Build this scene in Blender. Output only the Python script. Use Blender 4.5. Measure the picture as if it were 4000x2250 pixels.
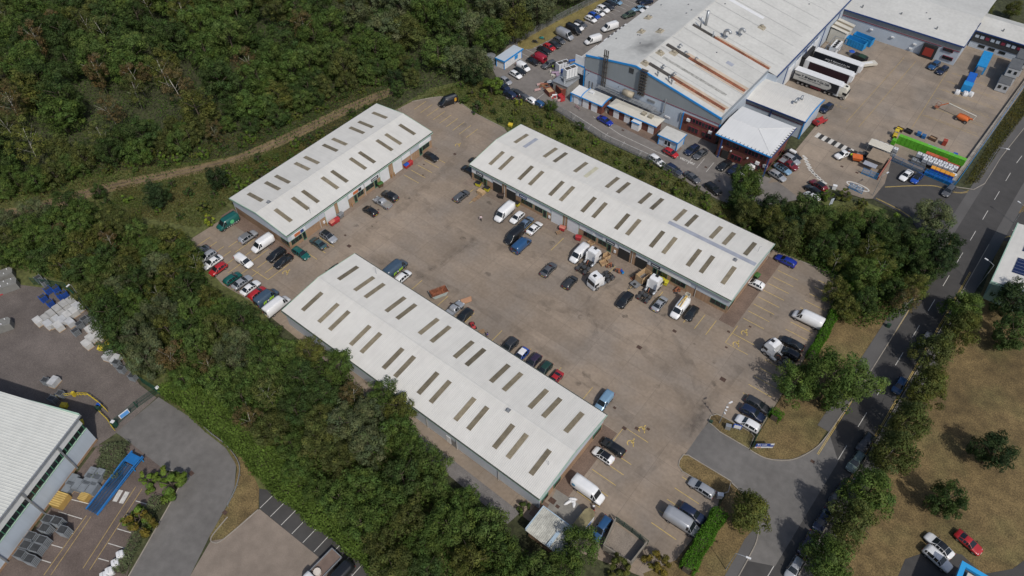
import bpy, math, random
import numpy as np
from math import sin, cos, pi, radians as R, atan2, hypot
from mathutils import Vector, Matrix
random.seed(11); rng = np.random.default_rng(11)
S = bpy.context.scene; C = S.collection
for o in list(bpy.data.objects): bpy.data.objects.remove(o)

# ---------- camera: a drone 115 m up, looking down at 49 degrees; X runs along the long units, Y across the yard
cam = bpy.data.cameras.new('camera'); co = bpy.data.objects.new('camera', cam); C.objects.link(co)
cam.sensor_width = 36; cam.lens = 36*2773/4000; cam.clip_start = 1; cam.clip_end = 3000
co.location = (0, 0, 115); co.rotation_euler = (R(90-49.117), 0, R(38.123)); S.camera = co
# ---------- sky and sun
SUN_D = Vector((-.572, .289, -.766))          # direction the sunlight travels
w = bpy.data.worlds.new('World'); S.world = w; w.use_nodes = True
nt = w.node_tree; sk = nt.nodes.new('ShaderNodeTexSky'); sk.sky_type = 'NISHITA'; sk.sun_disc = False
sk.sun_elevation = R(50); sk.sun_rotation = R(116.8); sk.air_density = 1; sk.dust_density = 2.5; sk.ozone_density = 1
bg = nt.nodes['Background']; nt.links.new(sk.outputs[0], bg.inputs[0]); bg.inputs[1].default_value = .092
sl = bpy.data.lights.new('sun', 'SUN'); sl.energy = 2.75; sl.angle = R(.9); sl.color = (1, .95, .88)
so = bpy.data.objects.new('sun', sl); C.objects.link(so); so.rotation_euler = SUN_D.to_track_quat('-Z', 'Y').to_euler()
S.view_settings.view_transform = 'Standard'; S.view_settings.look = 'None'; S.view_settings.gamma = 1
S.view_settings.exposure = .08
S.render.engine = 'CYCLES'; S.render.resolution_x = 1024; S.render.resolution_y = 576

# ---------- materials
def srgb(h):
    c = [int(h[i:i+2], 16)/255 for i in (0, 2, 4)]
    return tuple(x/12.92 if x <= .04045 else ((x+.055)/1.055)**2.4 for x in c)
M = {}
def mat(name, col, rough=.7, metal=0, noise=(), bump=None, coat=0, spec=.4, rnd=0, attr=None, stripe=None, brick=None, two=None, thin=None, leaf=0):
    """procedural material: noise = [(scale, amount, detail)], bump = (scale, strength), rnd = spread of brightness between objects"""
    if name in M: return M[name]
    if isinstance(col, str): col = srgb(col)
    m = bpy.data.materials.new(name); m.use_nodes = True; t = m.node_tree; N = t.nodes; L = t.links
    b = N['Principled BSDF']; b.inputs['Roughness'].default_value = rough; b.inputs['Metallic'].default_value = metal
    b.inputs['Specular IOR Level'].default_value = spec; b.inputs['Coat Weight'].default_value = coat
    b.inputs['Coat Roughness'].default_value = .15
    m.diffuse_color = (*col, 1)
    geo = N.new('ShaderNodeNewGeometry'); pos = geo.outputs['Position']
    rgb = N.new('ShaderNodeRGB'); rgb.outputs[0].default_value = (*col, 1); cur = rgb.outputs[0]
    def mul(fac):
        nonlocal cur
        x = N.new('ShaderNodeMix'); x.data_type = 'RGBA'; x.blend_type = 'MULTIPLY'; x.inputs[0].default_value = 1
        L.new(cur, x.inputs[6]); L.new(fac, x.inputs[7]); cur = x.outputs[2]
    def mp(src, a0, a1, b0, b1):
        r = N.new('ShaderNodeMapRange'); L.new(src, r.inputs[0])
        for i, v in enumerate((a0, a1, b0, b1)): r.inputs[i+1].default_value = v
        return r.outputs[0]
    if two:                                      # a second colour in patches: (colour, scale, low, high)
        n = N.new('ShaderNodeTexNoise'); n.inputs['Scale'].default_value = two[1]; n.inputs['Detail'].default_value = 6; L.new(pos, n.inputs['Vector'])
        x = N.new('ShaderNodeMix'); x.data_type = 'RGBA'; L.new(mp(n.outputs[0], two[2], two[3], 0, 1), x.inputs[0]); L.new(cur, x.inputs[6]); x.inputs[7].default_value = (*two[0], 1); cur = x.outputs[2]
    if brick:
        bt = N.new('ShaderNodeTexBrick'); bt.inputs['Scale'].default_value = brick[0]
        bt.inputs['Color1'].default_value = (1, 1, 1, 1); bt.inputs['Color2'].default_value = (.72, .72, .74, 1)
        bt.inputs['Mortar'].default_value = (.6, .6, .6, 1); bt.inputs['Mortar Size'].default_value = .03
        L.new(pos, bt.inputs[0]); mul(bt.outputs[0])
    for sc, am, de in noise:
        n = N.new('ShaderNodeTexNoise'); n.inputs['Scale'].default_value = sc; n.inputs['Detail'].default_value = de
        L.new(pos, n.inputs['Vector']); mul(mp(n.outputs[0], .3, .7, 1-am, 1+am))
    if stripe:                                   # (axis, period, amount): streaks that run across one axis
        mpg = N.new('ShaderNodeMapping'); L.new(pos, mpg.inputs[0]); sc = [.12, .12, .12]; sc[stripe[0]] = stripe[1]
        mpg.inputs['Scale'].default_value = sc; n = N.new('ShaderNodeTexNoise'); n.inputs['Scale'].default_value = 1
        n.inputs['Detail'].default_value = 4; L.new(mpg.outputs[0], n.inputs['Vector']); mul(mp(n.outputs[0], .3, .7, 1-stripe[2], 1+stripe[2]*.4))
    if attr:
        a = N.new('ShaderNodeAttribute'); a.attribute_name = attr; mul(a.outputs['Color'])
    if rnd:
        oi = N.new('ShaderNodeObjectInfo'); mul(mp(oi.outputs['Random'], 0, 1, 1-rnd, 1+rnd))
    L.new(cur, b.inputs['Base Color'])
    if bump:
        n = N.new('ShaderNodeTexNoise'); n.inputs['Scale'].default_value = bump[0]; n.inputs['Detail'].default_value = 4
        L.new(pos, n.inputs['Vector']); bp = N.new('ShaderNodeBump'); bp.inputs['Strength'].default_value = bump[1]
        bp.inputs['Distance'].default_value = .1; L.new(n.outputs[0], bp.inputs['Height']); L.new(bp.outputs[0], b.inputs['Normal'])
    out = N['Material Output']
    if leaf:                                     # light passes through leaves
        tr = N.new('ShaderNodeBsdfTranslucent'); L.new(cur, tr.inputs[0]); ms = N.new('ShaderNodeMixShader'); ms.inputs[0].default_value = leaf; L.new(b.outputs[0], ms.inputs[1]); L.new(tr.outputs[0], ms.inputs[2]); L.new(ms.outputs[0], out.inputs[0])
    if thin:                                     # worn, patchy film such as oil or tyre marks: (scale, low, high, strongest)
        n = N.new('ShaderNodeTexNoise'); n.inputs['Scale'].default_value = thin[0]; n.inputs['Detail'].default_value = 5; L.new(pos, n.inputs['Vector']); tp = N.new('ShaderNodeBsdfTransparent'); ms = N.new('ShaderNodeMixShader'); L.new(mp(n.outputs[0], thin[1], thin[2], 0, thin[3]), ms.inputs[0]); L.new(tp.outputs[0], ms.inputs[1]); L.new(b.outputs[0], ms.inputs[2]); L.new(ms.outputs[0], out.inputs[0])
    M[name] = m; return m

# ---------- mesh builder
class MB:
    def __init__(s): s.v = []; s.f = []; s.m = []
    def add(s, vs, fs, m=0):
        n = len(s.v); s.v += [tuple(p) for p in vs]; s.f += [tuple(i+n for i in f) for f in fs]; s.m += [m]*len(fs); return s
    def quad(s, a, b, c, d, m=0): return s.add((a, b, c, d), ((0, 1, 2, 3),), m)
    def poly(s, ps, m=0): return s.add(ps, (tuple(range(len(ps))),), m)
    def box(s, x0, x1, y0, y1, z0, z1, m=0):
        return s.add([(x, y, z) for z in (z0, z1) for x, y in ((x0, y0), (x1, y0), (x1, y1), (x0, y1))],
                     [(0, 3, 2, 1), (4, 5, 6, 7), (0, 1, 5, 4), (1, 2, 6, 5), (2, 3, 7, 6), (3, 0, 4, 7)], m)
    def obox(s, x, y, z, l, wd, h, a=0, m=0):     # a box turned by a degrees about its centre, base at z
        c, k = cos(R(a)), sin(R(a)); n = len(s.v); s.box(-l/2, l/2, -wd/2, wd/2, z, z+h, m)
        for i in range(n, len(s.v)):
            p = s.v[i]; s.v[i] = (x+c*p[0]-k*p[1], y+k*p[0]+c*p[1], p[2])
        return s
    def prism(s, ps, z0, z1, m=0):
        n = len(ps); a = sum(ps[i][0]*ps[(i+1) % n][1]-ps[(i+1) % n][0]*ps[i][1] for i in range(n))
        if a < 0: ps = ps[::-1]
        return s.add([(p[0], p[1], z) for z in (z0, z1) for p in ps],
                     [tuple(range(n))[::-1], tuple(range(n, 2*n))]+[(i, (i+1) % n, n+(i+1) % n, n+i) for i in range(n)], m)
    def extr(s, ps, axis, a, b, m=0):             # a profile given in the two other axes, extruded along axis from a to b
        def P(p, t): return {0: (t, p[0], p[1]), 1: (p[0], t, p[1]), 2: (p[0], p[1], t)}[axis]
        n = len(ps); return s.add([P(p, t) for t in (a, b) for p in ps],
                     [tuple(range(n)), tuple(range(n, 2*n))[::-1]]+[(i, n+i, n+(i+1) % n, (i+1) % n) for i in range(n)], m)
    def tube(s, ps, r, n=8, m=0, r2=None):
        ps = [Vector(p) for p in ps]; rings = []; vs = []
        for i, p in enumerate(ps):
            d = (ps[min(i+1, len(ps)-1)]-ps[max(i-1, 0)]).normalized()
            u = d.orthogonal().normalized() if i == 0 else (u-d*u.dot(d)).normalized()
            q = d.cross(u); rr = r if r2 is None else r+(r2-r)*i/(len(ps)-1)
            vs += [p+(u*cos(2*pi*k/n)+q*sin(2*pi*k/n))*rr for k in range(n)]
        fs = [(i*n+k, i*n+(k+1) % n, (i+1)*n+(k+1) % n, (i+1)*n+k) for i in range(len(ps)-1) for k in range(n)]
        fs += [tuple(range(n))[::-1], tuple(range((len(ps)-1)*n, len(ps)*n))]
        return s.add(vs, fs, m)
    def mesh(s, name, mats, smooth=False):
        me = bpy.data.meshes.new(name); me.from_pydata(s.v, [], s.f)
        for x in (mats if isinstance(mats, (list, tuple)) else [mats]): me.materials.append(x)
        if any(s.m): me.polygons.foreach_set('material_index', s.m)
        if smooth: me.polygons.foreach_set('use_smooth', [True]*len(s.f))
        me.update(); return me
    def obj(s, name, mats, parent=None, smooth=False): return link(name, s.mesh(name, mats, smooth), parent)
WM = {}
def link(name, data, parent=None):
    o = bpy.data.objects.new(name, data); C.objects.link(o)
    if parent is not None:
        o.parent = parent; wm = WM.get(parent.name)
        if wm is not None: o.matrix_parent_inverse = wm.inverted()
    return o
def tag(o, label=None, cat=None, group=None, kind=None):
    if label: o['label'] = label
    if cat: o['category'] = cat
    if group: o['group'] = group
    if kind: o['kind'] = kind
    return o
def thing(name, label, cat, loc=(0, 0, 0), rz=0, group=None):
    o = bpy.data.objects.new(name, None); C.objects.link(o); o.location = loc; o.rotation_euler = (0, 0, rz); o.empty_display_size = .3
    WM[o.name] = Matrix.Translation(loc) @ Matrix.Rotation(rz, 4, 'Z'); return tag(o, label, cat, group)
KIDS = {}
def dup(root, loc, rz, label, cat=None, group=None, scale=None):
    """a copy of a thing with copies of its parts and sub-parts"""
    def rec(o, par):
        c = o.copy(); C.objects.link(c)
        if par is not None: c.parent = par
        for ch in KIDS.get(o.name) or o.children: rec(ch, c)
        return c
    if root.name not in KIDS:
        KIDS[root.name] = list(root.children)
        for ch in KIDS[root.name]: KIDS[ch.name] = list(ch.children)
    r = rec(root, None); r.location = loc; r.rotation_euler = (0, 0, rz)
    if scale: r.scale = scale if not isinstance(scale, (int, float)) else (scale,)*3
    return tag(r, label, cat, group)
def place(root, used, loc, rz, label, cat=None, group=None, scale=None):
    """the first placement moves the original itself, later ones copy it"""
    return dup(root, loc, rz, label, cat, group, scale)
PROTO = []
def proto_done():
    for r in PROTO:
        for ch in list(r.children):
            for g in list(ch.children): bpy.data.objects.remove(g)
            bpy.data.objects.remove(ch)
        bpy.data.objects.remove(r)
def patch(name, pts, z, m, parent=None):
    a = sum(pts[i][0]*pts[(i+1) % len(pts)][1]-pts[(i+1) % len(pts)][0]*pts[i][1] for i in range(len(pts)))
    if a < 0: pts = pts[::-1]
    o = MB().poly([(p[0], p[1], z) for p in pts]).obj(name, m, parent)
    if parent is None: o['kind'] = 'structure'
    return o
def ribbon(pts, w):                               # left and right edges of a polyline
    L_, R_ = [], []
    for i, p in enumerate(pts):
        a, b = pts[max(i-1, 0)], pts[min(i+1, len(pts)-1)]; d = Vector((b[0]-a[0], b[1]-a[1])); d = d.normalized() if d.length else Vector((1, 0))
        L_.append((p[0]-d.y*w/2, p[1]+d.x*w/2)); R_.append((p[0]+d.y*w/2, p[1]-d.x*w/2))
    return L_, R_
def strip(mb, pts, w, z0, z1=None, m=0):
    a, b = ribbon(pts, w); n = len(pts); z1 = z0 if z1 is None else z1
    vs = [(p[0], p[1], z1) for p in a]+[(p[0], p[1], z1) for p in b]; fs = [(i, n+i, n+i+1, i+1) for i in range(n-1)]
    if z1 > z0:
        vs += [(p[0], p[1], z0) for p in a]+[(p[0], p[1], z0) for p in b]
        fs += [(2*n+i, i, i+1, 2*n+i+1) for i in range(n-1)]+[(n+i, 3*n+i, 3*n+i+1, n+i+1) for i in range(n-1)]
        fs += [(0, 2*n, 3*n, n), (n-1, 2*n-1, 4*n-1, 3*n-1)]
    return mb.add(vs, fs, m)
def smooth_line(pts, n=6):                        # Catmull-Rom through the points
    out = []
    for i in range(len(pts)-1):
        p0, p1, p2, p3 = pts[max(i-1, 0)], pts[i], pts[i+1], pts[min(i+2, len(pts)-1)]
        for k in range(n):
            t = k/n; out.append(tuple(.5*(2*p1[j]+(p2[j]-p0[j])*t+(2*p0[j]-5*p1[j]+4*p2[j]-p3[j])*t*t+(3*p1[j]-p0[j]-3*p2[j]+p3[j])*t**3) for j in (0, 1)))
    return out+[tuple(pts[-1])]
def inside(p, poly):
    c = False; x, y = p; j = len(poly)-1
    for i in range(len(poly)):
        xi, yi = poly[i]; xj, yj = poly[j]
        if (yi > y) != (yj > y) and x < (xj-xi)*(y-yi)/(yj-yi)+xi: c = not c
        j = i
    return c
def clip_rect(poly, x0, x1, y0, y1):
    def cut(ps, f, g):
        out = []
        for i in range(len(ps)):
            a, b = ps[i], ps[(i+1) % len(ps)]; fa, fb = f(a), f(b)
            if fa >= 0: out.append(a)
            if (fa >= 0) != (fb >= 0):
                t = fa/(fa-fb); out.append((a[0]+(b[0]-a[0])*t, a[1]+(b[1]-a[1])*t))
        return out
    for f in (lambda p: p[0]-x0, lambda p: x1-p[0], lambda p: p[1]-y0, lambda p: y1-p[1]):
        poly = cut(poly, f, None)
        if len(poly) < 3: return None
    return poly
def text_mesh(txt, size, bold=0.):
    cu = bpy.data.curves.new('lettering', 'FONT'); cu.body = txt; cu.size = size; cu.align_x = 'CENTER'; cu.align_y = 'CENTER'; cu.offset = bold; cu.resolution_u = 2
    o = bpy.data.objects.new('lettering', cu); C.objects.link(o); dg = bpy.context.evaluated_depsgraph_get()
    me = bpy.data.meshes.new_from_object(o.evaluated_get(dg)); bpy.data.objects.remove(o); return me
def lettering(txt, size, m, parent, origin, right, up, bold=0., shear=0):
    """flat print standing on a surface: origin is its middle, right and up its reading directions"""
    me = text_mesh(txt, size, bold); r, u = Vector(right).normalized(), Vector(up).normalized(); og = Vector(origin)
    for v in me.vertices: p = v.co.copy(); v.co = og+r*(p.x+shear*p.y)+u*p.y
    me.materials.clear(); me.materials.append(m); return link('lettering', me, parent)

# =====================================================================  GROUND, ROADS AND YARDS
m_soil = mat('woodland floor', (.045, .05, .022), .95, noise=[(.15, .35, 4), (1.2, .45, 6)], bump=(3, .8))
m_dry = mat('dry grass', (.135, .096, .042), .95, two=((.118, .1, .04), .09, .48, .7), noise=[(.06, .28, 4), (.5, .3, 6), (4, .4, 4)], bump=(5, .6))
m_rough = mat('rough grass', (.085, .095, .03), .95, noise=[(.12, .35, 4), (1.3, .4, 6)], bump=(3, .8))
m_asph = mat('asphalt', (.056, .054, .053), .9, noise=[(.08, .16, 5), (.6, .1, 4), (25, .14, 2)], bump=(20, .15))
m_asph2 = mat('worn grey asphalt', (.132, .126, .12), .9, noise=[(.1, .16, 5), (.7, .12, 4), (20, .12, 2)], bump=(20, .15))
m_asph3 = mat('footway asphalt', (.095, .092, .09), .9, noise=[(.15, .12, 5), (20, .12, 2)])
m_conc = mat('yard concrete', (.25, .2, .153), .88, two=((.2, .168, .138), .11, .42, .62), noise=[(.045, .16, 5), (.22, .15, 6), (1.6, .1, 5), (14, .07, 2)], bump=(12, .08), rnd=.05, stripe=(1, .6, .09))
m_joint = mat('concrete joint', (.155, .128, .104), .95, noise=[(1, .2, 3)])
m_conc2 = mat('service yard concrete', (.245, .2, .156), .88, two=((.21, .178, .146), .09, .42, .62), noise=[(.05, .16, 5), (.3, .14, 6), (2, .08, 5)], bump=(12, .08), rnd=.06)
m_paver = mat('brown block paving', (.19, .135, .104), .9, noise=[(.4, .15, 4), (3, .1, 3)], brick=(3.2,))
m_paver2 = mat('purple brown block paving', (.15, .118, .102), .9, noise=[(.08, .2, 5), (.4, .15, 4), (3, .1, 3)], brick=(3.2,))
m_track = mat('dirt track', (.14, .1, .065), .95, noise=[(.3, .3, 5), (2, .3, 5)], bump=(4, .6))
m_gravel = mat('grey gravel', (.16, .15, .145), .95, noise=[(.5, .15, 4), (9, .35, 3)], bump=(9, .7))
m_kerb = mat('concrete kerb', (.27, .245, .21), .9, noise=[(.4, .15, 4), (4, .12, 3)])
m_yel = mat('yellow road paint', (.5, .36, .1), .8, noise=[(1.5, .2, 5), (9, .2, 3)])
m_wht = mat('white road paint', (.5, .49, .46), .8, noise=[(1.5, .18, 5), (9, .18, 3)])
m_iron = mat('rusty cast iron', (.07, .042, .032), .8, noise=[(3, .3, 4)])

patch('ground', [(-900, -400), (600, -400), (600, 900), (-900, 900)], -.09, m_soil)
# rough grass: bank between the units and the factory, glade by the track, verges
patch('rough_grass', [(-127.5, 43), (-96, 44), (-97, 34), (-30, 36), (-26, 30), (-40, 10), (-70, 16), (-112, 16), (-150, 12), (-200, 10), (-170, 40), (-140, 75), (-125, 104)], -.06, m_rough)
patch('grass_bank', [(-127, 105), (-126, 123), (-118, 137), (-105.5, 131.5), (-97.3, 136.5), (-89, 134.6), (-74.9, 132.9), (-60, 132.9), (-50.7, 131.8), (-40, 130.2), (-34, 131), (-24, 143), (-12.5, 152), (-3, 152.5), (4, 149), (4.5, 100), (-8, 100), (-8, 125.2), (-22, 123.6), (-22, 119), (-91, 119), (-98, 121.6)], -.05, m_rough)
patch('dry_verge', [(-4.6, 126), (4.6, 124), (4.5, 106), (5, 87), (4.8, 82), (2.5, 77.5), (-1, 74.7), (-4.4, 74.4), (-4.6, 90)], -.03, m_dry)
patch('dry_verge', [(-4, 66.6), (-.5, 65.5), (2.4, 63.3), (2.6, 60), (2.4, 38), (-2, 38), (-8, 44), (-5, 49), (-3.6, 60)], .012, m_dry)
lawn = patch('dry_lawn', [(16.5, 175), (18, 140), (17, 110), (16, 90), (14.5, 60), (13.5, 40), (80, 40), (80, 175)], -.03, m_dry)
# the estate road and its side road
ROADC = [(7.2, 40), (7.9, 59.7), (9.0, 86.5), (10.0, 110), (10.8, 130.5), (11.3, 143.6), (12.74, 181.5), (13.4, 193.4), (17, 226), (24, 270), (40, 330)]
a_, b_ = ribbon(smooth_line(ROADC), 7.2)
road = patch('road', a_+b_[::-1], 0, m_asph)
a2, b2 = ribbon(smooth_line(ROADC), 11.6); a3, b3 = ribbon(smooth_line(ROADC), 7.1)
fw = patch('footway', a2[12:]+a3[12:][::-1], .02, m_asph3)
fe = patch('footway', b2+b3[::-1], .02, m_asph3)
fw2 = patch('footway', [(5.6, 124), (4.6, 118.7), (4.3, 106.4), (4.6, 87), (5.6, 86.7), (6.6, 103), (7.2, 124)], .024, m_asph3)
fs = patch('footway', [(2.2, 59), (2.35, 56), (2.35, 38), (4, 38), (4, 57), (3.75, 60.2), (2.8, 62.6)], .03, m_asph3)
side = patch('side_road', [(8.8, 172), (4.6, 170.8), (-2, 171.4), (-12.4, 172.8), (-10.4, 161.4), (-10.8, 154.2), (-4, 153.4), (-1, 152.5), (3, 148), (6.5, 141), (8.6, 139), (9.5, 160)], .006, m_asph)
side2 = patch('side_road', [(17, 158), (30, 166), (44, 172), (44, 180), (30, 176), (19, 172), (15, 164)], .005, m_asph)
entr = patch('entrance_road', [(-13, 72.2), (-13, 67.1), (-12.9, 66.5), (-4, 66.8), (-.5, 65.6), (2.4, 63.4), (3.8, 60.2), (4, 56), (8, 58), (9, 82), (5.5, 86.5), (4.8, 82), (2.5, 77.4), (-1, 74.8), (-4.3, 74.4), (-10.2, 74.3), (-12.8, 74.9)], .007, m_asph2)
# estate yard: concrete bays cast in panels, each its own slab with open joints
YARD = [(-128.2, 43.2), (-127.8, 57), (-126.5, 58), (-126.5, 103), (-126.8, 106), (-125.5, 115), (-121, 121.3), (-116.3, 122.9), (-108, 121.6), (-97.8, 121.3), (-91, 118), (-23, 118), (-23.4, 123.2),
        (-7.3, 124.9), (-5.3, 113.8), (-4.7, 100.1), (-4.7, 78.6), (-5.9, 77.9), (-12.8, 77.4), (-12.9, 75), (-13, 67.1), (-13.2, 64.7), (-12, 63.2), (-4.5, 63.6), (-3.8, 60.7), (-5, 48.8), (-6, 44), (-18, 40.5), (-27, 39.6), (-60, 40.2), (-95, 41.2), (-99.3, 41.75), (-111, 40.6), (-126.3, 42.9)]
yard = patch('yard', YARD, -.014, m_joint)
PX, PY = 7.6, 4.75
for ix in range(17):
    for iy in range(18):
        x0, y0 = -130.5+ix*PX, 39.2+iy*PY; g = .022
        ps = clip_rect(YARD, x0+g, x0+PX-g, y0+g, y0+PY-g)
        if not ps: continue
        cx, cy = x0+PX/2, y0+PY/2
        if (-88 < cx < -29 and 45 < cy < 59) or (-88 < cx < -26 and 103 < cy < 117) or (-124 < cx < -110 and 60 < cy < 100): continue
        patch('concrete_panel', ps, 0, m_conc, yard)
m_film = mat('oil and tyre film', (.06, .052, .046), .7, thin=(.9, .42, .68, .32)); m_film2 = mat('faint tyre film', (.07, .06, .052), .8, thin=(.5, .4, .7, .17))
for pts_, w_ in (([(-80.46,67.05), (-78.75,72.85), (-78.10,78.75), (-76.69,85.03)], 2.6), ([(-79.07,69.98), (-78.03,75.32), (-77.09,82.71)], .7), ([(-60, 78), (-40, 82), (-24, 80), (-13, 72)], 2.4), ([(-100, 88), (-80, 84), (-60, 90), (-40, 91)], 2.2), ([(-98, 70), (-98, 90), (-101, 108), (-108, 116)], 2.2), ([(-34, 90), (-24, 86), (-16, 78), (-13.2, 70)], 1.8), ([(-20, 52), (-17, 60), (-15, 70), (-14, 90)], 2.2), ([(-92, 66), (-70, 70), (-40, 69), (-22, 66)], 2.0), ([(-46, 95), (-47, 86), (-40, 78)], .8), ([(-44.6, 95), (-45.4, 86), (-38.6, 77.4)], .8)):
    strip(MB(), smooth_line(pts_, 6), w_, .003).obj('tyre_marks', m_film2, yard)
for k in range(46):                               # oil drips and stains, mostly where vehicles stand
    x, y = random.choice(((random.uniform(-88, -26), random.uniform(91, 97)), (random.uniform(-105, -98), random.uniform(58, 98)), (random.uniform(-88, -30), random.uniform(63, 68)), (random.uniform(-20, -8), random.uniform(80, 118)), (random.uniform(-90, -20), random.uniform(68, 92)))); r_ = random.uniform(.3, 1.3)
    MB().poly([(x+r_*random.uniform(.6, 1.1)*cos(t), y+r_*random.uniform(.5, .9)*sin(t), .0035) for t in np.linspace(0, 6.28, 13)[:-1]]).obj('oil_stain', m_film, yard)
# brown block paving round the ends of the units
for nm, q in (('end of unit', [(-129, 53.6), (-105.6, 53.9), (-105.6, 57), (-129, 57)]), ('b', [(-22.6, 97.8), (-19.2, 97.8), (-19.2, 121), (-22.6, 121)]),
              ('c', [(-28.4, 47), (-24.8, 47), (-24.8, 62.6), (-28.4, 62.6)]), ('d', [(-28.3, 40.6), (-24.6, 40.6), (-24.6, 44), (-28.3, 44)])):
    patch('paved_apron', q, .012, m_paver)
for q in ([(-92, 97.6), (-22.6, 97.6), (-22.6, 101), (-92, 101)],): patch('paved_apron', q, .010, mat('stained apron concrete', (.19, .15, .12), .9, noise=[(.3, .2, 5), (2, .15, 5)]))
patch('apron', [(-107.9, 57), (-105.9, 57), (-105.9, 104), (-107.9, 104)], .010, M['stained apron concrete'])
patch('concrete_pad', [(-27.2, 47), (-22.7, 47.2), (-18.9, 44.9), (-18.8, 41.4), (-26, 41.4)], .016, mat('pale grey concrete', (.21, .2, .18), .9, noise=[(.4, .15, 5), (3, .1, 4)]))
# gravel and concrete strip behind the nearest unit
patch('gravel_strip', [(-62, 38.2), (-30, 37), (-29.5, 39.9), (-60, 40.4), (-70, 40.6)], .004, m_gravel)
# factory: car park, service yard
patch('car_park', [(-123.5, 157), (-116.5, 196), (-108, 240), (-60, 240), (-60, 150), (-49, 150), (-49, 146), (-33.5, 146), (-33.5, 160), (-24.4, 143.3), (-33.5, 131.4), (-40, 131), (-50.7, 132.2), (-60.9, 133.3), (-74.9, 133.3), (-86, 135.2), (-90.5, 136), (-97.3, 137.8), (-105.5, 132.2), (-114.5, 138.7), (-119, 142)], -.012, mat('bleached car park asphalt', (.168, .154, .142), .9, noise=[(.1, .14, 5), (.7, .12, 4), (20, .1, 2)], bump=(20, .15)))
SY = [(-48, 177), (-33, 177), (-33, 144), (-31.3, 146), (-24.2, 143.3), (-20, 152), (-12.5, 152.9), (-10.8, 154.2), (-10.4, 161.4), (-12.4, 173), (3, 171.5), (4.6, 193.2), (6.4, 225), (6, 242), (-13, 242), (-13, 228), (-48, 228)]
sy = patch('service_yard', SY, -.014, m_joint)
for ix in range(11):
    for iy in range(17):
        x0, y0 = -50+ix*6, 141+iy*6.1; ps = clip_rect(SY, x0+.03, x0+5.97, y0+.03, y0+6.07)
        if ps: patch('concrete_panel', ps, 0, m_conc2, sy)
patch('brick_forecourt', [(-81, 141.3), (-64.5, 140.6), (-56.5, 139.9), (-56.3, 143), (-64, 145), (-81, 146)], .006, m_paver)
patch('grass_strip', [(-118.6, 154.5), (-115.8, 157.4), (-112.6, 180), (-110.6, 197), (-113.4, 206), (-117.8, 195), (-120.2, 172), (-122, 158)], .008, mat('mown dry grass', (.17, .14, .05), .95, noise=[(.3, .25, 5), (3, .3, 4)], bump=(6, .5)))
# lower left: block paved yards and an estate road
patch('left_yard', [(-175, 6), (-150, 11.2), (-143, 15), (-136, 19), (-128, 18.7), (-114.4, 17), (-102.5, 15), (-97.4, 15.3), (-96.6, 6.3), (-97, 2.4), (-104, -4), (-130, -14), (-170, -14)], -.02, mat('block paved yard', (.15, .128, .115), .9, noise=[(.05, .22, 5), (.3, .16, 5), (3, .1, 4)], brick=(2.5,)))
patch('block_paved_court', [(-97, 3), (-92.6, 7), (-83.4, 7.6), (-80, 7), (-77, -1), (-70.5, -9), (-66, -20), (-95, -30), (-89.5, -16)], -.018, m_paver2)
patch('estate_road', [(-97.2, 15.6), (-89.2, 16.6), (-84, 16.5), (-78.5, 16.8), (-74.3, 15.9), (-71, 13), (-69.3, 10), (-67.2, 5), (-64.3, -.8), (-62, -8), (-71.4, -8), (-79.2, 8.4), (-80.6, 9), (-83.4, 7.5), (-92.8, 6.8), (-96.7, 6.4)], -.012, m_asph2)
patch('depot_yard', [(-64.9, 6.5), (-66.5, 4.8), (-64.3, -.8), (-58, -14), (-30, 0), (-43, 14.2), (-46.7, 14.1), (-64.6, 13.2)], -.012, mat('buff concrete', (.2, .165, .135), .9, noise=[(.06, .15, 5), (.5, .14, 5), (5, .08, 3)]))
patch('parking_strip', [(-64.6, 13.25), (-46.7, 14.05), (-43, 14.2), (-40, 17), (-44.8, 17.8), (-64.8, 17.1), (-67.5, 15.5)], -.006, m_asph)
patch('dry_verge', [(-69.3, 10.3), (-67.3, 5.2), (-66.6, 4.6), (-65, 6.4), (-64.8, 13.2), (-67.6, 15.6), (-72.6, 17.2), (-85, 18), (-96.6, 16.4), (-89, 16.8), (-78, 17), (-73.6, 15.6), (-70.6, 12.6)], .008, m_dry)
patch('access_path', [(16.2, 60), (17, 100), (28, 112), (60, 112), (60, 118), (26, 118), (17, 112)], -.02, m_dry)
drive = patch('driveway', [(27.2, 76.6), (31, 78.4), (34.5, 77.2), (38, 81), (41, 88), (60, 100), (60, 55), (24, 60), (24, 72)], -.01, m_asph)
# dirt track through the wood
TR = [(-200, 8), (-176, 19), (-168.3, 24.4), (-159.5, 42.2), (-152.8, 53), (-144, 67.3), (-140.8, 79), (-138.6, 91.5), (-136.5, 104), (-134.4, 112.4), (-133, 115.5)]
ta, tb = ribbon(smooth_line(TR), 3.8); tr = patch('track', ta+tb[::-1], -.03, mat('straw coloured track', (.17, .13, .066), .95, noise=[(.3, .2, 5), (3, .25, 4)], bump=(5, .5)))
for s_ in (-.9, .95):
    q = [(x+s_*.75, y) for x, y in smooth_line(TR)]; qa, qb = ribbon(q, .6); patch('wheel_rut', qa+qb[::-1], -.022, m_track, tr)

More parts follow.
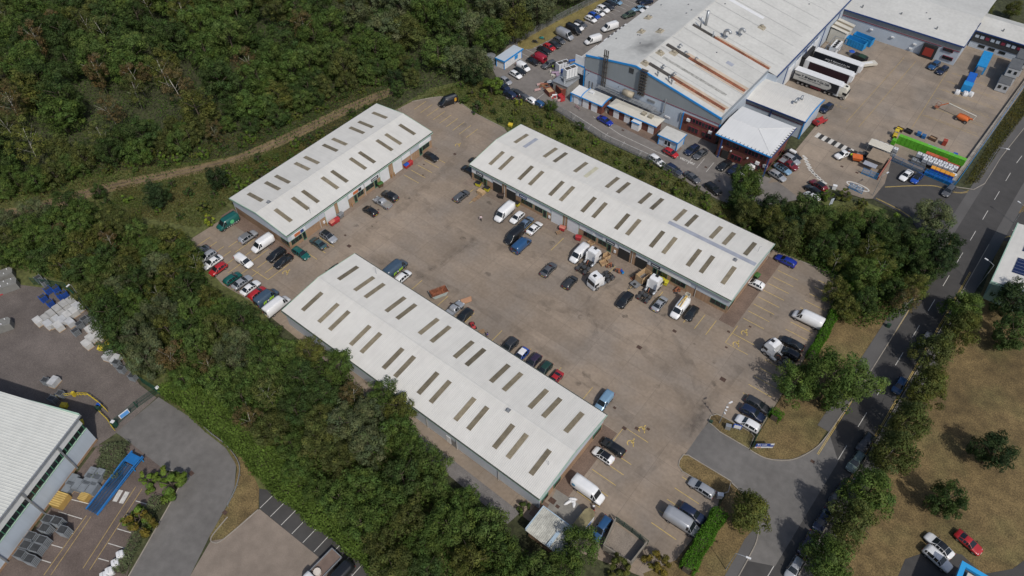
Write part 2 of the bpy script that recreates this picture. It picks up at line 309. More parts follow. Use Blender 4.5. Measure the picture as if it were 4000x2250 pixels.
# kerbs
def kerb(name, pts, parent=None, w=.16, h=.12):
    o = strip(MB(), pts, w, -.06, h).obj(name, m_kerb, parent)
    if parent is None: o['kind'] = 'structure'
kerb('kerb', smooth_line([(5.5, 86.7), (6.6, 103.2), (7.4, 125.4)])); kerb('kerb', smooth_line([(-4.3, 74.4), (-1, 74.8), (2.5, 77.4), (4.8, 82.1), (5.5, 86.7)]))
kerb('kerb', smooth_line([(-4, 66.7), (-.5, 65.6), (2.4, 63.4), (3.8, 60.2), (4.05, 56.9), (4.1, 53.3), (4, 47)])); ka, kb = ribbon(smooth_line(ROADC), 7.3); kerb('kerb', smooth_line([(3.6, 170.9), (7.4, 172.6)])+[q for q in ka if q[1] > 176])
kerb('kerb', smooth_line([(-125.5, 115), (-121, 121.3), (-116.3, 122.9), (-108, 121.6), (-97.8, 121.3)])); kerb('kerb', [(-23.4, 123.2), (-7.3, 124.9)])
kerb('kerb', smooth_line([(-71.4, -7.9), (-79.2, 8.4), (-80.8, 8.9), (-83.4, 7.5)])); kerb('kerb', smooth_line([(-67.6, 9), (-66.9, 5.3), (-65.8, 4.9), (-65, 6.4), (-64.6, 13)]))
kerb('kerb', [q for q in kb if q[1] < 157])
# planted traffic islands by the entrance
for pts in ([(-12.9, 75), (-13.1, 76.4), (-12.4, 77.4), (-11, 77.6), (-5.9, 77.8), (-4.9, 77.4), (-4.5, 74.5), (-10.2, 74.4)], [(-13.2, 64.8), (-13.2, 66.2), (-12.5, 66.7), (-4.2, 66.9), (-3.7, 64.8), (-4.4, 63.7), (-11.8, 63.3), (-12.8, 63.8)]):
    isl = patch('grass_island', pts, .06, m_dry); kerb('kerb', pts+[pts[0]], isl)
# manhole covers and drains
for x, y, s_ in ((-101.35,67.30, .55), (-98.14,65.47, .95), (-101.55,62.32, .5), (-101.48,78.07, .5), (-100.99,104.95, .8), (-104.36,97.01, .5), (-101.75,93.83, .5), (-28.28,89.62, .8), (-15.09,85.09, 1.1), (-18.10,92.41, .5), (-16.68,100.15, .5), (-31.78,81.67, 1.0), (-28.08,66.86, .6), (-22.53,65.67, .7), (-20.82,66.85, .6), (-68.90,67.02, .6), (-19.54,96.28, .6), (-24.34,64.30, .8), (-26.52,44.89, 1.2), (-25.22,44.61, .7), (-9.71,65.66, .8), (-72.52,140.04, .7), (-47.93,139.96, .7), (-42.80,137.23, .6), (-21.14,161.33, .7), (-17.28,161.33, .7), (5.40,79.21, .7), (-79.10,10.01, .9), (-68.61,9.19, .8)):
    MB().obox(x, y, .015, s_, s_*.8, .012, 0).obj('manhole_cover', m_iron)['kind'] = 'structure'
for o in [o for o in C.objects if o.name.startswith('manhole')]: o['kind'] = 'structure'
# painted lines
def line(pts, w=.1, m=None, parent=None, z=.006): return strip(MB(), pts, w, z).obj('painted_line', m or m_yel, parent)
def row(p, step, n, vec, parent=yard, m=None, w=.1):        # n bay lines from p, each vec long
    for i in range(n):
        x, y = p[0]+step[0]*i, p[1]+step[1]*i; line([(x, y), (x+vec[0], y+vec[1])], w, m, parent)
row((-18.8, 118.3), (0, -2.42), 8, (4.65, 0)); row((-6, 121), (0, -2.42), 16, (-4.7, 0))
row((-30.5, 97.3), (2.55, 0), 4, (0, -4.6)); row((-88.5, 97.6), (2.5, 0), 2, (0, -4.6)); row((-70, 97.4), (2.5, 0), 1, (0, -4.8)); row((-61.5, 97.4), (2.5, 0), 1, (0, -4.8)); row((-53.5, 97.4), (6, 0), 4, (0, -4.8))
row((-105.4, 58.2), (0, 2.5), 3, (4.7, 0)); row((-105.4, 91), (0, 2.45), 5, (4.8, 0)); row((-122.5, 117.5), (2.42, -.1), 9, (0, -4.8)); row((-119.3, 53.5), (2.55, 0), 6, (0, -5.1))
row((-125.2, 43.4), (2.46, 0), 8, (0, 4.5)); row((-85.5, 63.4), (7.38, 0), 8, (0, 4.7)); row((-24.4, 58.9), (0, -2.5), 5, (4.9, 0)); row((-6.6, 62.4), (0, -2.6), 5, (-4.7, 0))
line([(-18.8, 98.8), (-18.8, 93.4), (-13.9, 93.4)], .1, m_yel, yard); line([(-18.8, 96.4), (-14, 96.4)], .1, m_yel, yard); line([(-24.5, 59), (-24.5, 64.5), (-19.4, 64.5)], .1, m_yel, yard)
line([(-104.5, 47.6), (-104.5, 53.4)], .1, m_yel, yard); line([(-104.5, 47.6), (-109.6, 47.4)], .1, m_yel, yard)
for x, y in ((-16.93,98.07), (-16.96,94.45), (-21.71,66.16), (-21.86,62.54), (-103.14,51.39), (-102.88,108.28)):   # wheelchair marks
    b = MB(); c = [(x+.55*cos(t), y-.15+.55*sin(t)) for t in np.linspace(.2, 4.6, 12)]; strip(b, c, .16, .007)
    strip(b, [(x+.1, y+.75), (x+.02, y+.1), (x+.55, y+.05), (x+.8, y-.45)], .16, .007); b.box(x-.02, x+.22, y+.85, y+1.08, .006, .008); strip(b, [(x-.1, y+.4), (x+.5, y+.42)], .12, .007); b.obj('wheelchair_mark', m_yel, yard)
for k in range(24):                               # centre line of the estate road
    cl = smooth_line(ROADC, 20); ds = np.cumsum([0]+[hypot(cl[i+1][0]-cl[i][0], cl[i+1][1]-cl[i][1]) for i in range(len(cl)-1)]); s0 = 6+k*9
    P_ = lambda s: (np.interp(s, ds, [p[0] for p in cl]), np.interp(s, ds, [p[1] for p in cl])); line([P_(s0), P_(s0+4)], .11, m_wht, road)
for off in (-.0, .22):
    for e_, s0, s1 in ((3.3, 62, 135), (3.3, 190, 260)):
        pts = [P_(s) for s in np.arange(s0-21, s1-21, 3)]; q, _ = ribbon(pts, 2*(e_-off)); line(q, .085, m_yel, road, .012)
    pts = [P_(s) for s in np.arange(20, 105, 3)]; _, q = ribbon(pts, 2*(3.3-off)); line(q, .085, m_yel, road, .012)
    line(smooth_line([(8.9+off, 196), (8.1+off, 178), (6.4+off, 171.2-off), (3.4, 168.6-off), (-1, 168-off), (-9.9, 160.4-off)]), .085, m_yel, side, .013)
    line(smooth_line([(15.6-off, 143), (15.9-off, 152), (17.2-off, 158.6), (20, 162+off), (28, 166+off)]), .085, m_yel, side2, .013)
    line(smooth_line([(-10.2, 155-off), (-4.6, 154.4-off), (-1.2, 153.3-off)]), .085, m_yel, side, .013)
for k in range(14): line([(18.4+.45*k, 163.4+1.0*k*.9), (19+.45*k, 163.6+.9*k)], .16, m_wht, side2, .013)
# factory markings
row((-119.4, 151.2), (.45, 2.47), 22, (5.0, -.5), None, m_wht); row((-99, 136.6), (-2.3, -.3), 1, (0, 4), None, m_wht)
line([(-88.5, 138.2), (-74.5, 135.6), (-60, 135.6), (-50, 134.2)], .12, m_wht); line([(-82, 140.2), (-72, 138), (-57.5, 137.6)], .12, m_wht)
row((-86, 137.6), (5.5, -.45), 6, (.4, -2.2), None, m_wht); row((-52.2, 138.2), (2.6, .05), 3, (-.2, 4.6), None, m_wht)
for i, (x, y) in enumerate([(-29.92,159.09), (-29.24,158.11), (-28.45,157.23), (-27.78,156.41), (-27.04,155.52), (-26.38,154.92), (-25.40,154.32), (-24.44,153.78), (-23.49,153.23), (-22.41,152.76)]): MB().obox(x, y, .004, 1.7, .62, .006, -28+i*2).obj('painted_line', m_wht, sy)
for i in range(12): MB().obox(-31.4+(i+.5)*.93, 169.9-i*.12, .004, .9, 2.3, .006, -4).obj('painted_line', m_wht if i % 2 == 0 else mat('black road paint', (.03, .03, .03), .8), sy)
b = MB(); strip(b, [(x, y) for t in np.linspace(0, 2*pi, 28) for x, y in [(-15.2+2.7*cos(t), 156.4+.95*sin(t))]], .34, .006); strip(b, [(-14.3, 156), (-14.3, 156.7), (-15.2, 156.8), (-15.4, 156.2), (-16.2, 156.1), (-16.3, 156.8)], .3, .006); b.obj('speed_limit_mark', m_wht, sy)
m_pale = mat('faded yellow paint', (.33, .24, .1), .85, noise=[(1.5, .25, 4)])
for i in range(6):                                # hatched lorry bays
    y = 196+i*5.2; line([(-12, y), (2.5, y-.6)], .12, m_pale, sy)
    for k in range(9): line([(-11.5+k*1.5, y+.1), (-10.8+k*1.5, y+.75), (-10+k*1.5, y+.1)], .09, m_pale, sy)
for x in (-27.2, -23.8): line([(x, 180), (x+1.6, 222)], .12, m_pale, sy)
for k in range(13): line([(-47+k*1.3, 186.6), (-46+k*1.3, 185.2), (-45+k*1.3, 186.6)], .1, m_pale, sy)
line([(-12.5, 188), (-13.2, 222)], .12, m_pale, sy)
lettering('VISITORS', 1.05, m_wht, None, (-52.8, 139.2, -.002), (1, -.02, 0), (0, 1, 0), .03)['kind'] = 'structure'
# lower left markings
for x, y, x2, y2 in ((-90.83,-8.03, -86.50,-6.23), (-91.06,-5.48, -88.11,-4.11), (-85.96,-8.75, -85.35,-8.49), (-86.37,-11.66, -84.48,-10.84), (-85.41,-13.98, -83.67,-13.26), (-82.25,1.12, -79.07,2.47), (-81.35,-1.25, -80.83,-1.02), (-80.34,-3.54, -77.82,-2.47), (-79.34,-5.83, -75.25,-4.11), (-78.32,-8.16, -76.57,-7.38)): line([(x, y), (x2, y2)], .13, m_wht, None, .004)
for x, y, x2, y2 in ((-86.44,-5.46, -82.70,-14.98), (-85.69,-5.09, -81.83,-14.30), (-84.53,2.58, -78.81,-10.55), (-83.33,3.06, -77.71,-10.08)): line([(x, y), (x2, y2)], .12, m_pale, None, .004)
for x, y in ((-85.48,-0.24), (-84.33,0.26)): MB().obox(x, y, .002, .8, 2.1, .005, 28).obj('painted_line', m_wht)
row((-64.6, 13.35), (2.56, .13), 9, (-.07, 3.35), None, m_wht)
for o in C.objects:
    if o.parent is None and o.type == 'MESH' and not o.get('kind'): o['kind'] = 'structure'

# =====================================================================  BUILDINGS
m_roof = mat('white profiled roof sheet', (.57, .562, .53), .5, two=((.53, .52, .49), .12, .5, .75), noise=[(.06, .04, 4), (.5, .04, 5)], stripe=(0, 2.2, .045), spec=.4)
m_roofA = mat('white profiled roof sheet b', (.57, .562, .53), .5, two=((.53, .52, .49), .12, .5, .75), noise=[(.06, .04, 4), (.5, .04, 5)], stripe=(1, 2.2, .045), spec=.4)
m_rl = mat('weathered brown rooflight', (.165, .14, .095), .4, noise=[(.8, .22, 5), (5, .15, 4)], rnd=.3)
m_rl2 = mat('pale new rooflight', (.46, .44, .33), .4, noise=[(.8, .1, 4)])
m_rl3 = mat('grey replaced rooflight', (.3, .32, .37), .4, noise=[(.8, .1, 4)])
m_sage = mat('pale sage green trim', (.31, .45, .365), .5, noise=[(.8, .1, 4)])
m_gut = mat('dark gutter', (.045, .05, .042), .7, noise=[(2, .3, 4)])  # dark tone paints in the shadow line along the eaves gutter
m_clad = mat('pale blue grey cladding', (.44, .48, .53), .5, noise=[(.3, .05, 4)], stripe=(0, 4, .05))
m_tan = mat('tan facing brick', (.36, .235, .145), .9, noise=[(.4, .12, 4), (6, .1, 3)], brick=(4,))
m_shut = mat('white roller shutter', (.58, .6, .62), .45, noise=[(1, .05, 3)])
m_green = mat('green window frame', (.055, .17, .105), .4)
m_glass = mat('dark glass', (.015, .02, .022), .08, spec=.6)
m_dark = mat('painted doorway shade', (.022, .021, .02), .9)  # near black colour stands for the shade inside doorways
m_whtp = mat('white panel', (.62, .63, .64), .5, noise=[(1, .04, 3)])
m_blk = mat('black sign board', (.015, .018, .03), .5)
m_navy = mat('navy sign board', (.02, .05, .17), .5)
m_orange = mat('orange sign board', (.45, .13, .05), .5)
m_pipe = mat('pale down pipe', (.45, .44, .42), .5)
m_grey = mat('grey metal', (.22, .23, .24), .45, .3, noise=[(2, .15, 3)])
m_dgrey = mat('dark grey metal', (.06, .063, .066), .5, .3, noise=[(2, .2, 3)])
m_galv = mat('galvanised steel', (.34, .36, .38), .4, .5, noise=[(1.5, .15, 3)])
m_post = mat('yellow black bollard', (.3, .16, .05), .7, noise=[(9, .8, 2)])

def slope(mb, x0, x1, y0, z0, y1, z1, pitch=.333, h=.024):
    """a roof slope of trapezoid ribs: from the eave (y0, z0) to the ridge (y1, z1)"""
    n = int((x1-x0)/pitch); vs = []
    for i in range(n):
        a = x0+(x1-x0)*i/n; p = (x1-x0)/n
        for dx, dz in ((0, 0), (p*.55, 0), (p*.68, h), (p*.87, h)): vs += [(a+dx, dz)]
    vs.append((x1, 0)); k = len(vs)
    return mb.add([(x, y0, z0+dz) for x, dz in vs]+[(x, y1, z1+dz) for x, dz in vs], [(i, i+1, k+i+1, k+i) if y1 > y0 else (i+1, i, k+i, k+i+1) for i in range(k-1)])
EV, RG = 4.7, 5.85
def unit(label, cx, cy, L_, W_, rz, lights_f, lights_b, front, mroof, special=()):
    """a row of industrial units: local x runs along it, local -y is the front"""
    g = thing('industrial_unit', label, 'building', (cx, cy, 0), rz, 'white roofed unit terraces round the yard')
    WM.pop(g.name)                                 # parts are given in the terrace's own frame
    hx, hy = L_/2, W_/2; ov = .34
    fy = -hy+ov; by = hy-.35; ex = hx-.28
    # walls: tan brick below, cladding above, one wall per side
    def wall(name, along, a, b, at, nrm, z0, z1, m, gable=False):
        mb = MB(); t = .25
        if along == 'x': mb.box(a, b, min(at, at-nrm*t), max(at, at-nrm*t), z0, z1)
        elif gable: mb.extr([(a, z0), (b, z0), (b, EV-.05), (0, RG-.12), (a, EV-.05)], 0, min(at, at-nrm*t), max(at, at-nrm*t))
        else: mb.box(min(at, at-nrm*t), max(at, at-nrm*t), a, b, z0, z1)
        return mb.obj(name, m, g)
    wf = wall('brick_wall', 'x', -ex, ex, fy, -1, 0, 2.3, m_tan); cf = wall('cladding', 'x', -ex, ex, fy-.03, -1, 2.3, EV-.1, m_clad)
    wall('back_wall', 'x', -ex, ex, by, 1, 0, EV-.1, m_clad)
    for s in (-1, 1):
        wall('gable_wall', 'y', fy+.25, by-.25, s*(ex-.002), s, 2.3 if s*rz_end.get(label, 1) > 0 else 0, 0, m_clad, True)
        if s*rz_end.get(label, 1) > 0: wall('gable_brickwork', 'y', fy+.25, by-.25, s*(ex-.004), s, 0, 2.3, m_tan)
    # roof with ridge cap, gutters, fascias, verge trims and rooflights
    for s, lights in ((-1, lights_f), (1, lights_b)):
        rf = slope(MB(), -hx, hx, s*hy, EV, 0, RG).obj('roof_slope', mroof, g)
        for i, x in enumerate(lights):
            t0, t1 = 2.25/hy, 7.55/hy; z = lambda t: RG+(EV-RG)*t+.045
            mb = MB(); w_ = .5; mm = m_rl
            for k in range(6):
                a = x-w_+k*(2*w_/6); mb.add([(a, s*hy*t0, z(t0)), (a+w_/6, s*hy*t0, z(t0)+.02), (a+w_/3, s*hy*t0, z(t0)), (a, s*hy*t1, z(t1)), (a+w_/6, s*hy*t1, z(t1)+.02), (a+w_/3, s*hy*t1, z(t1))], [(0, 3, 4, 1), (1, 4, 5, 2)] if s > 0 else [(0, 1, 4, 3), (1, 2, 5, 4)])
            for sp in special:
                if sp[0] == s and sp[1] == i: mm = sp[2]
            mb.obj('rooflight', mm, rf)
        MB().box(-hx-.02, hx+.02, min(s*(hy-.02), s*(hy+.2)), max(s*(hy-.02), s*(hy+.2)), EV-.16, EV-.045).obj('gutter', m_gut, g)
        MB().extr([(s*(hy+.16), EV-.2), (s*(hy+.22), EV-.06), (s*(hy+.22), EV-.3), (s*(hy+.05), EV-.5), (s*(hy-.1), EV-.55), (s*(hy-.1), EV-.2)], 0, -hx-.06, hx+.06).obj('fascia', m_sage, g)
    MB().extr([(-.28, RG+.02), (0, RG+.07), (.28, RG+.02), (0, RG+.04)], 0, -hx, hx).obj('ridge_cap', mroof, g)
    for s in (-1, 1):
        mb = MB()
        for q in (-1, 1): mb.extr([(q*hy, EV+.06), (0, RG+.1), (0, RG-.32), (q*hy, EV-.36)], 0, min(s*hx, s*(hx+.08)), max(s*hx, s*(hx+.08)))
        mb.obj('verge_trim', m_sage, g)
    # the things in the front wall
    Y = fy
    for kind, a, b, *r in front:
        if kind == 'shutter': MB().box(a-.08, b+.08, Y-.07, Y+.1, 0, 3.75).obj('shutter_frame', m_sage, g); MB().box(a, b, Y-.1, Y+.1, 0.01, 3.6).obj('roller_shutter', m_shut, g)
        elif kind == 'open':
            MB().box(a, b, Y-.1, Y+.1, 0.012, 3.0).obj('doorway_shade_panel', m_dark, g); MB().box(a, b, Y-.16, Y+.12, 3.0, 3.7).obj('rolled_up_shutter', m_shut, g)  # solid slab on the wall, interior shade put into its colour
        elif kind == 'pier': MB().box(a, b, Y-.06, Y+.1, 0, 3.9).obj('brick_pier', m_tan, g)
        elif kind == 'window':
            f = MB().box(a, b, Y-.07, Y+.1, .95, 2.35).obj('window_frame', m_green, g); n = max(1, round((b-a)/1.1))
            for k in range(n): MB().box(a+.07+k*(b-a-.07)/n, a+(k+1)*(b-a-.07)/n, Y-.09, Y+.05, 1.05, 2.25).obj('pane', m_glass, f)
        elif kind == 'door':
            d = MB().box(a, b, Y-.08, Y+.1, .01, 2.35).obj('door', m_green, g); MB().box(a+.12, b-.12, Y-.1, Y, .3, 2.2).obj('pane', m_glass, d)
        elif kind == 'board': MB().box(a, b, Y-.12, Y-.03, 2.45, 3.55).obj('fascia_board', m_whtp, g)
        elif kind == 'sign':
            s_ = MB().box(a, b, Y-.17, Y-.12, 2.62, 3.4).obj('sign_board', r[0], g)
            if len(r) > 1:                         # print too small to read in the photograph: pale strokes
                mb = MB(); x = a+.25
                while x < b-.4: k = random.uniform(.12, .22); mb.box(x, x+k, Y-.18, Y-.168, 2.88, 3.14+random.choice((0, .05))); x += k+.05
                mb.obj('printed_strokes', m_whtp, s_)
        elif kind == 'pipe': MB().tube([(a, Y-.12, EV-.4), (a, Y-.12, .05)], .07, 6).obj('down_pipe', m_pipe, g)
        elif kind == 'post': MB().tube([(a, Y-.5, 0), (a, Y-.5, 1.1)], .1, 8).obj('bollard', m_post, g)
        elif kind == 'box': MB().box(a, a+.5, Y-.2, Y, .7, 1.4).obj('meter_box', m_whtp, g)
        elif kind == 'endwin':                     # corner window on the right-hand end
            for z0, z1, mm, nm in ((.95, 2.35, m_green, 'window_frame'), (1.05, 2.25, m_glass, 'pane')):
                q = .0 if nm == 'window_frame' else .02; MB().box(s_sign(a)*ex-.06-q, s_sign(a)*ex+.06+q, fy+.1+q*3, fy+2.8-q*3, z0, z1).obj(nm, mm, g)
    return g
def s_sign(a): return 1 if a > 0 else -1
rz_end = {}
LB = 'longest white roofed unit terrace with open workshop doors, below the factory'
LA = 'shortest unit terrace with white roof, beside the dirt track and wood'
LC = 'white roofed unit terrace nearest the camera, its back against the trees'
rz_end[LB] = 1; rz_end[LA] = -1; rz_end[LC] = -1
xB = -56.65
bx = lambda x: x-xB
fB = [('window', bx(-90.4), bx(-87.6)), ('door', bx(-87.4), bx(-86.4)), ('board', bx(-91), bx(-85)), ('sign', bx(-89.6), bx(-87.4), m_blk, 1), ('open', bx(-84.4), bx(-81.7)), ('pier', bx(-81.6), bx(-80.3)), ('pipe', bx(-80.9), 0), ('open', bx(-80.2), bx(-77.5)),
      ('board', bx(-77), bx(-67.6)), ('sign', bx(-76.4), bx(-74.2), m_navy, 1), ('window', bx(-75.8), bx(-72.5)), ('window', bx(-71.8), bx(-69.6)), ('door', bx(-69.4), bx(-68.4)), ('box', bx(-67.8), 0), ('shutter', bx(-67), bx(-63.9)), ('pier', bx(-63.8), bx(-62.6)), ('pipe', bx(-63.2), 0), ('shutter', bx(-62.5), bx(-59.5)),
      ('board', bx(-59.2), bx(-55)), ('sign', bx(-57.4), bx(-55.6), m_clad), ('window', bx(-58), bx(-54.7)), ('window', bx(-54), bx(-51.8)), ('board', bx(-53), bx(-49.2)), ('sign', bx(-52.1), bx(-49.8), m_blk, 1), ('door', bx(-51.6), bx(-50.6)), ('box', bx(-49.8), 0), ('open', bx(-48.7), bx(-45.9)), ('pier', bx(-45.8), bx(-44.5)), ('pipe', bx(-45.2), 0), ('open', bx(-44.3), bx(-41.5)),
      ('board', bx(-41.2), bx(-31)), ('sign', bx(-40.6), bx(-38.3), m_blk, 1), ('door', bx(-39.9), bx(-38.9)), ('window', bx(-38.6), bx(-36.4)), ('window', bx(-35.5), bx(-32)), ('pipe', bx(-29.6), 0), ('window', bx(-26.1), bx(-22.6)), ('endwin', 1, 0)]
uB = unit(LB, xB, 110.1, 69.6, 20.4, 0, [bx(x) for x in (-87.3, -84.3, -78.4, -75.3, -69.4, -66.4, -60.4, -57.4, -51.4, -48.5, -42.5, -39.4, -33.5, -30.4, -25.4)], [bx(x) for x in (-87.3, -84.4, -78.3, -75.3, -69.3, -66.3, -60.3, -57.3, -51.4, -48.3, -42.3, -39.4, -33.4, -30.3, -25.3)], fB, m_roof, [(1, 1, m_rl3), (1, 5, m_rl2)])
yA = 80.1; ay = lambda y: y-yA
fA = [('board', ay(57.6), ay(61.6)), ('sign', ay(58.4), ay(60), m_orange), ('sign', ay(60.1), ay(61), m_navy), ('window', ay(57.2), ay(60.2)), ('door', ay(60.4), ay(61.3)), ('pipe', ay(65.6), 0), ('box', ay(66.4), 0), ('shutter', ay(67.4), ay(70.3)), ('pier', ay(70.4), ay(71.3)), ('shutter', ay(71.4), ay(74.4)),
      ('board', ay(74.8), ay(79.6)), ('sign', ay(76.2), ay(77.8), m_orange), ('sign', ay(77.9), ay(78.8), m_blk), ('door', ay(76.3), ay(77.2)), ('window', ay(77.4), ay(79.4)), ('pipe', ay(79.8), 0), ('board', ay(80), ay(84.8)), ('sign', ay(82.1), ay(84.5), m_blk, 1), ('window', ay(80.2), ay(82.8)), ('door', ay(83), ay(84)), ('shutter', ay(85.1), ay(88)), ('pier', ay(88.1), ay(89.5)), ('shutter', ay(89.6), ay(92.5)),
      ('board', ay(92.8), ay(95.6)), ('pipe', ay(95.8), 0), ('board', ay(99), ay(103)), ('door', ay(98.9), ay(99.9)), ('window', ay(100), ay(102.6)), ('sign', ay(99.4), ay(102), m_whtp), ('endwin', -1, 0)]
for y in (66.9, 70.6, 71.2, 75, 88.3, 89.3, 93): fA.append(('post', ay(y), 0))
uA = unit(LA, -117.2, yA, 47.4, 20.0, R(90), [ay(y) for y in (100.1, 95.1, 92, 86, 83, 77, 74, 68, 65, 60)], [ay(y) for y in (100.1, 95.1, 92, 86.1, 83, 77, 74, 68, 65, 60)], fA, m_roofA)
xC = -59.35; cx_ = lambda x: -(x-xC)
uC = unit(LC, xC, 52.0, 64.3, 20.0, R(180), [cx_(x) for x in (-88, -83.2, -80.2, -74.3, -71.3, -65.3, -62.2, -56.3, -53.4, -47.5, -44.5, -38.6, -35.6, -30.8)], [cx_(x) for x in (-88, -83.2, -80.1, -74.2, -71.3, -65.4, -62.4, -56.5, -53.5, -47.6, -44.6, -38.8, -35.8, -30.9)],
     [('shutter', cx_(x)-1.5, cx_(x)+1.5) for x in (-84, -80.4, -64, -60.4, -44, -40.4)]+[('window', cx_(x), cx_(x)+2.6) for x in (-71, -52, -32)]+[('door', cx_(x), cx_(x)+1) for x in (-74, -55, -34)], m_roof)
WM[uC.name] = Matrix.Identity(4); WM[uB.name] = Matrix.Identity(4)
# back door of the nearest unit, pipes and gable details (in the terrace's own frame)
for x in (-80, -66, -52.6, -45.5, -36): MB().tube([(cx_(x), 9.86, EV-.3), (cx_(x), 9.86, .05)], .06, 6).obj('down_pipe', m_pipe, uC)
MB().box(cx_(-47.6)-.5, cx_(-47.6)+.5, 9.6, 9.74, .05, 2.15).obj('back_door', m_whtp, uC); MB().box(cx_(-46.4)-.5, cx_(-46.4)+.5, 9.6, 9.74, .05, 2.15).obj('back_door', m_grey, uC)
for y0, y1 in ((-9, -6.4), (3.6, 5.6), (7.2, 9)):   # the end wall facing the entrance: windows and a door in blue-green frames
    f = MB().box(-32.0, -31.84, y0, y1, .95, 2.3).obj('window_frame', m_green, uC); MB().box(-31.97+.001-.05-.02, -31.9, y0+.1, y1-.1, 1.05, 2.2).obj('pane', m_glass, f)
# roof clutter: vents, aerials, a grey ridge patch
def roof_vent(u, x, y, z, s=.8):
    v = MB().box(x-s/2, x+s/2, y-s/2, y+s/2, z, z+.12).obj('roof_vent', m_grey, u); MB().tube([(x, y+.1, z+.1), (x, y+.1, z+.55)], .14, 8).obj('cowl', m_galv, v)
roof_vent(uB, bx(-26.2), -.6, RG-.02); roof_vent(uC, cx_(-41.2), .6, RG-.02); roof_vent(uA, ay(60.5), .5, RG-.02, .9)
MB().box(bx(-43), bx(-22.2), .3, 1.35, RG-.1, RG+.03).obj('ridge_patch', m_rl3, uB).rotation_euler = (0, 0, 0)
for u, x, y in ((uB, bx(-23.6), 5.2), (uC, cx_(-29.5), 4.5), (uC, cx_(-83.5), -8.6), (uA, ay(64.5), -8.8)):
    MB().tube([(x, y, EV), (x, y, RG+.9), (x+.35, y+.3, RG+1.0)], .035, 6).obj('aerial', m_galv, u)
WM.pop(uC.name); WM.pop(uB.name)

# ---------------- the big factory shed (world frame from here on)
m_froof = mat('grey white membrane roof', (.5, .5, .475), .5, noise=[(.03, .06, 5), (.15, .07, 6), (1.2, .05, 5)], stripe=(1, .6, .04))
m_lgrey = mat('mid grey cladding', (.235, .26, .275), .5, noise=[(.3, .05, 4)], stripe=(0, 5, .07))
m_lblue = mat('light blue grey cladding', (.42, .475, .54), .5, noise=[(.3, .05, 4)], stripe=(0, 5, .05))
m_lblue2 = mat('light blue grey cladding b', (.42, .475, .54), .5, noise=[(.3, .05, 4)], stripe=(1, 5, .05))
m_blue = mat('bright blue trim', (.02, .24, .6), .4)
m_maroon = mat('maroon trim', (.2, .03, .05), .5)
m_rbrick = mat('red brick', (.17, .06, .042), .9, noise=[(.5, .14, 4), (6, .12, 3)], brick=(4,))
m_rust = mat('rust streaked duct', (.2, .075, .04), .85, noise=[(.3, .5, 5), (3, .4, 5)])
m_soot = mat('sooty steel', (.06, .055, .05), .7, noise=[(1, .3, 4)])
m_froofs = mat('soot stained membrane roof', (.5, .5, .475), .5, noise=[(.03, .06, 5), (.15, .07, 6), (1.2, .05, 5)], stripe=(1, .6, .04))
def soot(m, cx, cy, rx, ry, amount):               # soot settled round the stacks: a stain on the sheet itself
    t = m.node_tree; N = t.nodes; L = t.links; b = N['Principled BSDF']; src = b.inputs['Base Color'].links[0].from_socket
    geo = N.new('ShaderNodeNewGeometry'); mp_ = N.new('ShaderNodeMapping'); mp_.vector_type = 'POINT'; mp_.inputs['Location'].default_value = (-cx/rx, -cy/ry, 0); mp_.inputs['Scale'].default_value = (1/rx, 1/ry, 0); L.new(geo.outputs['Position'], mp_.inputs[0])
    ln = N.new('ShaderNodeVectorMath'); ln.operation = 'LENGTH'; L.new(mp_.outputs[0], ln.inputs[0]); ns = N.new('ShaderNodeTexNoise'); ns.inputs['Scale'].default_value = .35; ns.inputs['Detail'].default_value = 6; L.new(geo.outputs['Position'], ns.inputs['Vector'])
    ad = N.new('ShaderNodeMath'); ad.operation = 'ADD'; L.new(ln.outputs['Value'], ad.inputs[0]); L.new(ns.outputs[0], ad.inputs[1]); mr = N.new('ShaderNodeMapRange'); L.new(ad.outputs[0], mr.inputs[0])
    for i, v in enumerate((.5, 1.25, 1-amount, 1)): mr.inputs[i+1].default_value = v
    x = N.new('ShaderNodeMix'); x.data_type = 'RGBA'; x.blend_type = 'MULTIPLY'; x.inputs[0].default_value = 1; L.new(src, x.inputs[6]); L.new(mr.outputs[0], x.inputs[7]); L.new(x.outputs[2], b.inputs['Base Color'])
soot(m_froofs, -79.5, 161.5, 7, 10, .6)
D = thing('factory', 'huge grey and white factory shed with a bright blue roof edge and rusty ducts', 'factory', (-70, 150, 0))
XL, XR, XM, YF, YB = -92, -50.5, -76.5, 150, 262
ZL, ZR, ZM = 10.3, 7.9, 12.85
zr = lambda x: ZL+(ZM-ZL)*(x-XL)/(XM-XL) if x < XM else ZM+(ZR-ZM)*(x-XM)/(XR-XM)
MB().extr([(XL, 0), (XR, 0), (XR, 5.95), (XL, 5.95)], 1, YF, YF+.3).obj('lower_cladding', m_lblue, D)
MB().extr([(XL, 5.95), (XR, 5.95), (XR, ZR-.05), (XM, ZM-.05), (XL, ZL-.05)], 1, YF-.06, YF+.3).obj('upper_cladding', m_lgrey, D)
MB().box(XL, XR, YF-.12, YF, 5.85, 6.0).obj('maroon_flashing', m_maroon, D)
MB().box(XL, XL+.3, YF, YB, 0, ZL-.05).obj('side_wall', m_lblue2, D)
XR2 = -47.7
MB().box(XR-.3, XR2-.31, 176.9, 177.2, 0, 7.4).obj('return_wall', m_lblue, D); rw = MB().box(XR2-.3, XR2, 177, YB, 0, 7.4).obj('side_wall', m_lblue2, D); MB().box(XR-.3, XR, YF+.3, 178, 0, ZR-.05).obj('side_wall', m_lblue2, D)
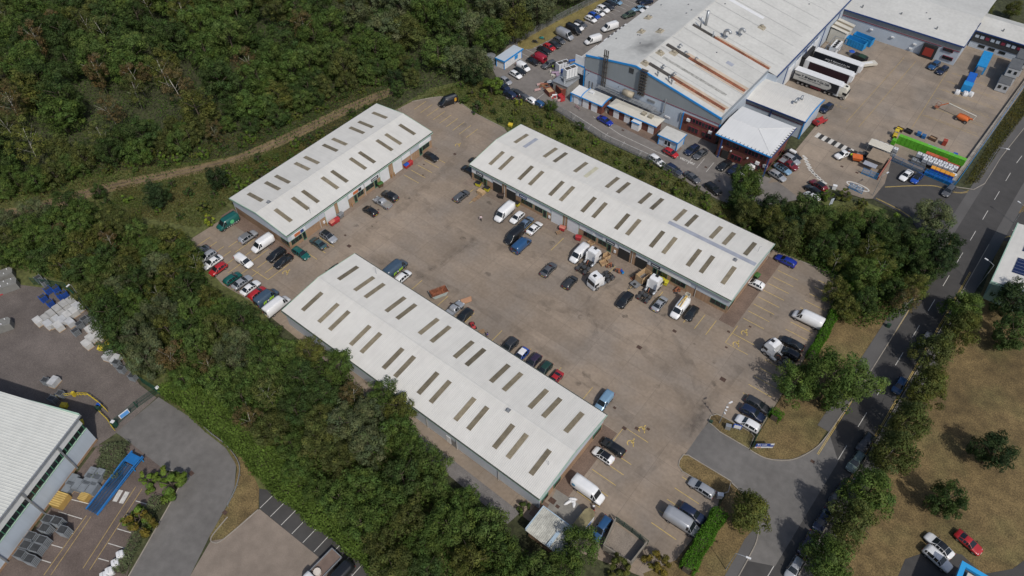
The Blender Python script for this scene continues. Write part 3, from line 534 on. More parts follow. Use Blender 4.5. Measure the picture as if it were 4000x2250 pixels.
for a, b in ((XL, XM), (XM, XR)):
    e = b+(2.8 if b == XR else 0); ze = zr(b)-(0 if b == XM else 0)
    rf = MB()
    if b == XM: rf.add([(a, YF, zr(a)), (b, YF, zr(b)), (b, YB, zr(b)), (a, YB, zr(a))], [(0, 1, 2, 3)])
    else: rf.add([(a, YF, zr(a)), (b, YF, zr(b)), (b, 177, zr(b)), (b+2.8, 177, zr(b)-.52), (b+2.8, YB, zr(b)-.52), (a, YB, zr(a)), (b, YB, zr(b))], [(0, 1, 2, 6, 5), (2, 3, 4, 6)])
    rf.obj('roof_slope', m_froofs if b == XM else m_froof, D)
MB().box(XM-.25, XM+.25, YF, YB, ZM-.02, ZM+.08).obj('ridge_cap', m_froof, D)
# thin seams where the roof sheets lap
for k in range(1, 16): MB().add([(XM+.3, YF+k*6.2, ZM+.0), (XR, YF+k*6.2, ZR+.025), (XR, YF+k*6.2+.09, ZR+.025), (XM+.3, YF+k*6.2+.09, ZM)], [(0, 1, 2, 3)]).obj('roof_seam', m_grey, D)
tr_ = MB()
for a, b in ((XL, XM), (XM, XR)): tr_.extr([(a, zr(a)+.12), (b, zr(b)+.12), (b, zr(b)-.38), (a, zr(a)-.38)], 1, YF-.22, YF-.02)
tr_.obj('blue_verge', m_blue, D); MB().box(XL-.16, XL+.14, YF-.16, YF+.3, 0, 6).obj('corner_trim', m_blue, D); MB().box(XR-.2, XR+.1, YF-.16, YF+.2, 3, 6).obj('corner_trim', m_blue, D)
MB().box(XR-.25, XR+.12, YF, 177, ZR-.1, ZR+.22).obj('parapet', m_lgrey, D); MB().box(XR2-.1, XR2+.12, 177, YB, 6.9, 7.45).obj('parapet', m_lgrey, D)
MB().box(XR2-.15, XR2+.16, 176.8, YB, 7.46, 7.56).obj('blue_capping', m_navy, D)
for y in (184, 197.3, 210.5, 222): MB().box(XR2, XR2+.18, y, y+.22, 0, 7).obj('down_pipe', m_navy, D)
for y0, y1 in ((185.5, 189.5), (190.6, 194.6), (198.5, 202.5), (204, 208)): MB().box(XR2+.01, XR2+.12, y0, y1, .3, 5.4).obj('dock_panel', m_whtp, D)
lettering('James T. Blakeman & Co. Ltd.', 1.25, m_navy, D, (XR2+.14, 198, 6.35), (0, 1, 0), (0, 0, 1), .03)
for y in (196.9, 200.6):                          # dock shelters
    MB().box(XR2+.1, XR2+1.1, y-1.9, y-1.5, .8, 4.7).box(XR2+.1, XR2+1.1, y+1.5, y+1.9, .8, 4.7).box(XR2+.1, XR2+1.1, y-1.9, y+1.9, 4.5, 4.9).obj('dock_shelter', mat('black rubber', (.02, .02, .022), .8), D)
# gable clutter
MB().box(-78.3, -76.9, YF-.14, YF, 10.2, 11.7).obj('louvre', m_dgrey, D)
st = MB()
for dx in (-.55, 0, .55): st.tube([(-85.3+dx, YF-.75, 2.6), (-85.3+dx, YF-.75, 14.4)], .17, 8)
for z in np.arange(3, 14, 1.6): st.box(-86.1, -84.5, YF-.95, YF-.55, z, z+.08)
st.obj('flue_stack', m_soot, D)
cg = MB()
for dx in (-.9, -.3, .3, .9): cg.tube([(-73.6+dx, YF-.8, 5.2), (-73.6+dx, YF-.8, 13.0)], .09, 6)
for z in np.arange(5.6, 13, .9): cg.box(-74.6, -72.6, YF-.95, YF-.06, z, z+.07)
cg.obj('caged_ladder', m_soot, D)
tk = MB().tube([(-78.3, YF-1.7, 5.2), (-75.3, YF-1.7, 5.2)], .85, 14).obj('process_tank', mat('beige tank', (.33, .29, .22), .5, noise=[(1, .15, 4)]), D, True)
gt = MB(); gt.box(-86.5, -68.6, YF-2.3, YF-.3, 3.35, 3.45)
for x in np.arange(-86.5, -68.5, 1.5): gt.tube([(x, YF-2.3, 0 if int(x) % 2 else 3.4), (x, YF-2.3, 4.5)], .05, 5)
for z in (3.95, 4.5): gt.box(-86.5, -68.6, YF-2.34, YF-2.28, z, z+.06)
gt.tube([(-84.5, YF-.8, 3.9), (-78, YF-.8, 3.9)], .25, 8); gt.tube([(-83.5, YF-1.5, 3.8), (-72, YF-1.5, 3.7)], .18, 8); gt.obj('service_gantry', m_galv, D)
MB().tube([(-66.2, YF-.5, 3), (-66.2, YF-.5, 7.3)], .16, 8).tube([(-66.2, YF-.5, 3), (-66.8, YF-.6, 2.6), (-70.5, YF-.7, 2.4)], .14, 8).obj('exhaust_pipe', m_galv, D)
MB().box(-71.6, -69.4, YF-.2, YF, 4.2, 4.9).obj('wall_louvre', m_grey, D); MB().box(-65.9, -64.3, YF-.16, YF, 1.6, 2.1).obj('wall_box', m_whtp, D)
for x in (-90.2, -89.2): MB().box(x, x+.3, YF-.14, YF, .4, 2.9).obj('wall_vent', m_grey, D)
for x, z in ((-90.6, 5.2), (-80.8, 4.9), (-60.5, 4.6)): MB().tube([(x, YF-.1, z), (x+.3, YF-.7, z+.15)], .08, 6).obj('flood_light', m_dgrey, D)
MB().tube([(-61.5, YF-.25, 2.4), (-61.5, YF-.25, 5)], .13, 6).obj('wall_flue', m_grey, D)
# brick office front set into the gable
MB().box(-60.6, XR-.002, YF-.3, YF-.002, 0, 5.1).obj('brick_front', m_rbrick, D); MB().box(-60.9, -60.6, YF-.34, YF, 0, 5.2).obj('blue_edge', m_blue, D)
f = MB().box(-58.8, -50.6, YF-.42, YF-.3, 3.5, 4.9).obj('window_frame', m_maroon, D)
for k in range(9): MB().box(-58.7+k*.9, -57.98+k*.9, YF-.45, YF-.35, 3.7, 4.8).obj('pane', m_glass, f)
for x0, n in ((-58.6, 3), (-54.6, 3)):
    f = MB().box(x0, x0+n*.95+.1, YF-.42, YF-.3, .8, 2.3).obj('window_frame', m_maroon, D)
    for k in range(n): MB().box(x0+.1+k*.95, x0+.9+k*.95, YF-.45, YF-.35, .95, 2.15).obj('pane', m_glass, f)
for x, z in ((-59.4, 3.6), (-52.9, 2.7)): MB().box(x, x+.95, YF-.8, YF-.3, z, z+.7).obj('air_conditioner', m_whtp, D)
# roof plant: ducts along the slope, cowls, swan-neck vents, stacks
def on(x, y, dz=0): return (x, y, zr(x)+dz)
for y, x0, x1, w_, m_ in ((153.4, -74.5, -51.5, .5, m_rust), (164.2, -75.4, -51.2, .55, m_rust), (178, -75, -50.8, .4, m_rust)):
    MB().add([on(x0, y-w_, .03), on(x1, y-w_, .03), on(x1, y+w_, .03), on(x0, y+w_, .03), on(x0, y-w_*.6, .3), on(x1, y-w_*.6, .3), on(x1, y+w_*.6, .3), on(x0, y+w_*.6, .3)], [(4, 5, 6, 7), (0, 1, 5, 4), (2, 3, 7, 6), (1, 2, 6, 5), (3, 0, 4, 7)]).obj('roof_duct', m_, D)
    MB().add([on(x0, y-w_, .03), on(x0+7, y-w_, .03), on(x0+7, y+w_, .03), on(x0, y+w_, .03), on(x0, y-w_*.6, .42), on(x0+7, y-w_*.6, .42), on(x0+7, y+w_*.6, .42), on(x0, y+w_*.6, .42)], [(4, 5, 6, 7), (0, 1, 5, 4), (2, 3, 7, 6), (1, 2, 6, 5), (3, 0, 4, 7)]).obj('sooty_duct', m_soot, D)
def swan(x, y, r, s, mm=None):
    z = zr(x); p = [(x, y, z)]+[(x+s*(1-cos(t)), y, z+s*1.6+s*sin(t)) for t in np.linspace(0, pi*.95, 9)]; v = MB().tube(p, r, 10).obj('swan_neck_vent', mm or m_galv, D, True); MB().box(x-r*2, x+r*2, y-r*2, y+r*2, z-.2, z+.15).obj('vent_base', mm or m_galv, v)
for x, y, r, s in ((-66.4, 180.5, .42, .85), (-63.9, 185, .36, .75), (-72.6, 165.8, .2, .45), (-70, 164.4, .2, .42), (-66.8, 164.6, .18, .4), (-71.2, 154.6, .2, .42), (-67.7, 154.2, .2, .42)): swan(x, y, r, s)
for x, y, h, r in ((-72.6, 181, 4.2, .42), (-73, 178.6, 3.2, .22), (-68.5, 177.8, 1.6, .22)): MB().tube([on(x, y, -.2), on(x, y, h)], r, 12).obj('exhaust_stack', m_galv, D, True)
for x, y in ((-70.4, 150.9), (-67.4, 151.4), (-66.2, 151)): MB().tube([on(x, y, -.1), on(x, y, 1.2)], .16, 8).tube([on(x, y, 1.05), on(x, y, 1.5)], .3, 8).obj('mushroom_vent', m_grey, D, True)
m_dome = mat('dirty dome vent', (.29, .26, .2), .6, noise=[(1.5, .25, 4)])
for x, y in ((-88.5, 176.5), (-85.6, 167.8), (-81, 170), (-75.4, 152.6), (-74.9, 159.6), (-72.4, 162.6), (-72, 202), (-60.8, 193.6), (-80, 205)):
    s = 1.0; v = MB().add([on(x-s, y-s, 0), on(x+s, y-s, 0), on(x+s, y+s, 0), on(x-s, y+s, 0), on(x-s*.7, y-s*.7, .45), on(x+s*.7, y-s*.7, .45), on(x+s*.7, y+s*.7, .45), on(x-s*.7, y+s*.7, .45)], [(4, 5, 6, 7), (0, 1, 5, 4), (1, 2, 6, 5), (2, 3, 7, 6), (3, 0, 4, 7)]).obj('dome_vent', m_dome, D); MB().tube([on(x, y, .4), on(x, y, .8)], .45, 10).obj('cowl', m_dome, v, True)
for i in range(26):
    x, y = random.uniform(-90, -51), random.uniform(156, 235); MB().obox(*on(x, y, -.02), .35, .35, .22).obj('roof_fixing', m_grey, D)
MB().add([on(-62.5, 197.6, .012), on(-75.8, 197.6, .012), on(-75.8, 199, .012), on(-62.5, 199, .012)], [(0, 3, 2, 1)]).obj('roof_patch', m_whtp, D)
MB().add([on(-58.5, 170.5, .012), on(-60.5, 170.5, .012), on(-60.5, 172, .012), on(-58.5, 172, .012)], [(0, 3, 2, 1)]).obj('roof_patch', m_rl3, D)
m_rst = mat('rust washed membrane', (.44, .36, .28), .6, noise=[(.25, .16, 6), (1.5, .1, 4)])
for y, x0, x1, w_ in ((154.5, -68, -51.2, .55), (152.5, -66, -51.2, .5), (165.5, -70, -51, .6), (163.2, -66, -51, .35), (178.9, -68, -50.8, .5)): MB().add([on(x0, y-w_, .008), on(x1, y-w_, .008), on(x1, y+w_, .008), on(x0, y+w_, .008)], [(0, 1, 2, 3)]).obj('rust_wash', m_rst, D)
for y, x0, x1, w_ in ((158.8, -73.5, -54, .5),): MB().add([on(x0, y-w_, .009), on(x1, y-w_, .009), on(x1, y+w_, .009), on(x0, y+w_, .009)], [(0, 1, 2, 3)]).obj('dirty_walkway', mat('dirty grey walkway', (.3, .3, .28), .7, noise=[(1.5, .35, 6)]), D)
# plant deck along the left wall
pd = thing('plant_deck', 'white rooftop plant deck with two rows of black cooling fans beside the factory', 'plant', (-95, 165, 0)); 
MB().box(-95.2, -92.05, 152.5, 176, 5.2, 5.4).obj('deck', m_galv, pd)
for x, y in ((-95, 153), (-95, 160), (-95, 168), (-95, 175.5)): MB().tube([(x, y, 0), (x, y, 5.2)], .12, 6).obj('leg', m_galv, pd)
MB().box(-95.2, -92.1, 164, 176, 5.4, 7.1).obj('chiller', m_whtp, pd); MB().box(-95.2, -92.1, 160.6, 163.8, 5.4, 6.8).obj('casing', m_whtp, pd)
for k in range(5):
    for x in (-94.5, -92.9):
        c = MB().tube([(x, 166.2+k*2, 7.1), (x, 166.2+k*2, 7.28)], .62, 14).obj('cooling_fan', mat('black fan', (.018, .018, .02), .6), pd); MB().tube([(x, 166.2+k*2, 7.28), (x, 166.2+k*2, 7.36)], .16, 8).obj('fan_hub', m_grey, c)
MB().box(-95.5, -95.4, 152.5, 161, 5.4, 6.9).box(-95.5, -92.1, 150.2, 150.35, 3.6, 9).obj('screen_wall', m_whtp, pd); MB().box(-95.6, -92.1, 150.1, 150.4, 6.0, 6.4).obj('blue_beam', m_blue, pd)
for x, y in ((-94.2, 154.2), (-93, 156.4), (-94, 158.6)): MB().tube([(x, y, 5.4), (x, y, 6.5)], .6, 10).obj('condenser', m_dgrey, pd)
# office wing with hipped roof
O = thing('office_wing', 'two storey red brick office with white hipped roof and blue gutter', 'office', (-42, 152, 0))
o0, o1, p0, p1 = -49.4, -34.6, 145.1, 159.8; zo = 6.6
MB().box(o0+.9, o1-.8, p0+.9, p1-.8, 0, zo).obj('brick_wall', m_rbrick, O)
ym = (p0+p1)/2; rx = o1-7
def hip(mb, x0, x1, y0, y1, z, h, left=True, right=True):
    ym = (y0+y1)/2; hw = (y1-y0)/2; a = x0+(hw if left else 0); b = x1-(hw if right else 0)
    return mb.add([(x0, y0, z), (x1, y0, z), (x1, y1, z), (x0, y1, z), (a, ym, z+h), (b, ym, z+h)], [(0, 1, 5, 4), (2, 3, 4, 5), (1, 2, 5), (3, 0, 4)])
rf = hip(MB(), o0, o1, p0, p1, zo, .75, False, True).obj('hipped_roof', m_whtr := mat('bright white roof sheet', (.6, .61, .61), .45, noise=[(.2, .04, 4)], stripe=(0, 4, .05)), O)
for a, b in (((rx+.0, ym, zo+.77), (o1, p0, zo+.03)), ((rx, ym, zo+.77), (o1, p1, zo+.03)), ((o0, ym, zo+.77), (rx, ym, zo+.77))): MB().tube([a, b], .05, 5).obj('hip_cap', m_whtr, rf)
MB().box(o0, o1+.12, p0-.14, p0+.02, zo-.3, zo+.04).obj('gutter', m_blue, O); MB().box(o1-.02, o1+.14, p0, p1, zo-.3, zo+.04).obj('gutter', m_navy, O)
MB().box(o0, o1, p0+.05, p1-.05, zo-.12, zo-.02).obj('soffit', m_dgrey, O)
for k in range(15): MB().box(o0+.5+k, o0+.56+k, p0-.1, p0+.5, zo+.02, zo+.2).obj('snow_guard', m_dgrey, O)
for k in range(13): MB().box(o1-.5, o1+.1, p0+.8+k*1.05, p0+.86+k*1.05, zo+.02, zo+.2).obj('snow_guard', m_dgrey, O)
for x in (-47.6, -35.2): MB().box(x, x+.3, p0+.1, p0+.4, 0, zo-.3).obj('blue_column', m_navy, O)
for x0, n, z in ((-44.4, 3, .9), (-39.2, 3, .9), (-46.5, 4, 4.0), (-41.5, 4, 4.0), (-37.5, 2, 4.0)):
    f = MB().box(x0, x0+n*.9+.1, p0+.78, p0+.9, z, z+1.5).obj('window_frame', m_maroon, O)
    for k in range(n): MB().box(x0+.1+k*.9, x0+.86+k*.9, p0+.75, p0+.85, z+.14, z+1.36).obj('pane', m_glass, f)
for y0, z in ((148, .9), (151, 4), (154, .9), (157, 4)):
    f = MB().box(o1-.8, o1-.66, y0, y0+1.7, z, z+1.4).obj('window_frame', m_maroon, O); MB().box(o1-.75, o1-.63, y0+.1, y0+1.6, z+.12, z+1.28).obj('pane', m_glass, f)
MB().box(-46.9, -45.1, p0+.7, p0+.9, 0.01, 2.4).obj('doorway', m_dark, O)  # no opening here, the slab's colour paints the shade within
for x in (-47.2, -44.7, -40.2, -35.9): MB().tube([(x, p0+.75, 3.1), (x, p0+.45, 3.1)], .2, 10).obj('wall_light', m_whtp, O)
for x in (-38, -35.9): MB().box(x, x+.95, p0+.4, p0+.9, 2.5, 3.2).obj('air_conditioner', m_whtp, O)
# grey annex with curved blue edged roof
A2 = thing('factory_annex', 'grey clad annex with blue curved roof edge and twin swan neck vents', 'annex', (-42, 170, 0)); zx = 5.6
MB().box(-53, -34.4, 165.4, 177, 0, zx-.2).obj('cladding', m_lblue, A2); MB().box(-53, -34.36, 165.3, 165.42, zx-1.3, zx-.1).obj('upper_cladding', m_lgrey, A2); MB().box(-53, -34.3, 165.24, 165.32, zx-1.45, zx-1.3).obj('maroon_flashing', m_maroon, A2)
pr = [(164.9, zx), (167.5, zx+.55), (171, zx+.8), (174.5, zx+.5), (177.3, zx)]
rf = MB()
for (ya, za), (yb, zb) in zip(pr, pr[1:]): slope(rf, -53.2, -34.1, ya, za, yb, zb, .5, .03)
rf.obj('curved_roof', m_roof, A2); mb = MB()
for (ya, za), (yb, zb) in zip(pr, pr[1:]): mb.extr([(ya, za+.12), (yb, zb+.12), (yb, zb-.3), (ya, za-.3)], 0, -34.12, -33.95)
mb.obj('blue_verge', m_blue, A2); MB().box(-53.2, -34, 164.78, 164.92, zx-.25, zx+.06).obj('gutter', m_navy, A2)
MB().box(-34.45, -34.2, 165.2, 165.5, 0, zx-.2).obj('corner_trim', m_blue, A2); MB().box(-43.4, -43.2, 165.15, 165.35, 0, zx-.2).obj('down_pipe', m_navy, A2)
for x, y in ((-39.2, 170.2), (-38.6, 172.6)):
    p = [(x, y, zx+.5)]+[(x, y-.55*(1-cos(t)), zx+1.5+.55*sin(t)) for t in np.linspace(0, pi, 9)]; MB().tube(p, .27, 10).obj('swan_neck_vent', m_galv, A2, True)
# long rear wing across the service yard, and the hip roofed block beyond
E_ = thing('rear_wing', 'long grey wing with blue gutter closing the service yard, red loading dock', 'building', (-30, 235, 0)); ze = 6.4
MB().box(-47.6, -12.9, 226.4, 262, 0, ze-.1).obj('cladding', m_lblue, E_); MB().box(-47.6, -12.86, 226.26, 226.44, ze-1.9, ze-.15).obj('upper_cladding', m_lgrey, E_); MB().box(-47.6, -18, 226.2, 226.3, ze-2.1, ze-1.9).box(-17, -12.9, 226.2, 226.3, ze-2.1, ze-1.9).obj('maroon_flashing', m_maroon, E_)
MB().add([(-47.7, 225.9, ze), (-12.5, 225.9, ze), (-12.5, 242.4, ze+1.7), (-47.7, 242.4, ze+1.7)], [(0, 1, 2, 3)]).add([(-47.7, 242.4, ze+1.7), (-12.5, 242.4, ze+1.7), (-12.5, 262, ze), (-47.7, 262, ze)], [(0, 1, 2, 3)]).obj('roof', m_froof, E_)
MB().box(-47.6, -12.4, 225.7, 225.92, ze-.3, ze+.06).obj('gutter', m_navy, E_); MB().box(-12.52, -12.36, 225.8, 243, ze-.3, ze+.08).obj('verge', m_navy, E_)
dk = MB().box(-22.6, -18.6, 225.4, 226.5, 0, 4).obj('dock_shelter', M['black rubber'], E_); MB().box(-21.9, -19.3, 225.3, 225.5, .8, 3.2).obj('dock_door', mat('red dock curtain', (.25, .03, .02), .7), dk)
for x, z in ((-17.4, 3.5), (-16.6, 1.2)):
    f = MB().box(x, x+2.9, 226.1, 226.3, z, z+1).obj('window_frame', m_maroon, E_)
    for k in range(3): MB().box(x+.12+k*.92, x+.95+k*.92, 226.05, 226.2, z+.1, z+.9).obj('pane', m_glass, f)
for x, z in ((-38.5, 2.6), (-32, 2.4), (-25.4, 2.4), (-26, .8)): MB().box(x, x+.9, 226, 226.4, z, z+.35).obj('wall_box', m_whtp, E_)
for i in range(9): MB().obox(random.uniform(-44, -15), random.uniform(229, 240), ze+.3, .4, .4, .9).obj('roof_fixing', m_grey, E_)
F_ = thing('hip_roofed_block', 'pale hip roofed block with dark window band at the far corner', 'building', (-3, 247, 0)); zf = 5.4
MB().box(-12.6, 8, 240.4, 252, 0, zf-.1).obj('wall', m_lblue, F_); MB().box(-12.6, 8.05, 240.25, 240.42, 1.9, zf-.2).obj('upper_band', m_dgrey, F_)
for k in range(9): MB().box(-12+k*1.45, -11+k*1.45, 240.15, 240.3, 3.3, 4.2).obj('pane', [m_rl3, m_lblue, m_maroon][k % 3] if k % 3 else m_lblue, F_)
for x in (-10, -7.2, -4.2): MB().box(x, x+1.8, 240.3, 240.42, .7, 1.5).obj('pane', m_glass, F_)
hip(MB(), -13.2, 9, 239.9, 252.6, zf, 1.8, False, True).obj('hipped_roof', m_froof, F_); MB().box(-13.2, 9, 239.74, 239.9, zf-.25, zf+.05).obj('gutter', m_navy, F_); MB().tube([(-6, 242.5, zf+.6), (-6, 242.5, zf+1.5)], .2, 6).obj('roof_vent', m_grey, F_)
# small brick plant rooms in front of the factory
P1 = thing('plant_room', 'low plant room, half blue clad and half red brick, with curved white roof', 'outbuilding', (-86, 144, 0)); zp = 3
MB().box(-90.7, -87.4, 142.3, 145.7, 0, zp).obj('blue_clad_wall', m_lblue, P1); MB().box(-87.4, -80.9, 142.3, 146, 0, zp).obj('brick_wall', m_rbrick, P1)
MB().add([(-90.9, 142, zp), (-87.4, 142, zp), (-87.4, 146, zp+.35), (-90.9, 146, zp+.35)], [(0, 1, 2, 3)]).obj('roof', m_whtr, P1)
pr = [(141.9, zp), (143.2, zp+.42), (144.6, zp+.55), (146.4, zp+.4)]; mb = MB()
for (ya, za), (yb, zb) in zip(pr, pr[1:]): mb.add([(-87.4, ya, za+.05), (-80.6, ya, za+.05), (-80.6, yb, zb+.05), (-87.4, yb, zb+.05)], [(0, 1, 2, 3)])
mb.obj('curved_roof', m_froof, P1); mb = MB()
for x in (-87.45, -80.62):
    for (ya, za), (yb, zb) in zip(pr, pr[1:]): mb.extr([(ya, za+.16), (yb, zb+.16), (yb, zb-.14), (ya, za-.14)], 0, x-.1, x+.1)
mb.box(-90.95, -80.55, 141.75, 141.92, zp-.2, zp+.08).obj('blue_edge', m_blue, P1); MB().box(-90.95, -90.75, 142, 146, 0, zp).obj('corner_trim', m_blue, P1)
for x, w_ in ((-89.9, 1.4), (-87, 1.9), (-84.2, 1.9)): MB().box(x, x+w_, 142.16, 142.32, .01, 2.4).obj('white_door', m_whtp, P1)
MB().obox(-85.8, 144.6, zp+.5, 1.3, .9, .5, 0).obj('roof_vent', m_whtp, P1)
P2 = thing('plant_room', 'long red brick plant room with cream hipped roof and four white doors', 'outbuilding', (-72, 145, 0)); zp = 2.9
MB().box(-79.2, -65, 143.5, 146.8, 0, zp).obj('brick_wall', m_rbrick, P2); m_crm = mat('cream roof membrane', (.5, .48, .42), .55, noise=[(.2, .06, 5), (1.5, .05, 4)])
hip(MB(), -79.7, -64.5, 143.1, 147.4, zp, .6).obj('hipped_roof', m_crm, P2); MB().box(-79.75, -64.45, 142.98, 143.12, zp-.22, zp+.04).obj('blue_gutter', m_blue, P2)
for x in (-77.8, -74.4, -67): MB().box(x, x+1.7, 143.38, 143.52, .01, 2.2).obj('white_door', m_whtp, P2)
pp = MB().box(-71.2, -69, 142, 143.5, 0, 2.3).obj('porch', m_whtp, P2); MB().box(-71.4, -68.8, 141.8, 143.4, 2.3, 2.45).obj('porch_roof', m_whtr, pp); MB().box(-71.42, -68.78, 141.76, 141.86, 2.2, 2.5).obj('blue_edge', m_blue, pp)
for x in (-69.7, -67.6): MB().obox(x, 145.2, zp+.4, 1.2, 1.2, .6, 0).obj('dome_vent', m_dome, P2)
MB().obox(-80.6, 144.3, 0, 1.1, .9, .9, -20).obj('salt_bin', m_crm, P2)
P3 = thing('flat_roofed_kiosk', 'square pale kiosk with flat white roof and blue frame beside the red car', 'kiosk', (-59.6, 142.5, 0))
MB().box(-62.2, -57, 140.7, 144.7, 0, 2.9).obj('wall', m_lblue, P3); MB().box(-62.6, -56.7, 140.3, 145, 2.95, 3.1).obj('flat_roof', m_froof, P3)
MB().box(-62.65, -56.65, 140.2, 140.32, 2.8, 3.14).box(-56.72, -56.62, 140.3, 145, 2.8, 3.14).obj('blue_edge', m_blue, P3)
for x, y in ((-62.3, 140.6), (-57.1, 140.6), (-57.1, 144.5)): MB().box(x, x+.22, y, y+.2, 0, 2.9).obj('corner_trim', m_blue, P3)
f = MB().box(-60.6, -58.6, 140.6, 140.72, .5, 2.3).obj('window_frame', m_whtp, P3); MB().box(-60.4, -59.7, 140.55, 140.65, .9, 2.1).box(-59.5, -58.8, 140.55, 140.65, .9, 2.1).obj('pane', m_glass, f)
P4 = thing('blue_trimmed_kiosk', 'small white kiosk with blue trim and flat roof by the wood edge', 'kiosk', (-116.8, 148, 0))
MB().box(-118.3, -115.3, 143.3, 151.6, 0, 2.7).obj('wall', m_whtp, P4); MB().box(-118.5, -115.1, 143.1, 151.9, 2.72, 2.86).obj('flat_roof', m_lblue, P4); MB().box(-115.12, -115.0, 143, 152, 2.45, 2.9).box(-118.5, -115, 142.98, 143.1, 2.45, 2.9).obj('blue_edge', m_blue, P4)
for x, y in ((-115.4, 143.2), (-115.4, 151.4), (-118.3, 143.2)): MB().box(x, x+.2, y, y+.2, 0, 2.6).obj('corner_trim', m_blue, P4)
MB().box(-115.3, -115.22, 144.2, 146.2, .01, 2.2).obj('white_door', m_shut, P4); MB().box(-115.3, -115.2, 148.2, 149.6, .9, 2).obj('blue_shutter', m_blue, P4)
# lean-to and plant cages by the loading docks
LT = thing('lean_to_store', 'pale lean-to store with translucent roof strips beside the blue skips', 'store', (-44.6, 219, 0))
MB().box(-47.4, -42.6, 216.4, 222.6, 0, 4.2).obj('wall', m_crm, LT); MB().add([(-47.5, 216.2, 4.9), (-42.2, 216.2, 4.25), (-42.2, 222.9, 4.25), (-47.5, 222.9, 4.9)], [(0, 1, 2, 3)]).obj('roof', m_crm, LT)
for y in (217.6, 220.4): MB().add([(-47.5, y, 4.92), (-42.2, y, 4.28), (-42.2, y+1, 4.28), (-47.5, y+1, 4.92)], [(0, 1, 2, 3)]).obj('roof_strip', m_rl, LT)
MB().box(-42.7, -42.5, 217, 218.4, .2, 2).obj('doorway', m_dark, LT)  # doorway slab with the inner shade painted as its colour
# lower left warehouse
m_wroof = mat('ivory warehouse roof', (.52, .53, .5), .5, noise=[(.08, .05, 4), (.6, .04, 4)], spec=.4)
G_ = thing('warehouse', 'ivory roofed warehouse with green ribbon windows at the lower left corner', 'warehouse', (-105, -8, 0)); 
WM.pop(G_.name); G_.location = (-97.9, 3.9, 0); G_.rotation_euler = (0, 0, atan2(-18.3, 7.6))   # local x runs along its long glazed wall
gl = 45
slope(MB(), 0, gl, .1, 8.2, -26, 9.8, .5, .035).obj('roof', m_wroof, G_)
MB().box(.4, gl, -.5, -.2, .5, 4.3).obj('lower_cladding', m_lblue, G_); MB().box(.4, gl, -.55, -.12, 4.3, 4.42).obj('sill_flashing', m_sage, G_); MB().box(.4, gl, -.5, -.25, 5.8, 8.1).obj('upper_cladding', m_whtr, G_); MB().box(.35, gl, -.45, -.14, 0, .5).obj('brick_plinth', m_tan, G_)
wn = MB().box(.4, gl, -.45, -.3, 4.42, 5.8).obj('ribbon_glazing', m_glass, G_)
for k in range(38): MB().box(.6+k*1.15, .74+k*1.15, -.4, -.22, 4.42, 5.8).obj('mullion', m_green, wn)
MB().box(-.1, gl, .1, .3, 7.9, 8.2).obj('gutter', m_galv, G_); MB().box(-.14, .06, -26, .1, 7.7, 8.6).obj('verge', m_sage, G_); MB().extr([(-26, 0), (-.5, 0), (-.5, 8), (-26, 9.6)], 0, .3, .5).obj('end_wall', m_lblue, G_)
for x in (6, 14.5, 23): MB().box(x, x+.25, -.2, .05, 0, 8).obj('down_pipe', m_galv, G_)
# roof with solar panels on the right edge, and the blue edged roof in the corner
H_ = thing('solar_roofed_building', 'green edged building with solar panels on its roof, across the road', 'building', (25, 148, 0)); zh = 5.6
MB().box(18.6, 40, 137.6, 158, 0, zh).obj('wall', m_sage, H_); slope(MB(), 137, 158.6, -18.1, zh, -29, zh+1.2, .5, .04)
mb = MB(); n = 60
for i in range(n):
    y = 136.9+i*(21.6/n); mb.add([(18, y, zh+.05), (18, y+.24, zh+.05), (18, y+.3, zh+.09), (18, y+.36, zh+.05), (34, y, zh+2), (34, y+.24, zh+2), (34, y+.3, zh+2.04), (34, y+.36, zh+2)], [(0, 4, 5, 1), (1, 5, 6, 2), (2, 6, 7, 3)])
mb.obj('roof', m_roof, H_); MB().box(17.8, 18, 136.8, 158.7, zh-.5, zh+.05).obj('fascia', m_sage, H_); MB().box(17.8, 34, 136.6, 136.9, zh-.5, zh+.1).obj('fascia', m_sage, H_)
m_pv = mat('solar cell', (.012, .022, .075), .15, spec=.6)
for r_ in range(2):
    for k in range(5):
        y = 141.6+r_*7.8+k*1.05; x = 20.5+r_*.2; z = lambda q: zh+.05+(q-18)*.1219+.12
        p = MB().add([(x, y, z(x)), (x+4.6, y, z(x+4.6)), (x+4.6, y+1, z(x+4.6)), (x, y+1, z(x)), (x, y, z(x)-.05), (x+4.6, y, z(x+4.6)-.05), (x+4.6, y+1, z(x+4.6)-.05), (x, y+1, z(x)-.05)], [(0, 1, 2, 3), (4, 5, 1, 0), (7, 4, 0, 3), (6, 7, 3, 2), (5, 6, 2, 1)]).obj('solar_panel', m_pv, H_)
        MB().add([(x, y+.48, z(x)+.006), (x+4.6, y+.48, z(x+4.6)+.006), (x+4.6, y+.53, z(x+4.6)+.006), (x, y+.53, z(x)+.006)], [(0, 1, 2, 3)]).obj('cell_bar', m_rl3, p)
I_ = thing('blue_edged_roof', 'flat roof with thick bright blue edge in the lower right corner', 'building', (36, 66, 0)); zi = 5
MB().box(30.3, 52, 50, 73.2, 0, zi).obj('wall', m_dgrey, I_); MB().box(31, 52, 50, 72.4, zi+.05, zi+.5).obj('roof_sheet', m_crm, I_)
mb = MB(); mb.box(29.8, 52, 73, 73.7, zi, zi+.55).box(29.8, 30.5, 50, 73, zi, zi+.55).obj('blue_edge', mat('sky blue fascia', (.03, .3, .62), .4), I_)
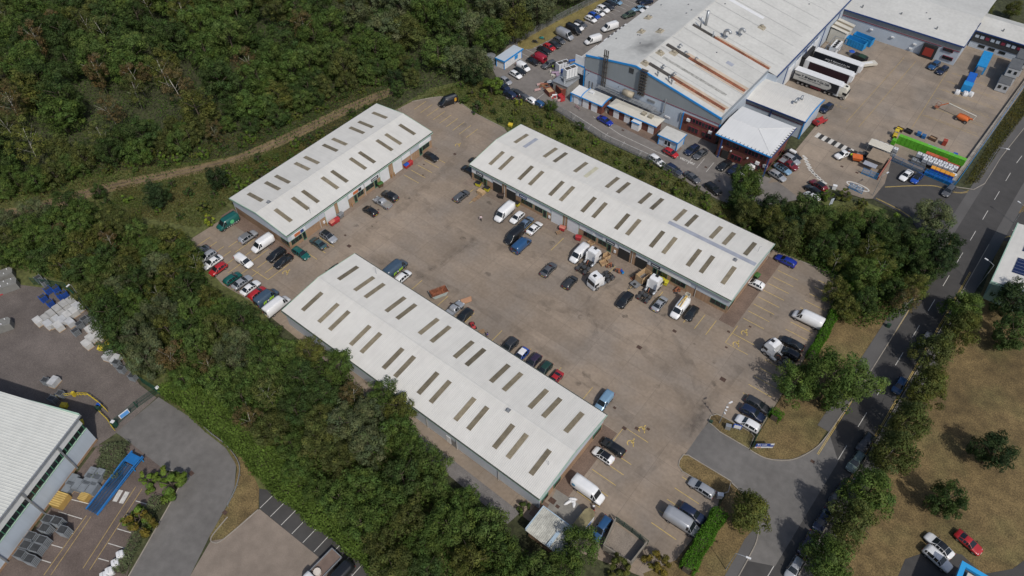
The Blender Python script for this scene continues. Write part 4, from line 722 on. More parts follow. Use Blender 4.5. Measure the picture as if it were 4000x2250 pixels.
# tan block shed by the lower car park
J_ = thing('block_shed', 'small tan block shed with mossy corrugated roof and blue edge', 'shed', (-22.4, 39.5, 0)); zj = 2.6
MB().box(-26, -18.9, 37.5, 41.5, 0, zj).obj('block_wall', m_tan, J_)
m_mossr = mat('mossy sheet roof', (.4, .4, .36), .7, noise=[(.25, .3, 6), (2, .15, 5)], stripe=(0, 3, .1))
slope(MB(), -26.3, -18.6, 37.1, zj+.05, 41.9, zj+.75, .3, .04).obj('roof', m_mossr, J_)
mb = MB(); lb_ = mat('pale blue trim', (.36, .46, .55), .5); mb.box(-26.4, -18.5, 41.86, 42, zj+.55, zj+.82).box(-26.42, -26.28, 37.1, 41.9, zj, zj+.8).box(-22.2, -21.6, 37.1, 41.9, zj+.42, zj+.5).obj('blue_edge', lb_, J_)

# =====================================================================  VEHICLES
m_tyre = mat('tyre rubber', (.018, .018, .019), .85); m_rim = mat('alloy rim', (.35, .35, .36), .35, .7)
m_win = mat('tinted car glass', (.012, .016, .019), .06, spec=.7); m_lens = mat('headlight lens', (.55, .57, .58), .15); m_tail = mat('tail light', (.3, .012, .012), .25)
m_trim = mat('black trim', (.02, .02, .021), .5); m_plate = mat('yellow plate', (.6, .45, .05), .5); m_platew = mat('white plate', (.6, .6, .58), .5)
PAINT = {}
def paint(c):
    cols = dict(black=(.011, .012, .014), navy=(.012, .02, .05), grey=(.1, .105, .115), darkgrey=(.04, .043, .048), silver=(.33, .345, .37), white=(.68, .69, .7), red=(.36, .018, .022), blue=(.015, .07, .36), royal=(.012, .03, .26), lightblue=(.19, .32, .45), green=(.008, .085, .075), darkgreen=(.015, .045, .035), teal=(.05, .095, .105), steel=(.14, .2, .29), purple=(.03, .02, .045), midblue=(.02, .07, .17), storm=(.045, .075, .115), cream=(.6, .58, .5), maroon=(.14, .014, .02), olive=(.045, .07, .05), redvan=(.26, .014, .03), silvergreen=(.1, .14, .13))
    return mat('car paint '+c, cols[c], .32, .25 if c in ('silver', 'grey', 'steel', 'lightblue', 'teal', 'darkgrey') else 0, coat=.6, noise=[(.8, .05, 3)])
# stations from tail to nose: x, sill, belt height, top height, half width at belt, half width at top
CAR = {
 'hatchback': dict(W=.89, st=[(-2.06, .42, .70, .74, .68, .60), (-2.0, .3, .9, .98, .83, .72), (-1.72, .24, .95, 1.30, .88, .62), (-1.25, .22, .95, 1.46, .89, .60), (-.4, .22, .94, 1.49, .89, .60), (.3, .22, .93, 1.43, .89, .60), (1.08, .22, .92, .98, .88, .74), (1.6, .24, .84, .90, .86, .70), (1.98, .3, .68, .74, .78, .6), (2.07, .42, .55, .58, .62, .5)], rear=(1, 3), cab=(2, 6), ws=(5, 6), roof=(3, 5), ax=(-1.28, 1.3), r=.31),
 'saloon': dict(W=.91, st=[(-2.36, .42, .72, .78, .70, .6), (-2.28, .3, .9, .96, .84, .7), (-1.75, .24, .95, 1.02, .9, .74), (-.98, .22, .95, 1.38, .91, .6), (-.3, .22, .94, 1.43, .91, .6), (.3, .22, .93, 1.38, .91, .6), (1.1, .22, .92, .97, .9, .76), (1.75, .24, .84, .89, .88, .72), (2.24, .3, .68, .73, .8, .6), (2.36, .42, .55, .58, .64, .5)], rear=(2, 3), cab=(2, 6), ws=(5, 6), roof=(3, 5), ax=(-1.4, 1.42), r=.33),
 'estate': dict(W=.91, st=[(-2.36, .42, .72, .76, .72, .64), (-2.3, .3, .92, 1.0, .85, .74), (-2.02, .24, .96, 1.34, .9, .64), (-1.7, .22, .96, 1.44, .91, .62), (-.4, .22, .95, 1.48, .91, .61), (.3, .22, .94, 1.42, .91, .61), (1.1, .22, .93, .98, .9, .76), (1.75, .24, .85, .9, .88, .72), (2.24, .3, .69, .74, .8, .6), (2.36, .42, .55, .58, .64, .5)], rear=(1, 3), cab=(2, 6), ws=(5, 6), roof=(3, 5), ax=(-1.4, 1.42), r=.33),
 'suv': dict(W=.95, st=[(-2.3, .5, .86, .9, .76, .68), (-2.24, .38, 1.04, 1.12, .88, .78), (-1.98, .3, 1.08, 1.5, .94, .7), (-1.6, .28, 1.08, 1.64, .95, .68), (-.4, .28, 1.07, 1.68, .95, .67), (.3, .28, 1.06, 1.62, .95, .67), (1.02, .28, 1.05, 1.12, .94, .8), (1.7, .3, .98, 1.04, .92, .76), (2.2, .36, .84, .9, .85, .66), (2.3, .5, .66, .7, .7, .56)], rear=(1, 3), cab=(2, 6), ws=(5, 6), roof=(3, 5), ax=(-1.38, 1.42), r=.37),
 'sports': dict(W=.94, st=[(-2.2, .42, .72, .76, .74, .62), (-2.1, .3, .84, .9, .88, .72), (-1.5, .22, .86, 1.0, .93, .6), (-.7, .2, .86, 1.24, .94, .56), (-.2, .2, .85, 1.28, .94, .56), (.15, .2, .84, 1.24, .94, .56), (.95, .2, .82, .87, .92, .76), (1.6, .22, .74, .79, .9, .7), (2.1, .28, .6, .64, .82, .6), (2.22, .4, .48, .5, .62, .45)], rear=(2, 3), cab=(2, 6), ws=(5, 6), roof=(3, 5), ax=(-1.3, 1.38), r=.34),
 'small_van': dict(W=.93, st=[(-2.25, .42, .9, 1.7, .86, .74), (-2.2, .3, 1.02, 1.82, .91, .78), (-1.7, .26, 1.02, 1.86, .93, .78), (-.6, .26, 1.02, 1.87, .93, .77), (.1, .26, 1.01, 1.86, .93, .75), (.62, .26, 1.0, 1.74, .93, .72), (1.32, .26, .99, 1.08, .92, .8), (1.85, .28, .88, .95, .88, .72), (2.2, .34, .7, .76, .8, .6), (2.27, .45, .55, .58, .66, .5)], rear=None, cab=(4, 6), ws=(5, 6), roof=(1, 5), ax=(-1.35, 1.4), r=.32),
 'van': dict(W=1.0, st=[(-2.7, .45, 1.1, 2.1, .93, .8), (-2.64, .34, 1.2, 2.28, .98, .85), (-2.0, .3, 1.2, 2.32, 1.0, .86), (-.5, .3, 1.2, 2.33, 1.0, .86), (.7, .3, 1.19, 2.3, 1.0, .84), (1.15, .3, 1.18, 2.16, 1.0, .8), (1.85, .3, 1.16, 1.28, .98, .86), (2.3, .32, 1.02, 1.1, .94, .78), (2.64, .4, .82, .88, .86, .66), (2.72, .5, .62, .66, .72, .56)], rear=None, cab=(4, 6), ws=(5, 6), roof=(1, 5), ax=(-1.6, 1.75), r=.35),
 'long_van': dict(W=1.02, st=[(-3.05, .48, 1.2, 2.3, .95, .84), (-2.98, .36, 1.3, 2.5, 1.0, .88), (-2.2, .32, 1.3, 2.56, 1.02, .9), (-.4, .32, 1.3, 2.58, 1.02, .9), (1.1, .32, 1.29, 2.54, 1.02, .88), (1.55, .32, 1.28, 2.36, 1.02, .82), (2.15, .32, 1.26, 1.4, 1.0, .88), (2.6, .34, 1.1, 1.18, .96, .8), (2.96, .42, .86, .92, .88, .68), (3.04, .5, .64, .68, .74, .58)], rear=None, cab=(4, 6), ws=(5, 6), roof=(1, 5), ax=(-1.85, 2.0), r=.36),
}
def loft(st):
    vs, fs = [], []; n = 11
    for x, zl, zb, zt, wb, wt in st:
        zm = zl+(zb-zl)*.55; h = [(wb*.86, zl), (wb*1.0, zm), (wb*.985, zb), (wt, zt), (wt*.55, zt+.028)]
        vs += [(x, -y, z) for y, z in h]+[(x, 0, zt+.036)]+[(x, y, z) for y, z in h[::-1]]
    m = len(st)
    for i in range(m-1):
        for k in range(n-1): fs.append((i*n+k, (i+1)*n+k, (i+1)*n+k+1, i*n+k+1))
        fs.append((i*n+n-1, (i+1)*n+n-1, (i+1)*n, i*n))
    fs += [tuple(range(n)), tuple(range((m-1)*n, m*n))[::-1]]
    return vs, fs, n
def wheel_mesh(r, w=.21, dual=False):
    mb = MB(); n = 14; prof = [(r*.62, -w/2), (r*.92, -w/2), (r, -w*.36), (r, w*.36), (r*.92, w/2), (r*.62, w/2)]
    for i in range(n):
        a, b = 2*pi*i/n, 2*pi*(i+1)/n
        for (r0, y0), (r1, y1) in zip(prof, prof[1:]): mb.quad((r0*cos(a), y0, r0*sin(a)), (r1*cos(a), y1, r1*sin(a)), (r1*cos(b), y1, r1*sin(b)), (r0*cos(b), y0, r0*sin(b)), 0)
        for s in (-1, 1): mb.add([(0, s*w*.40, 0), (r*.62*cos(a), s*w*.47, r*.62*sin(a)), (r*.62*cos(b), s*w*.47, r*.62*sin(b))], [(0, 1, 2)], 1)
    return mb.mesh('wheel', [m_tyre, m_rim])
def car_proto(kind, glassroof=False):
    d = CAR[kind]; st = d['st']; g = thing('parked_vehicle', 'x', 'car'); PROTO.append(g); vs, fs, n = loft(st)
    me = bpy.data.meshes.new('body'); me.from_pydata(vs, [], fs); me.materials.append(paint('grey')); me.polygons.foreach_set('use_smooth', [True]*len(fs)); me.update()
    body = link('body', me, g); body.material_slots[0].link = 'OBJECT'; body.material_slots[0].material = paint('grey')
    V = lambda i, k: Vector(vs[i*n+k])
    def pane(name, i0, i1, k0, k1, ins=.06, off=.012, m=m_win):
        a, b, c, e = V(i0, k0), V(i1, k0), V(i1, k1), V(i0, k1); ctr = (a+b+c+e)/4; nr = (c-a).cross(e-b).normalized()
        if nr.dot(ctr-Vector((0, 0, .7))) < 0: nr = -nr
        rows = []
        ks = range(k0, k1+1) if k1-k0 > 1 else (k0, k1)
        vv = [V(i0, k) for k in ks]+[V(i1, k) for k in ks]; vv = [p+(ctr-p)*ins+nr*off for p in vv]; q = len(list(ks))
        return MB().add(vv, [(j, q+j, q+j+1, j+1) for j in range(q-1)]).obj(name, m, g)
    pane('windscreen', d['ws'][0], d['ws'][1], 3, 7, .05)
    c0, c1 = d['cab']
    for k in (2, 7):                               # side windows: one pane per bay of the cabin
        for i in range(c0, c1):
            if i == c1-1 and kind not in ('small_van', 'van', 'long_van'): pass
            vv = [V(i, k), V(i+1, k), V(i+1, k+1), V(i, k+1)]; ctr = sum(vv, Vector())/4; nr = Vector((0, -1 if k == 2 else 1, .35)).normalized()
            vv = [p+(ctr-p)*.13+nr*.012 for p in vv]; MB().add(vv, [(0, 1, 2, 3)]).obj('side_window', m_win, g)
    if d['rear']: pane('rear_window', d['rear'][0], d['rear'][1], 3, 7, .07)
    else:
        x = st[0][0]; MB().box(x-.03, x+.06, -.62, -.06, 1.05*st[1][2], st[0][3]-.16).box(x-.03, x+.06, .06, .62, 1.05*st[1][2], st[0][3]-.16).obj('rear_window', m_win, g)
    if glassroof: pane('glass_roof', d['roof'][0], d['roof'][1], 3, 7, .08, .016)
    wm = wheel_mesh(d['r'])
    for x in d['ax']:
        for s in (-1, 1):
            o = link('wheel', wm, g); o.location = (x, s*(d['W']-.09), d['r'])
    xn = st[-2][0]; xt = st[1][0]; zb = st[-2][2]; zt = st[1][2]
    for s in (-1, 1):
        MB().add([(xn+.06, s*.42, zb-.02), (xn+.0, s*.76, zb-.02), (xn-.22, s*.74, zb+.12), (xn-.14, s*.46, zb+.12)], [(0, 1, 2, 3)] if s > 0 else [(3, 2, 1, 0)]).obj('headlight', m_lens, g)
        if d['rear']: MB().box(xt-.07, xt+.08, s*.68-.13, s*.68+.13, zt-.14, zt+.03).obj('tail_light', m_tail, g)
        else: MB().box(st[0][0]-.02, st[0][0]+.07, s*.86-.07, s*.86+.07, .9, 1.5).obj('tail_light', m_tail, g)
        mx = st[d['ws'][1]][0]-.25; mz = st[d['ws'][1]][2]+.06; MB().box(mx-.07, mx+.07, s*(d['W']+.08)-.09, s*(d['W']+.08)+.09, mz, mz+.15).obj('wing_mirror', m_trim, g)
    MB().box(st[0][0]-.02, st[0][0]+.03, -.26, .26, .52, .64).obj('number_plate', m_plate, g); MB().box(st[-1][0]-.03, st[-1][0]+.02, -.26, .26, .44, .55).obj('number_plate', m_platew, g)
    MB().box(xt+.1, xn-.1, -d['W']*.9, d['W']*.9, st[4][1]-.06, st[4][1]+.1).obj('underbody', m_trim, g)
    return g
CP = {}
def car(kind, col, x, y, h, label, cat='car', group=None, gr=False, jit=True):
    key = (kind, gr)
    if key not in CP: CP[key] = car_proto(kind, gr)
    r = dup(CP[key], (x, y, .012), R(h+(random.uniform(-1.6, 1.6) if jit else 0)), label, cat, group)
    r.name = {'small_van': 'small_van', 'van': 'panel_van', 'long_van': 'panel_van', 'suv': 'sport_utility_car', 'sports': 'sports_car', 'estate': 'estate_car', 'saloon': 'saloon_car'}.get(kind, 'hatchback_car')
    for c in r.children:
        if c.name.startswith('body'): c.material_slots[0].link = 'OBJECT'; c.material_slots[0].material = paint(col); body = c
    return r
def roof_panel(r, m, kind):                       # contrasting roof
    d = CAR[kind]; vs, fs, n = loft(d['st']); mb = MB(); i0, i1 = d['roof']
    for i in range(i0, i1):
        for k in range(3, 7): mb.quad(*[Vector(vs[j])+Vector((0, 0, .012)) for j in (i*n+k, (i+1)*n+k, (i+1)*n+k+1, i*n+k+1)])
    link('roof_panel', mb.mesh('roof_panel', m, True), r)
Gp = 'vehicles parked in the units yard'; Gf = 'vehicles parked at the factory'; Gr = 'cars parked along the estate road'
T = []
# --- in front of the shortest terrace
car('hatchback', 'black', -104.36,99.81, 0, 'black hatchback parked nose out near the far end of the shortest terrace', 'car', Gp)
r = car('suv', 'darkgrey', -102.18,82.76, 180, 'dark grey off-roader with black roof beside a grey pickup', 'car', Gp); roof_panel(r, paint('black'), 'suv')
car('hatchback', 'black', -102.13,76.17, 180, 'black hatchback nearest the camera of the three by the green bin', 'car', Gp)
r = car('suv', 'silver', -103.38,64.20, 0, 'silver bonneted car with black roof parked by the corner of the shortest terrace', 'car', Gp); roof_panel(r, paint('black'), 'suv')
car('saloon', 'teal', -103.72,61.41, 180, 'slate green coupe beside the silver bonneted car', 'car', Gp)
r = car('estate', 'green', -104.34,56.92, 0, 'bottle green people carrier across the corner of the shortest terrace', 'car', Gp)
car('suv', 'black', -108.24,53.16, 270, 'black estate with roof rails, next to a white van', 'car', Gp)
car('saloon', 'black', -105.56,52.89, 270, 'low black saloon beside the yellow wheelchair bay', 'car', Gp)
car('van', 'white', -113.09,53.42, 270, 'white van with black lettering on its side, under the gable wall', 'van', Gp)
r = car('suv', 'silver', -117.72,52.90, 90, 'silver car with dark roof between the green van and a white van', 'car', Gp); roof_panel(r, mat('dark silver roof', (.14, .145, .15), .4), 'suv')
gv = car('van', 'green', -125.01,52.95, 270, 'dark green van with round pale green logo by the wood', 'van', Gp)
lo = MB(); 
for t in range(12): pass
MB().tube([(-.6, 1.03, 1.35), (-.6, 1.06, 1.35)], .52, 16).obj('round_logo', mat('pale green logo', (.1, .45, .2), .5), gv).matrix_parent_inverse = Matrix.Identity(4)
for k in range(7): MB().box(-2.2+k*.5, -2.0+k*.5, 1.0, 1.02, .45, .62).obj('white_check', m_platew, gv).matrix_parent_inverse = Matrix.Identity(4)
car('small_van', 'white', -112.24,47.52, 2, 'small white van standing alone in the middle of the left yard', 'van', Gp, jit=False)
# --- left boundary row, half under the trees
car('saloon', 'grey', -122.32,43.24, 270, 'grey convertible with black roof at the far end of the row under the trees', 'car', Gp); 
car('hatchback', 'silver', -119.97,43.53, 270, 'silver car squeezed beside the white saloon under the trees', 'car', Gp)
car('saloon', 'white', -117.57,43.13, 270, 'white saloon backed under the trees', 'car', Gp)
car('hatchback', 'red', -114.90,42.59, 270, 'red car whose bonnet only shows from the trees', 'car', Gp)
car('hatchback', 'green', -110.22,42.83, 90, 'green hatchback with white lettering under the trees', 'car', Gp)
car('saloon', 'silver', -107.69,43.37, 90, 'pale silver saloon beside the green hatchback under the trees', 'car', Gp)
car('saloon', 'white', -105.01,43.50, 90, 'white saloon between a silver saloon and a red car', 'car', Gp)
car('hatchback', 'red', -102.65,43.48, 90, 'dull red car beside the blue grey van under the trees', 'car', Gp)
sv2 = car('van', 'storm', -99.93,43.79, 90, 'blue grey van with lime lettering, beside a white van', 'van', Gp)
car('long_van', 'white', -96.32,43.66, 90, 'long white van at the corner of the nearest terrace', 'van', Gp)
# --- along the nearest terrace
sv = car('long_van', 'storm', -84.32,66.45, 90, 'blue grey van with lime STORM lettering behind the nearest roof', 'van', Gp)
for v_, yy in ((sv, -1.035), (sv2, -1.03)):
    lime = mat('lime lettering', (.35, .6, .03), .5)
    for tx, xx in (('ST', -1.15), ('RM', .55)):
        o = lettering(tx, .8, lime, v_, (xx, yy, 1.0), (1, 0, 0), (0, 0, 1), .05, .2); o.matrix_parent_inverse = Matrix.Identity(4)
    MB().tube([(-.3, yy, 1.0), (-.3, yy-.01, 1.0)], .26, 5).obj('white_star', m_platew, v_).matrix_parent_inverse = Matrix.Identity(4)
car('hatchback', 'white', -81.61,65.89, 90, 'small white hatchback beside the blue grey lettered van', 'car', Gp)
car('saloon', 'black', -94.74,57.48, 270, 'black car hidden behind the end of the nearest roof', 'car', Gp)
car('saloon', 'black', -93.36,101.91, 180, 'black car tucked behind the left end of the longest terrace', 'car', Gp)
car('hatchback', 'black', -94.14,105.33, 180, 'second black car hidden behind the left end of the longest terrace', 'car', Gp)
car('estate', 'grey', -88.69,93.40, 90, 'grey estate alone beside the pallets', 'car', Gp)
mc = car('hatchback', 'black', -64.14,65.93, 270, 'black small car beside the silver pickup at the nearest terrace', 'car', Gp)
car('suv', 'darkgrey', -52.09,65.39, 270, 'dark grey people carrier leftmost of the five nosed in behind the nearest roof', 'car', Gp)
r = car('hatchback', 'blue', -48.91,65.12, 270, 'small blue car with white roof behind the nearest roof', 'car', Gp); roof_panel(r, paint('white'), 'hatchback')
car('hatchback', 'purple', -46.10,65.45, 270, 'very dark purple car behind the nearest roof', 'car', Gp)
car('hatchback', 'darkgreen', -43.33,65.26, 270, 'very dark green car between the purple car and a red car', 'car', Gp)
car('sports', 'red', -40.46,64.68, 270, 'red open sports car peeping over the nearest roof', 'car', Gp)
car('small_van', 'lightblue', -30.21,66.31, 270, 'pale blue grey van near the front right corner of the nearest terrace', 'van', Gp)
# --- along the longest terrace
car('long_van', 'white', -76.68,94.86, 270, 'tall white van with dark windscreen beside three cars', 'van', Gp)
car('hatchback', 'white', -73.57,95.70, 270, 'white hatchback between the tall white van and a blue saloon', 'car', Gp)
car('saloon', 'steel', -70.92,95.58, 90, 'steel blue saloon with glass roof between two white cars', 'car', Gp, True)
car('saloon', 'white', -68.31,95.41, 90, 'white saloon beside a single yellow bay line', 'car', Gp)
car('van', 'black', -70.21,90.27, 270, 'black van side by side with a dark blue van', 'van', Gp)
r = car('van', 'midblue', -67.13,89.08, 90, 'dark blue van with red tail lights in mid yard', 'van', Gp)
car('van', 'white', -55.42,94.76, 270, 'white van beside a white lorry tractor', 'van', Gp)
car('saloon', 'grey', -58.11,87.03, 90, 'grey coupe standing in mid yard with tail to the camera', 'car', Gp)
car('hatchback', 'darkgrey', -52.29,86.83, 90, 'dark grey hatchback in mid yard beside the white lorry cab', 'car', Gp)
car('suv', 'black', -40.39,89.79, 270, 'black off-roader coupled ahead of the pallet trailer', 'car', Gp)
car('saloon', 'silver', -34.15,93.55, 90, 'silver saloon with black glass roof panels and yellow plate', 'car', Gp, True)
cp = car('van', 'white', -30.09,94.72, 270, 'white van with yellow cherry picker boom on its roof', 'van', Gp)
mb = MB(); mb.box(-2.3, -1.3, -.5, .5, 2.3, 2.55); mb.tube([(-1.8, 0, 2.6), (-1.8, 0, 2.85)], .25, 8); o = mb.obj('boom_base', m_whtp, cp); o.matrix_parent_inverse = Matrix.Identity(4)
for dy in (-.12, .12): o = MB().tube([(-2.2, dy, 2.95), (.9, dy*2.2, 2.6)], .09, 6).obj('boom', mat('boom yellow', (.55, .36, .06), .5), cp); o.matrix_parent_inverse = Matrix.Identity(4)
o = MB().box(-3.0, -2.2, -.5, .5, 2.2, 2.3).box(-3.0, -2.95, -.5, .5, 2.3, 3.2).box(-2.25, -2.2, -.5, .5, 2.3, 3.2).box(-3, -2.2, -.5, -.45, 2.3, 3.2).box(-3, -2.2, .45, .5, 2.3, 3.2).obj('basket', m_crm, cp); o.matrix_parent_inverse = Matrix.Identity(4)
car('hatchback', 'black', -27.68,95.35, 270, 'black hatchback beside the cherry picker van', 'car', Gp)
# --- right hand side of the yard
car('hatchback', 'white', -20.94,110.97, 180, 'white hatchback with dark glass roof at the right end of the longest terrace', 'car', Gp, True)
car('estate', 'royal', -18.56,121.35, 180, 'royal blue estate van at the top right corner of the yard', 'car', Gp)
car('long_van', 'white', -8.15,108.37, 180, 'long white van backed up to the clipped green hedge', 'van', Gp)
car('saloon', 'black', -8.13,100.88, 180, 'black coupe backed to the hedge above the lorry tractor', 'car', Gp)
r = car('suv', 'black', -7.72,98.12, 180, 'black pickup beside the chassis of the white lorry tractor', 'car', Gp)
car('estate', 'darkgrey', -7.29,83.57, 0, 'charcoal estate with chrome window line, uppermost of three by the green fence', 'car', Gp)
car('suv', 'navy', -7.24,81.18, 0, 'navy car in the middle of the three by the green fence', 'car', Gp)
car('suv', 'white', -6.95,78.60, 180, 'white car lowest of the three by the green fence, beside the grass island', 'car', Gp)
car('estate', 'black', -23.79,59.47, 180, 'black estate side by side with a white coupe near the wheelchair bays', 'car', Gp)
r = car('hatchback', 'white', -24.21,56.98, 180, 'white coupe with black roof near the wheelchair bays', 'car', Gp, True); roof_panel(r, paint('black'), 'hatchback')
wv = car('long_van', 'white', -22.60,49.76, 0, 'long white van with round turquoise badge by the end of the nearest terrace', 'van', Gp)
MB().tube([(-2.35, -1.03, 1.7), (-2.35, -1.05, 1.7)], .36, 16).obj('round_badge', mat('turquoise badge', (.02, .2, .36), .4), wv).matrix_parent_inverse = Matrix.Identity(4)
car('estate', 'silver', -7.61,62.29, 180, 'silver estate beside the lower grass island', 'car', Gp)
car('suv', 'navy', -6.60,57.15, 0, 'very dark navy car beside the long silver van', 'car', Gp)
car('long_van', 'silver', -7.30,54.68, 0, 'long silver van in front of the lower clipped hedge', 'van', Gp)
car('estate', 'midblue', -17.20,45.73, 270, 'dark blue car between the box trailer and the walled enclosure', 'car', Gp)
# --- along the estate road and the lawn
for kind, col, x, y, h, lb in (('estate', 'silvergreen', 11.35,83.37, 265, 'pale green grey car nosing out from under the roadside trees'), ('suv', 'darkgrey', 11.32,88.04, 266, 'dark grey car under the roadside trees beyond the pale green one'), ('hatchback', 'black', 11.20,75.28, 266, 'black car half under the roadside trees opposite the entrance'), ('saloon', 'navy', 10.91,69.52, 266, 'navy car below the black one under the roadside trees'),
                              ('saloon', 'purple', 10.60,64.31, 266, 'very dark purple car parked on the road below the trees'), ('hatchback', 'silver', 10.47,59.21, 267, 'pale silver car on the road at the bottom edge'), ('hatchback', 'grey', 12.50,118.36, 267, 'grey car mostly hidden under the roadside trees'), ('hatchback', 'midblue', 12.06,104.09, 267, 'blue car whose tail shows under the roadside trees')):
    car(kind, col, x, y, h, lb, 'car', Gr)
car('sports', 'red', 31.08,80.69, -14, 'red sports coupe on the dry lawn', 'car')
r = car('saloon', 'white', 27.45,77.13, 163, 'white saloon with long black roof on the dry lawn', 'car', None, True); roof_panel(r, paint('black'), 'saloon')
car('suv', 'white', 27.87,74.79, -17, 'white off-roader with silver roof beside the white saloon on the lawn', 'car')
# --- factory car park: the long row by the wood
ROWX = [('hatchback', 'lightblue', -110.75,196.55, -6, 'pale blue car at the top of the factory row by the palisade fence'), ('hatchback', 'black', -111.50,194.03, -6, 'black car second from the top of the factory row'), ('estate', 'darkgrey', -111.18,192.05, -6, 'charcoal car below the black one in the factory row'), ('suv', 'white', -111.41,189.65, -6, 'white boxy car at the upper end of the factory row'), ('hatchback', 'white', -111.22,186.88, -6, 'white hatchback between a boxy white car and a blue car'), ('hatchback', 'blue', -111.47,184.52, -6, 'bright blue car in the factory row'), ('hatchback', 'white', -111.09,182.03, -6, 'white hatchback nearest the gap in the factory row'), ('suv', 'grey', -111.70,177.19, -6, 'grey people carrier just below the gap in the factory row'), ('hatchback', 'white', -111.49,175.36, -6, 'white car squeezed between a black van and a grey people carrier'), ('van', 'black', -111.38,172.93, -6, 'black van in the factory row'), ('long_van', 'silver', -111.71,168.70, -6, 'long silver grey van in the factory row'), ('hatchback', 'grey', -111.43,165.38, -6, 'grey car below the long silver van'), ('hatchback', 'darkgrey', -111.13,162.57, -6, 'charcoal car above the red one in the factory row'), ('hatchback', 'red', -111.63,160.46, -6, 'bright red car in the factory row'), ('saloon', 'black', -111.81,158.18, -6, 'black car below the bright red one'), ('hatchback', 'black', -110.96,155.63, -6, 'black car tucked behind the crimson van')]

for kind, col, x, y, h, lb in ROWX: car(kind, col, x, y, h, lb, 'van' if 'van' in kind else 'car', Gf)
for kind, col, x, y, h, lb in (
 ('van', 'redvan', -110.40,153.43, 172, 'crimson van at the lower end of the factory row'), ('hatchback', 'black', -110.69,151.09, -6, 'black car last in the factory row beside the crimson van'),
 ('small_van', 'white', -111.05,146.90, -8, 'small white van by the blue trimmed kiosk'), ('hatchback', 'black', -110.65,144.50, -8, 'black car between the small white van and a white car'), ('hatchback', 'white', -110.42,142.46, -8, 'white car next below the black car by the kiosk'), ('hatchback', 'silver', -110.76,138.20, -8, 'silver car beside the lime bush at the wood edge'), ('hatchback', 'navy', -109.35,135.52, -8, 'navy car behind the lime bush'), ('suv', 'navy', -105.68,133.59, 170, 'navy car below the lime bush'),
 ('suv', 'darkgrey', -104.68,135.28, 170, 'dark grey car above the grass bank, first of a row of four'), ('hatchback', 'grey', -102.01,135.13, 170, 'grey car second in the row above the grass bank'), ('hatchback', 'white', -99.57,135.12, 170, 'white car third in the row above the grass bank'), ('hatchback', 'midblue', -97.01,135.22, 170, 'blue car beside the round tree on the grass bank'),
 ('suv', 'olive', -103.00,191.64, 248, 'olive green car against the factory wall'), ('saloon', 'lightblue', -102.76,197.01, 248, 'pale blue saloon behind the olive green car'), ('saloon', 'white', -100.46,198.25, 250, 'white saloon close to the factory roof edge'), ('saloon', 'navy', -102.90,202.29, 248, 'navy saloon at the top edge beside the factory'), ('hatchback', 'black', -104.54,202.52, 248, 'black car at the top edge beside the factory'),
 ('van', 'white', -103.33,181.07, 248, 'white van behind the rooftop cooling fans'), ('van', 'white', -103.20,171.46, 248, 'white van half hidden below the cooling fan deck'), ('suv', 'grey', -105.94,152.52, 250, 'grey people carrier beside a worker in a yellow jacket'),
 ('saloon', 'royal', -78.08,139.91, -8, 'royal blue saloon in front of the brick plant room'), ('hatchback', 'red', -57.42,138.78, -8, 'bright red hatchback beside the square kiosk'), ('estate', 'navy', -53.74,143.21, 262, 'navy estate in the visitors bays'), ('saloon', 'grey', -51.22,143.03, 262, 'grey saloon beside the navy estate in the visitors bays'),
 ('suv', 'white', -58.65,133.77, -14, 'white car parked along the bank below the red hatchback'), ('estate', 'navy', -53.45,133.53, -14, 'navy car parked along the bank beyond the white one'), ('saloon', 'grey', -48.42,133.68, -14, 'grey saloon half behind bushes on the bank'), ('suv', 'black', -42.36,132.95, -16, 'black car in the shade of the trees below the office'), ('saloon', 'black', -44.34,142.83, 262, 'black saloon in front of the office windows'), ('hatchback', 'navy', -41.71,142.74, 262, 'navy hatchback beside the black saloon at the office'), ('small_van', 'white', -38.81,144.13, 262, 'small white van half behind the round tree at the office'),
 ('estate', 'black', -32.46,156.99, -10, 'black car with white roof box at the office end wall'), ('suv', 'silver', -32.06,155.07, -10, 'silver car below the one with the roof box'), ('saloon', 'lightblue', -32.29,150.42, -12, 'ice blue car with dark roof bars beside the red pickup'), ('estate', 'silver', -32.22,147.19, -14, 'silver estate last of the row at the office end'),
 ('suv', 'maroon', -22.84,149.77, 160, 'dark red car with black roof near the zigzag markings'), ('estate', 'black', -23.10,147.42, 160, 'black estate between the dark red car and a white hatchback'), ('hatchback', 'white', -22.44,144.94, 160, 'white hatchback nearest the bushes at the gate'),
 ('saloon', 'white', -7.27,166.92, 262, 'white saloon outside the blue fence'), ('hatchback', 'blue', -4.82,167.41, 262, 'bright blue hatchback with black roof outside the blue fence'), ('estate', 'grey', 2.71,167.42, 264, 'grey estate on the corner of the side road'),
 ('suv', 'navy', -33.66,181.87, 258, 'navy off-roader behind the grey annex'), ('suv', 'midblue', -17.17,221.71, 260, 'dark blue off-roader by the red loading dock'), ('estate', 'navy', -14.48,220.69, 260, 'navy and red estate in front of the rear wing')):
    r = car(kind, col, x, y, h, lb, 'van' if 'van' in kind else 'car', Gf)
    if 'roof box' in lb and 'with white' in lb: MB().box(-1.2, .5, -.45, .45, 1.62, 1.95).obj('roof_box', m_whtp, r).matrix_parent_inverse = Matrix.Identity(4)
    if 'black roof' in lb: roof_panel(r, paint('black'), kind)
    if 'roof bars' in lb: roof_panel(r, m_win, kind)
